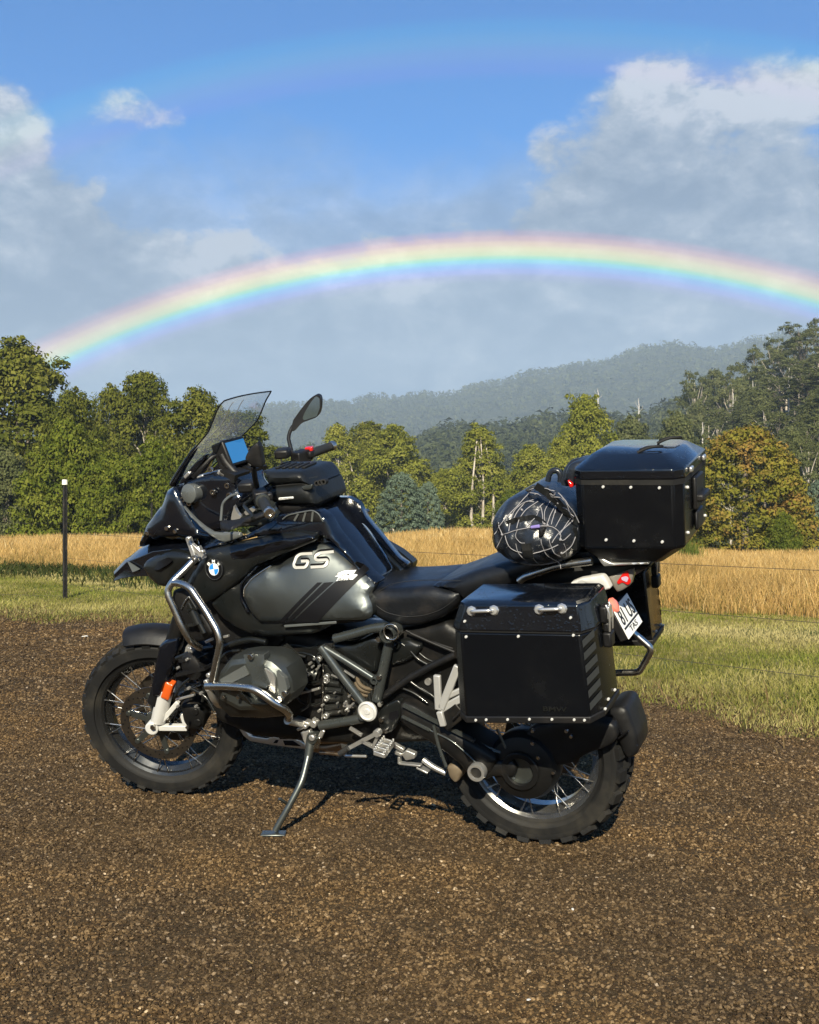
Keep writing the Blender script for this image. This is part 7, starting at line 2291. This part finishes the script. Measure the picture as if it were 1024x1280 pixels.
def make_pannier(label, side):
    e = thing('pannier', label, 'pannier', 'hard luggage cases')
    s = side

    def sd(pts):
        return [Vector((p[0], p[1] * s, p[2])) for p in pts]

    def loft(rings, name, mat, parent, bevel, smooth=30):
        rr = [sd(r) for r in rings]
        if s < 0:
            rr = [list(reversed(r)) for r in rr]
        mb = MB().loft(rr)
        return mb.build(name, mat, parent, smooth, bevel)
    bot = [(.095, .245, .605), (.092, .43, .600), (.056, .470, .597), (-.321, .470, .625), (-.350, .420, .632), (-.350, .245, .632)]
    top = [(.088, .245, .868), (.085, .44, .868), (.053, .472, .866), (-.306, .472, .876), (-.333, .424, .876), (-.333, .245, .878)]
    body = loft([bot, top], 'case_body', CASE, e, .006)
    l0 = [(.094, .240, .874), (.090, .444, .873), (.056, .477, .872), (-.309, .477, .882), (-.337, .428, .882), (-.337, .240, .884)]
    l1 = [(.070, .240, .944), (.066, .430, .945), (.036, .462, .946), (-.300, .462, .957), (-.322, .416, .957), (-.322, .240, .957)]
    l2 = [(.058, .240, .952), (.054, .418, .953), (.028, .448, .954), (-.292, .448, .965), (-.308, .408, .965), (-.308, .240, .965)]
    lid = loft([l0, l1, l2], 'case_lid', LID, e, .004)
    seam = [(.090, .242, .868), (.087, .442, .868), (.054, .4735, .867), (-.307, .4735, .877), (-.335, .4255, .877), (-.335, .242, .879)]
    loft([seam, [(p[0], p[1], p[2] + .006) for p in seam]], 'lid_seal', RUBBER, e, 0)
    # bolted foot rail along the bottom edge
    rail = [(.094, .244, .592), (.091, .435, .588), (.057, .474, .585), (-.323, .474, .613), (-.354, .424, .620), (-.354, .244, .620)]
    loft([rail, [(p[0], p[1], p[2] + .020) for p in rail]], 'foot_rail', PLAST, e, .003)

    def face(x, z):
        return .470 + .002 * (z - .6) / .27

    def disc(name, pts, r, mat, parent, h=.004):
        mb0 = MB().disc((0, 0, 0), r, (0, s, 0), h, 12, .6)
        me = mb0.mesh(name, mat, 40)
        for p in pts:
            o = link(name, me, parent)
            o.location = (p[0], p[1] * s, p[2])
    disc('rivet', [(0.037, 0.474, 0.853), (-0.124, 0.474, 0.862), (-0.287, 0.474, 0.873), (0.025, 0.474, 0.597), (-0.008, 0.474, 0.601), (-0.075, 0.474, 0.607), (-0.142, 0.474, 0.613), (-0.210, 0.474, 0.618), (-0.276, 0.474, 0.622), (-0.306, 0.474, 0.623)], .0043, WHITE, body)
    disc('rivet', [(0.038, 0.474, 0.900), (-0.281, 0.472, 0.923)], .0040, WHITE, lid)
    for a, b in (([(0.016, 0.466, 0.930)][0], [(-0.053, 0.466, 0.935)][0]), ([(-0.189, 0.464, 0.942)][0], [(-0.256, 0.464, 0.947)][0])):
        a, b = Vector((a[0], a[1] * s, a[2])), Vector((b[0], b[1] * s, b[2]))
        out = Vector((0, s * .020, .004))
        h = MB().tube([a + Vector((0, s * .004, 0)), a + out + (b - a) * .12, b + out - (b - a) * .12, b + Vector((0, s * .004, 0))], .0055, .012, 10)
        for q in (a, b):
            h.lathe([(.001, -.004), (.014, -.004), (.016, .002), (.012, .008), (.001, .009)], q + Vector((0, s * .002, 0)), (0, s, .15), 8)
        h.build('tie_handle', ALU, lid, 40)
    # slanting grey stripes on the bevelled rear corner
    a0, b0 = Vector((-.321, .4695, .625)), Vector((-.350, .4195, .632))
    a1, b1 = Vector((-.306, .4715, .876)), Vector((-.333, .4235, .876))
    nrm = Vector((-.865, .50, 0)) if True else None
    for k in range(6):
        t0 = .10 + k * .148
        t1 = t0 + .085
        P = [a0.lerp(a1, t0) .lerp(b0.lerp(b1, t0), .06), a0.lerp(a1, t0).lerp(b0.lerp(b1, t0 + .09), .97), a0.lerp(a1, t1).lerp(b0.lerp(b1, t1 + .09), .97), a0.lerp(a1, t1).lerp(b0.lerp(b1, t1), .06)]
        P = [Vector((p.x - .0018, p.y + .0012, p.z)) for p in P]
        P = sd(P)
        if s < 0:
            P.reverse()
        MB().add(P, [(3, 2, 1, 0)]).build('corner_stripe', GREY_P, body, None)
    # latch on the rear end
    lt = MB()
    lt.box((-.345, .335 * s, .900), (.022, .050, .050)).box((-.350, .335 * s, .862), (.020, .040, .030)).box((-.352, .335 * s, .825), (.026, .048, .045))
    lt.build('latch_body', PLAST, e, 40, .006)
    lt = MB().box((-.357, .335 * s, .905), (.010, .036, .036)).tube([(-.352, .318 * s, .93), (-.362, .318 * s, .90), (-.360, .318 * s, .85)], .0035, .01, 8).tube([(-.352, .352 * s, .93), (-.362, .352 * s, .90), (-.360, .352 * s, .85)], .0035, .01, 8)
    lt.build('latch_hasp', ALU, e, 40, .003)
    disc('rivet', [(-.353, .30, .655), (-.353, .38, .655), (-.353, .42, .64)], .0042, WHITE, body)
    if s > 0:
        letters('BMW', Vector((-.185, .4715, .640)), (-1, 0, .05), (0, 0, 1), .07, .014, SATIN, 'embossed_mark', body, .0012, 0, .01)
    return e


make_pannier('black aluminium pannier on the near side, grey slanting stripes on its rear corner', 1)
make_pannier('far side black pannier showing behind the number plate', -1)


def make_top_case():
    e = thing('top_case', 'square black aluminium top case on the rear rack, wet lid sloping in at its edges', 'top case', 'hard luggage cases')

    def ring(x0, x1, z0, z1, hw, ch):
        """plan outline with cut corners; x0 front, x1 rear"""
        zz = lambda x: z0 + (z1 - z0) * (x - x0) / (x1 - x0)
        P = [(x0, hw - ch), (x0 - ch, hw), (x1 + ch, hw), (x1, hw - ch), (x1, -hw + ch), (x1 + ch, -hw), (x0 - ch, -hw), (x0, -hw + ch)]
        return [Vector((x, y, zz(x))) for x, y in P]
    b = MB().loft([ring(-.275, -.475, 1.016, 1.010, .16, .02), ring(-.234, -.553, 1.062, 1.066, .208, .028), ring(-.232, -.557, 1.262, 1.258, .210, .028)])
    body = b.build('case_body', CASE, e, 30, .006)
    MB().loft([ring(-.231, -.558, 1.256, 1.252, .2110, .028), ring(-.231, -.558, 1.270, 1.268, .2110, .028)]).build('lid_seal', RUBBER, e, 30)
    lid = MB().loft([ring(-.230, -.560, 1.270, 1.268, .2115, .03), ring(-.231, -.559, 1.300, 1.298, .2105, .03), ring(-.276, -.512, 1.338, 1.334, .155, .03)]).build('case_lid', LID, e, 30, .005)
    me = MB().disc((0, 0, 0), .0045, (0, 1, 0), .004, 12, .6).mesh('rivet', WHITE, 40)
    for p in [(-0.325, 0.212, 1.249), (-0.407, 0.212, 1.247), (-0.490, 0.212, 1.245), (-0.326, 0.212, 1.089), (-0.409, 0.212, 1.087), (-0.492, 0.212, 1.085)]:
        o = link('rivet', me, body)
        o.location = p
    me2 = MB().disc((0, 0, 0), .005, (-1, .2, 0), .004, 12, .6).mesh('rivet', WHITE, 40)
    for p in ((-.556, .15, 1.10), (-.556, -.15, 1.09), (-.559, .15, 1.235)):
        o = link('rivet', me2, body)
        o.location = p
    for x, y in ((-.462, .10), (-.482, -.09)):
        MB().tube([(x + .05, y + .03, 1.337), (x + .015, y + .022, 1.352), (x - .02, y + .0, 1.350), (x - .01, y - .03, 1.345), (x + .03, y - .02, 1.346), (x + .045, y + .01, 1.342)], .0045, .02, 8).build('tie_loop', RUBBER, lid, 60)
    MB().box((-.563, .0, 1.20), (.014, .13, .10)).box((-.574, .0, 1.185), (.030, .12, .022)).box((-.563, .0, 1.115), (.012, .10, .06)).build('latch_body', PLAST, e, 40, .006)
    MB().box((-.565, .11, 1.283), (.010, .036, .016)).box((-.565, -.11, 1.283), (.010, .036, .016)).build('latch_hasp', ALU, e, 40, .004)
    return e


make_top_case()


def make_tank_bag():
    e = thing('tank_bag', 'small black hard shell tank bag strapped on the fuel tank', 'tank bag')
    hwid = lambda pts, w=.105: [(p[0], w, p[2]) for p in pts]
    lo = MB().panel(hwid([(0.868, 0.105, 1.235), (0.850, 0.105, 1.241), (0.738, 0.080, 1.250), (0.702, -0.060, 1.242), (0.700, -0.090, 1.233), (0.690, -0.100, 1.197), (0.689, -0.090, 1.182), (0.692, -0.050, 1.177), (0.704, 0.030, 1.177), (0.774, 0.100, 1.179), (0.860, 0.105, 1.185), (0.868, 0.105, 1.213)]), solid=True, bulge=.03, edge=.03)
    body = lo.build('bag_body', TEXT_BAG, e, 45)
    li = MB().panel(hwid([(0.871, 0.105, 1.257), (0.874, 0.080, 1.284), (0.886, 0.020, 1.295), (0.901, -0.060, 1.293), (0.846, -0.090, 1.293), (0.780, -0.100, 1.294), (0.740, -0.100, 1.292), (0.721, -0.100, 1.276), (0.708, -0.100, 1.250), (0.702, -0.070, 1.244), (0.738, 0.080, 1.253), (0.855, 0.105, 1.245), (0.869, 0.105, 1.248)]), solid=True, bulge=.034, edge=.035)
    lid = li.build('bag_lid', TEXT_BAG, e, 45)
    MB().panel(hwid([(0.866, 0.105, 1.245), (0.738, 0.080, 1.255), (0.707, -0.080, 1.244), (0.708, -0.080, 1.236), (0.739, 0.080, 1.247), (0.863, 0.105, 1.237)], .115), solid=True, bulge=.004, edge=.006).build('bag_zip', RUBBER, e, 45)
    MB().panel([(0.866, 0.090, 1.184), (0.720, 0.090, 1.186), (0.697, 0.090, 1.177), (0.718, 0.090, 1.158), (0.764, 0.090, 1.145), (0.833, 0.090, 1.139), (0.856, 0.090, 1.158)], solid=True, bulge=.02, edge=.03).build('bag_base', PLAST, e, 45)
    MB().panel([(0.729, 0.138, 1.245), (0.685, 0.138, 1.252), (0.690, 0.138, 1.237), (0.699, 0.138, 1.233), (0.722, 0.138, 1.233)], .008, .003, .01, .004).build('bag_buckle', CAST, body, 45)
    MB().panel([(0.822, 0.137, 1.206), (0.765, 0.137, 1.210), (0.765, 0.137, 1.203), (0.822, 0.137, 1.198)], .004, .001, .004, .002).build('bag_label', WHITE_P, body, 45)
    p0, p1 = Vector([(0.818, 0.139, 1.201)][0]), Vector([(0.767, 0.139, 1.205)][0])
    letters('SW-MOTECH', p0, p1 - p0, (0, 0, 1), (p1 - p0).length, .0035, GREY_P, 'label_lettering', body, .0006)
    p0, p1 = Vector([(0.696, 0.140, 1.271)][0]), Vector([(0.662, 0.140, 1.276)][0])
    letters('SW-MOTECH', p0, p1 - p0, (0, 0, 1), (p1 - p0).length, .0045, GREY_P, 'lid_lettering', lid, .0006)
    rb = MB()
    for k in range(5):
        x, z = [(0.846, -0.090, 1.293)][0][0] + .02 - k * .026, [(0.816, -0.090, 1.294)][0][2] - .002
        rb.bar((x, .055, z + .004), (x + .012, -.055, z + .004), .014, .006, (0, 0, 1))
    rb.build_each('bag_rib', RUBBER, lid, 40, .002)
    d = MB()
    for q in [(0.679, 0.110, 1.252), (0.666, 0.110, 1.254), (0.654, 0.110, 1.256)]:
        d.ring(q, .010, .005, (-.3, 1, .1), .022, 14)
    d.build_each('bag_eyelet', RUBBER, body, 40)
    return e


make_tank_bag()


def make_duffel():
    e = thing('duffel_bag', 'bulging black roll bag strapped across the passenger seat under a pale cord net', 'bag')
    out = [(p[0], .17, p[2]) for p in [(0.042, 0.170, 1.088), (0.036, 0.170, 1.108), (0.036, 0.120, 1.127), (0.034, 0.060, 1.144), (0.022, 0.020, 1.169), (-0.002, -0.020, 1.198), (-0.027, -0.040, 1.215), (-0.066, -0.050, 1.229), (-0.114, -0.050, 1.226), (-0.152, -0.030, 1.206), (-0.196, 0.050, 1.178), (-0.229, 0.120, 1.144), (-0.246, 0.170, 1.107), (-0.233, 0.170, 1.060), (-0.214, 0.170, 1.028), (-0.181, 0.170, 1.014), (-0.119, 0.170, 1.001), (-0.051, 0.170, 1.003), (-0.002, 0.170, 1.022), (0.014, 0.170, 1.040), (0.034, 0.170, 1.059)]]
    sk = Skin(out, .13, .15, .02, .02)
    mb = MB().panel(out, solid=True, skin=sk, res=.009)
    g = np.random.default_rng(3)
    ph = g.random((10, 3)) * 6.28
    kk = g.normal(0, 1, (10, 3)) * 34

    def fold(x, y, z):
        a = np.array((x, abs(y), z))
        w = sum(math.sin(float(kk[i] @ a) + ph[i][0]) ** 3 for i in range(10)) * .0050
        return w * min(1, sk.dist(np.array([[x, z]]))[0] / .03)

    def surf(x, z):
        y = float(sk.at([(x, z)])[0])
        return y + fold(x, y, z)
    for v in mb.V:
        v.y += (1 if v.y > 0 else -1) * fold(v.x, v.y, v.z)
    bag = mb.build('bag_body', NYLON, e, 60)

    def strap(pts, name, w, mat, lift):
        pts = fillet([Vector(p) for p in pts], .03)
        P = []
        for p in pts:
            y = surf(p.x, p.z)
            P.append(Vector((p.x, y + lift, p.z)))
        b = MB()
        for a, c in zip(P[:-1], P[1:]):
            b.bar(a, c + (c - a) * .05, w, .004)
        return b.build(name, mat, bag, 60)
    strap([(-0.135, 0.170, 1.264), (-0.174, 0.263, 1.234), (-0.208, 0.284, 1.177), (-0.231, 0.266, 1.137), (-0.225, 0.170, 1.060)], 'bag_strap', .022, TEXT_BAG, .004)
    strap([(-0.012, 0.244, 1.140), (-0.082, 0.286, 1.165), (-0.124, 0.298, 1.168), (-0.158, 0.299, 1.150)], 'bag_strap', .016, TEXT_BAG, .003)
    strap([(-0.108, 0.282, 1.096), (-0.112, 0.260, 1.060), (-0.106, 0.218, 1.021)], 'bag_strap', .030, TEXT_BAG, .006)
    MB().panel([(-0.106, 0.275, 1.088), (-0.131, 0.275, 1.095), (-0.135, 0.275, 1.056), (-0.107, 0.275, 1.051)], .012, .004, .01, .005).build('bag_buckle', PLAST, bag, 40)
    MB().panel([(-0.147, 0.295, 1.140), (-0.166, 0.295, 1.143), (-0.159, 0.295, 1.118), (-0.145, 0.295, 1.113)], .02, .006, .012, .005).build('cord_lock', PLAST, bag, 40)
    MB().panel([(-0.078, 0.200, 1.239), (-0.102, 0.200, 1.253), (-0.113, 0.200, 1.248), (-0.091, 0.200, 1.231)], .02, .004, .01, .006).build('bag_patch', GREY_P, bag, 40)
    MB().panel([(-0.119, 0.290, 1.146), (-0.147, 0.290, 1.151), (-0.149, 0.290, 1.141), (-0.120, 0.290, 1.138)], .006, .003, .01, .004).build('lilac_lining', principled('lilac_cloth', (.20, .16, .42), .8), bag, 40)
    tri = MB().panel([(-0.163, 0.275, 1.131), (-0.178, 0.275, 1.120), (-0.162, 0.275, 1.111)], .004, .0, .01, .002)
    tri.build('reflective_mark', WHITE_P, bag, 40)
    hnd = MB().tube([(-0.101, 0.030, 1.236), (-0.107, 0.030, 1.259), (-0.120, 0.030, 1.272), (-0.136, 0.030, 1.270), (-0.144, 0.030, 1.256), (-0.141, 0.030, 1.233)], .009, .03, 10).tube([(0.021, 0.060, 1.154), (0.026, 0.060, 1.167), (0.013, 0.060, 1.176), (0.001, 0.060, 1.174), (0.001, 0.060, 1.164)], .008, .02, 10)
    hnd.build('bag_handle', NYLON, bag, 60)
    rl = MB().tube([(-0.180, 0.100, 1.236), (-0.189, 0.100, 1.277), (-0.210, 0.100, 1.302), (-0.228, 0.060, 1.301)], .016, .03, 12).tube([(-0.194, 0.120, 1.255), (-0.205, 0.120, 1.292), (-0.231, 0.120, 1.303)], .012, .03, 12).panel([(-0.191, 0.140, 1.277), (-0.205, 0.140, 1.307), (-0.228, 0.140, 1.317), (-0.253, 0.140, 1.314), (-0.235, 0.140, 1.274), (-0.227, 0.140, 1.245), (-0.201, 0.140, 1.233)], .12, .02, .03, .015)
    rl.build('strap_bundle', NYLON, bag, 60)
    MB().panel([(-0.204, 0.165, 1.264), (-0.220, 0.165, 1.252), (-0.221, 0.165, 1.241), (-0.211, 0.165, 1.238)], .01, .004, .01, .005).build('red_tab', RED, bag, 40)
    # the elastic cord net over it
    net = thing('cargo_net', 'pale elastic cord net stretched over the black roll bag', 'net')
    cords = MB()

    def cord(pts, r=.0013):
        P = []
        for p in fillet([Vector(q) for q in pts], .03, 4):
            P.append(Vector((p.x, surf(p.x, p.z) + .0035, p.z)))
        Q = [P[0]]
        for a_, b_ in zip(P[:-1], P[1:]):
            k = max(1, int((b_ - a_).length / .009))
            for i in range(1, k + 1):
                m = a_.lerp(b_, i / k)
                m.y = surf(m.x, m.z) + .0035
                Q.append(m)
        cords.tube(Q, r, 0, 6)
    for pth in ([(-0.026, 0.252, 1.117), (-0.076, 0.283, 1.135), (-0.122, 0.297, 1.142), (-0.161, 0.299, 1.146), (-0.192, 0.290, 1.134), (-0.205, 0.276, 1.111), (-0.200, 0.272, 1.098), (-0.210, 0.264, 1.096), (-0.225, 0.260, 1.111)],
                [(-0.013, 0.244, 1.153), (-0.018, 0.248, 1.132), (-0.028, 0.254, 1.115), (-0.001, 0.215, 1.076), (0.014, 0.170, 1.037), (-0.015, 0.170, 1.013), (-0.060, 0.170, 1.003), (-0.121, 0.196, 1.010), (-0.161, 0.178, 1.014), (-0.185, 0.170, 1.024)],
                [(-0.051, 0.270, 1.130), (-0.050, 0.270, 1.162), (-0.059, 0.269, 1.189), (-0.081, 0.273, 1.206), (-0.119, 0.281, 1.215)], [(-0.077, 0.284, 1.140), (-0.084, 0.286, 1.171), (-0.097, 0.286, 1.190), (-0.126, 0.287, 1.208)],
                [(-0.105, 0.293, 1.142), (-0.131, 0.298, 1.171), (-0.131, 0.294, 1.191), (-0.143, 0.291, 1.203)], [(-0.155, 0.300, 1.150), (-0.144, 0.298, 1.180), (-0.135, 0.293, 1.197)], [(-0.161, 0.299, 1.148), (-0.150, 0.298, 1.180), (-0.155, 0.291, 1.203)], [(-0.165, 0.299, 1.148), (-0.173, 0.293, 1.191), (-0.172, 0.283, 1.214), (-0.159, 0.278, 1.223), (-0.107, 0.272, 1.224)],
                [(-0.176, 0.297, 1.146), (-0.179, 0.295, 1.180), (-0.166, 0.282, 1.217)], [(-0.188, 0.292, 1.138), (-0.200, 0.289, 1.172), (-0.190, 0.281, 1.207), (-0.177, 0.263, 1.234), (-0.165, 0.276, 1.225)], [(-0.204, 0.282, 1.125), (-0.225, 0.274, 1.145), (-0.228, 0.269, 1.174), (-0.222, 0.252, 1.211), (-0.202, 0.255, 1.227), (-0.176, 0.271, 1.227)],
                [(-0.152, 0.289, 1.108), (-0.153, 0.269, 1.072), (-0.163, 0.224, 1.033), (-0.184, 0.170, 1.000)], [(-0.097, 0.259, 1.234), (-0.120, 0.249, 1.247), (-0.160, 0.257, 1.242), (-0.189, 0.261, 1.231), (-0.192, 0.240, 1.241)], [(-0.094, 0.261, 1.231), (-0.114, 0.274, 1.224), (-0.147, 0.281, 1.221)],
                [(-0.080, 0.285, 1.137), (-0.070, 0.277, 1.116), (-0.087, 0.276, 1.094), (-0.102, 0.281, 1.097)], [(-0.183, 0.278, 1.096), (-0.198, 0.284, 1.122), (-0.221, 0.275, 1.139), (-0.244, 0.249, 1.170)], [(-0.235, 0.262, 1.138), (-0.238, 0.241, 1.107), (-0.224, 0.220, 1.071), (-0.200, 0.227, 1.053)], [(-0.201, 0.217, 1.241), (-0.227, 0.234, 1.216), (-0.245, 0.240, 1.181), (-0.254, 0.223, 1.147)],
                [(-0.209, 0.256, 1.085), (-0.210, 0.237, 1.069), (-0.205, 0.170, 1.040)], [(-0.190, 0.283, 1.205), (-0.192, 0.277, 1.213), (-0.178, 0.255, 1.239)],
                [(0.007, 0.222, 1.113), (-0.031, 0.258, 1.159), (-0.079, 0.268, 1.214), (-0.111, 0.239, 1.252), (-0.151, 0.223, 1.258), (-0.191, 0.214, 1.247)], [(-0.038, 0.260, 1.116), (-0.053, 0.252, 1.076), (-0.098, 0.257, 1.059), (-0.152, 0.266, 1.068), (-0.197, 0.266, 1.087)], [(-0.072, 0.270, 1.093), (-0.075, 0.255, 1.064), (-0.096, 0.234, 1.034)], [(-0.197, 0.286, 1.190), (-0.218, 0.274, 1.188), (-0.240, 0.257, 1.166)], [(-0.128, 0.242, 1.252), (-0.145, 0.273, 1.230), (-0.168, 0.290, 1.203), (-0.180, 0.296, 1.174)],
                [(-0.116, 0.285, 1.208), (-0.091, 0.274, 1.212), (-0.071, 0.276, 1.188), (-0.060, 0.276, 1.163)], [(-0.241, 0.236, 1.192), (-0.230, 0.267, 1.174), (-0.217, 0.280, 1.149), (-0.200, 0.280, 1.115)], [(-0.175, 0.290, 1.117), (-0.179, 0.270, 1.082), (-0.192, 0.212, 1.041)]):
        cord(pth)
    cords.build_each('net_cord', CORD, net, 60)
    kn = MB()
    for q in [(-0.158, 0.299, 1.150), (-0.167, 0.298, 1.145), (-0.204, 0.271, 1.101), (-0.026, 0.252, 1.117), (-0.190, 0.283, 1.205), (-0.082, 0.282, 1.187), (-0.199, 0.233, 1.056)]:
        y = surf(q[0], q[2]) + .004
        kn.lathe([(.001, -.005), (.0035, -.002), (.0035, .002), (.001, .005)], (q[0], y, q[2]), (.5, .5, .7), 10)
    kn.build_each('net_knot', CORD, net, 60)


make_duffel()


# ------------------------------------------------------------------ a few pale chips lying on the gravel
def make_litter():
    m = principled('pale_chip', (0.62, 0.60, 0.55), 0.7)
    for k, (px, py, s, lb) in enumerate(((106, 798, .030, 'white curled scrap on the gravel left of the front wheel'), (716, 1141, .006, 'small white chip on the gravel below the rear wheel'),
                                         (661, 1251, .007, 'pale flat stone near the bottom edge right of centre'), (548, 1120, .005, 'tiny white chip on the gravel in the bottom middle'))):
        y = CAM_H * 1440 / (py - 634)
        x = (px - 512) / 1440 * y
        g = np.random.default_rng(k)
        n = 9
        V = [(s * (1 + .35 * g.random()) * math.cos(2 * math.pi * i / n), s * .5 * (1 + .4 * g.random()) * math.sin(2 * math.pi * i / n), s * .12 * g.random() + s * .3 * abs(math.cos(math.pi * i / n))) for i in range(n)]
        V += [(v[0] * .8, v[1] * .8, v[2] + s * .18) for v in V]
        F = [(i, (i + 1) % n, n + (i + 1) % n, n + i) for i in range(n)] + [tuple(range(2 * n - 1, n - 1, -1))[::-1]]
        o = link('pale_chip', new_mesh('pale_chip', V, F, m))
        o.location = (x, y, float(lump_z(x, y)) + .006)
        o.rotation_euler = (0, 0, g.random() * 6)
        tag(o, lb, 'chip', 'pale chips on the gravel')


make_litter()
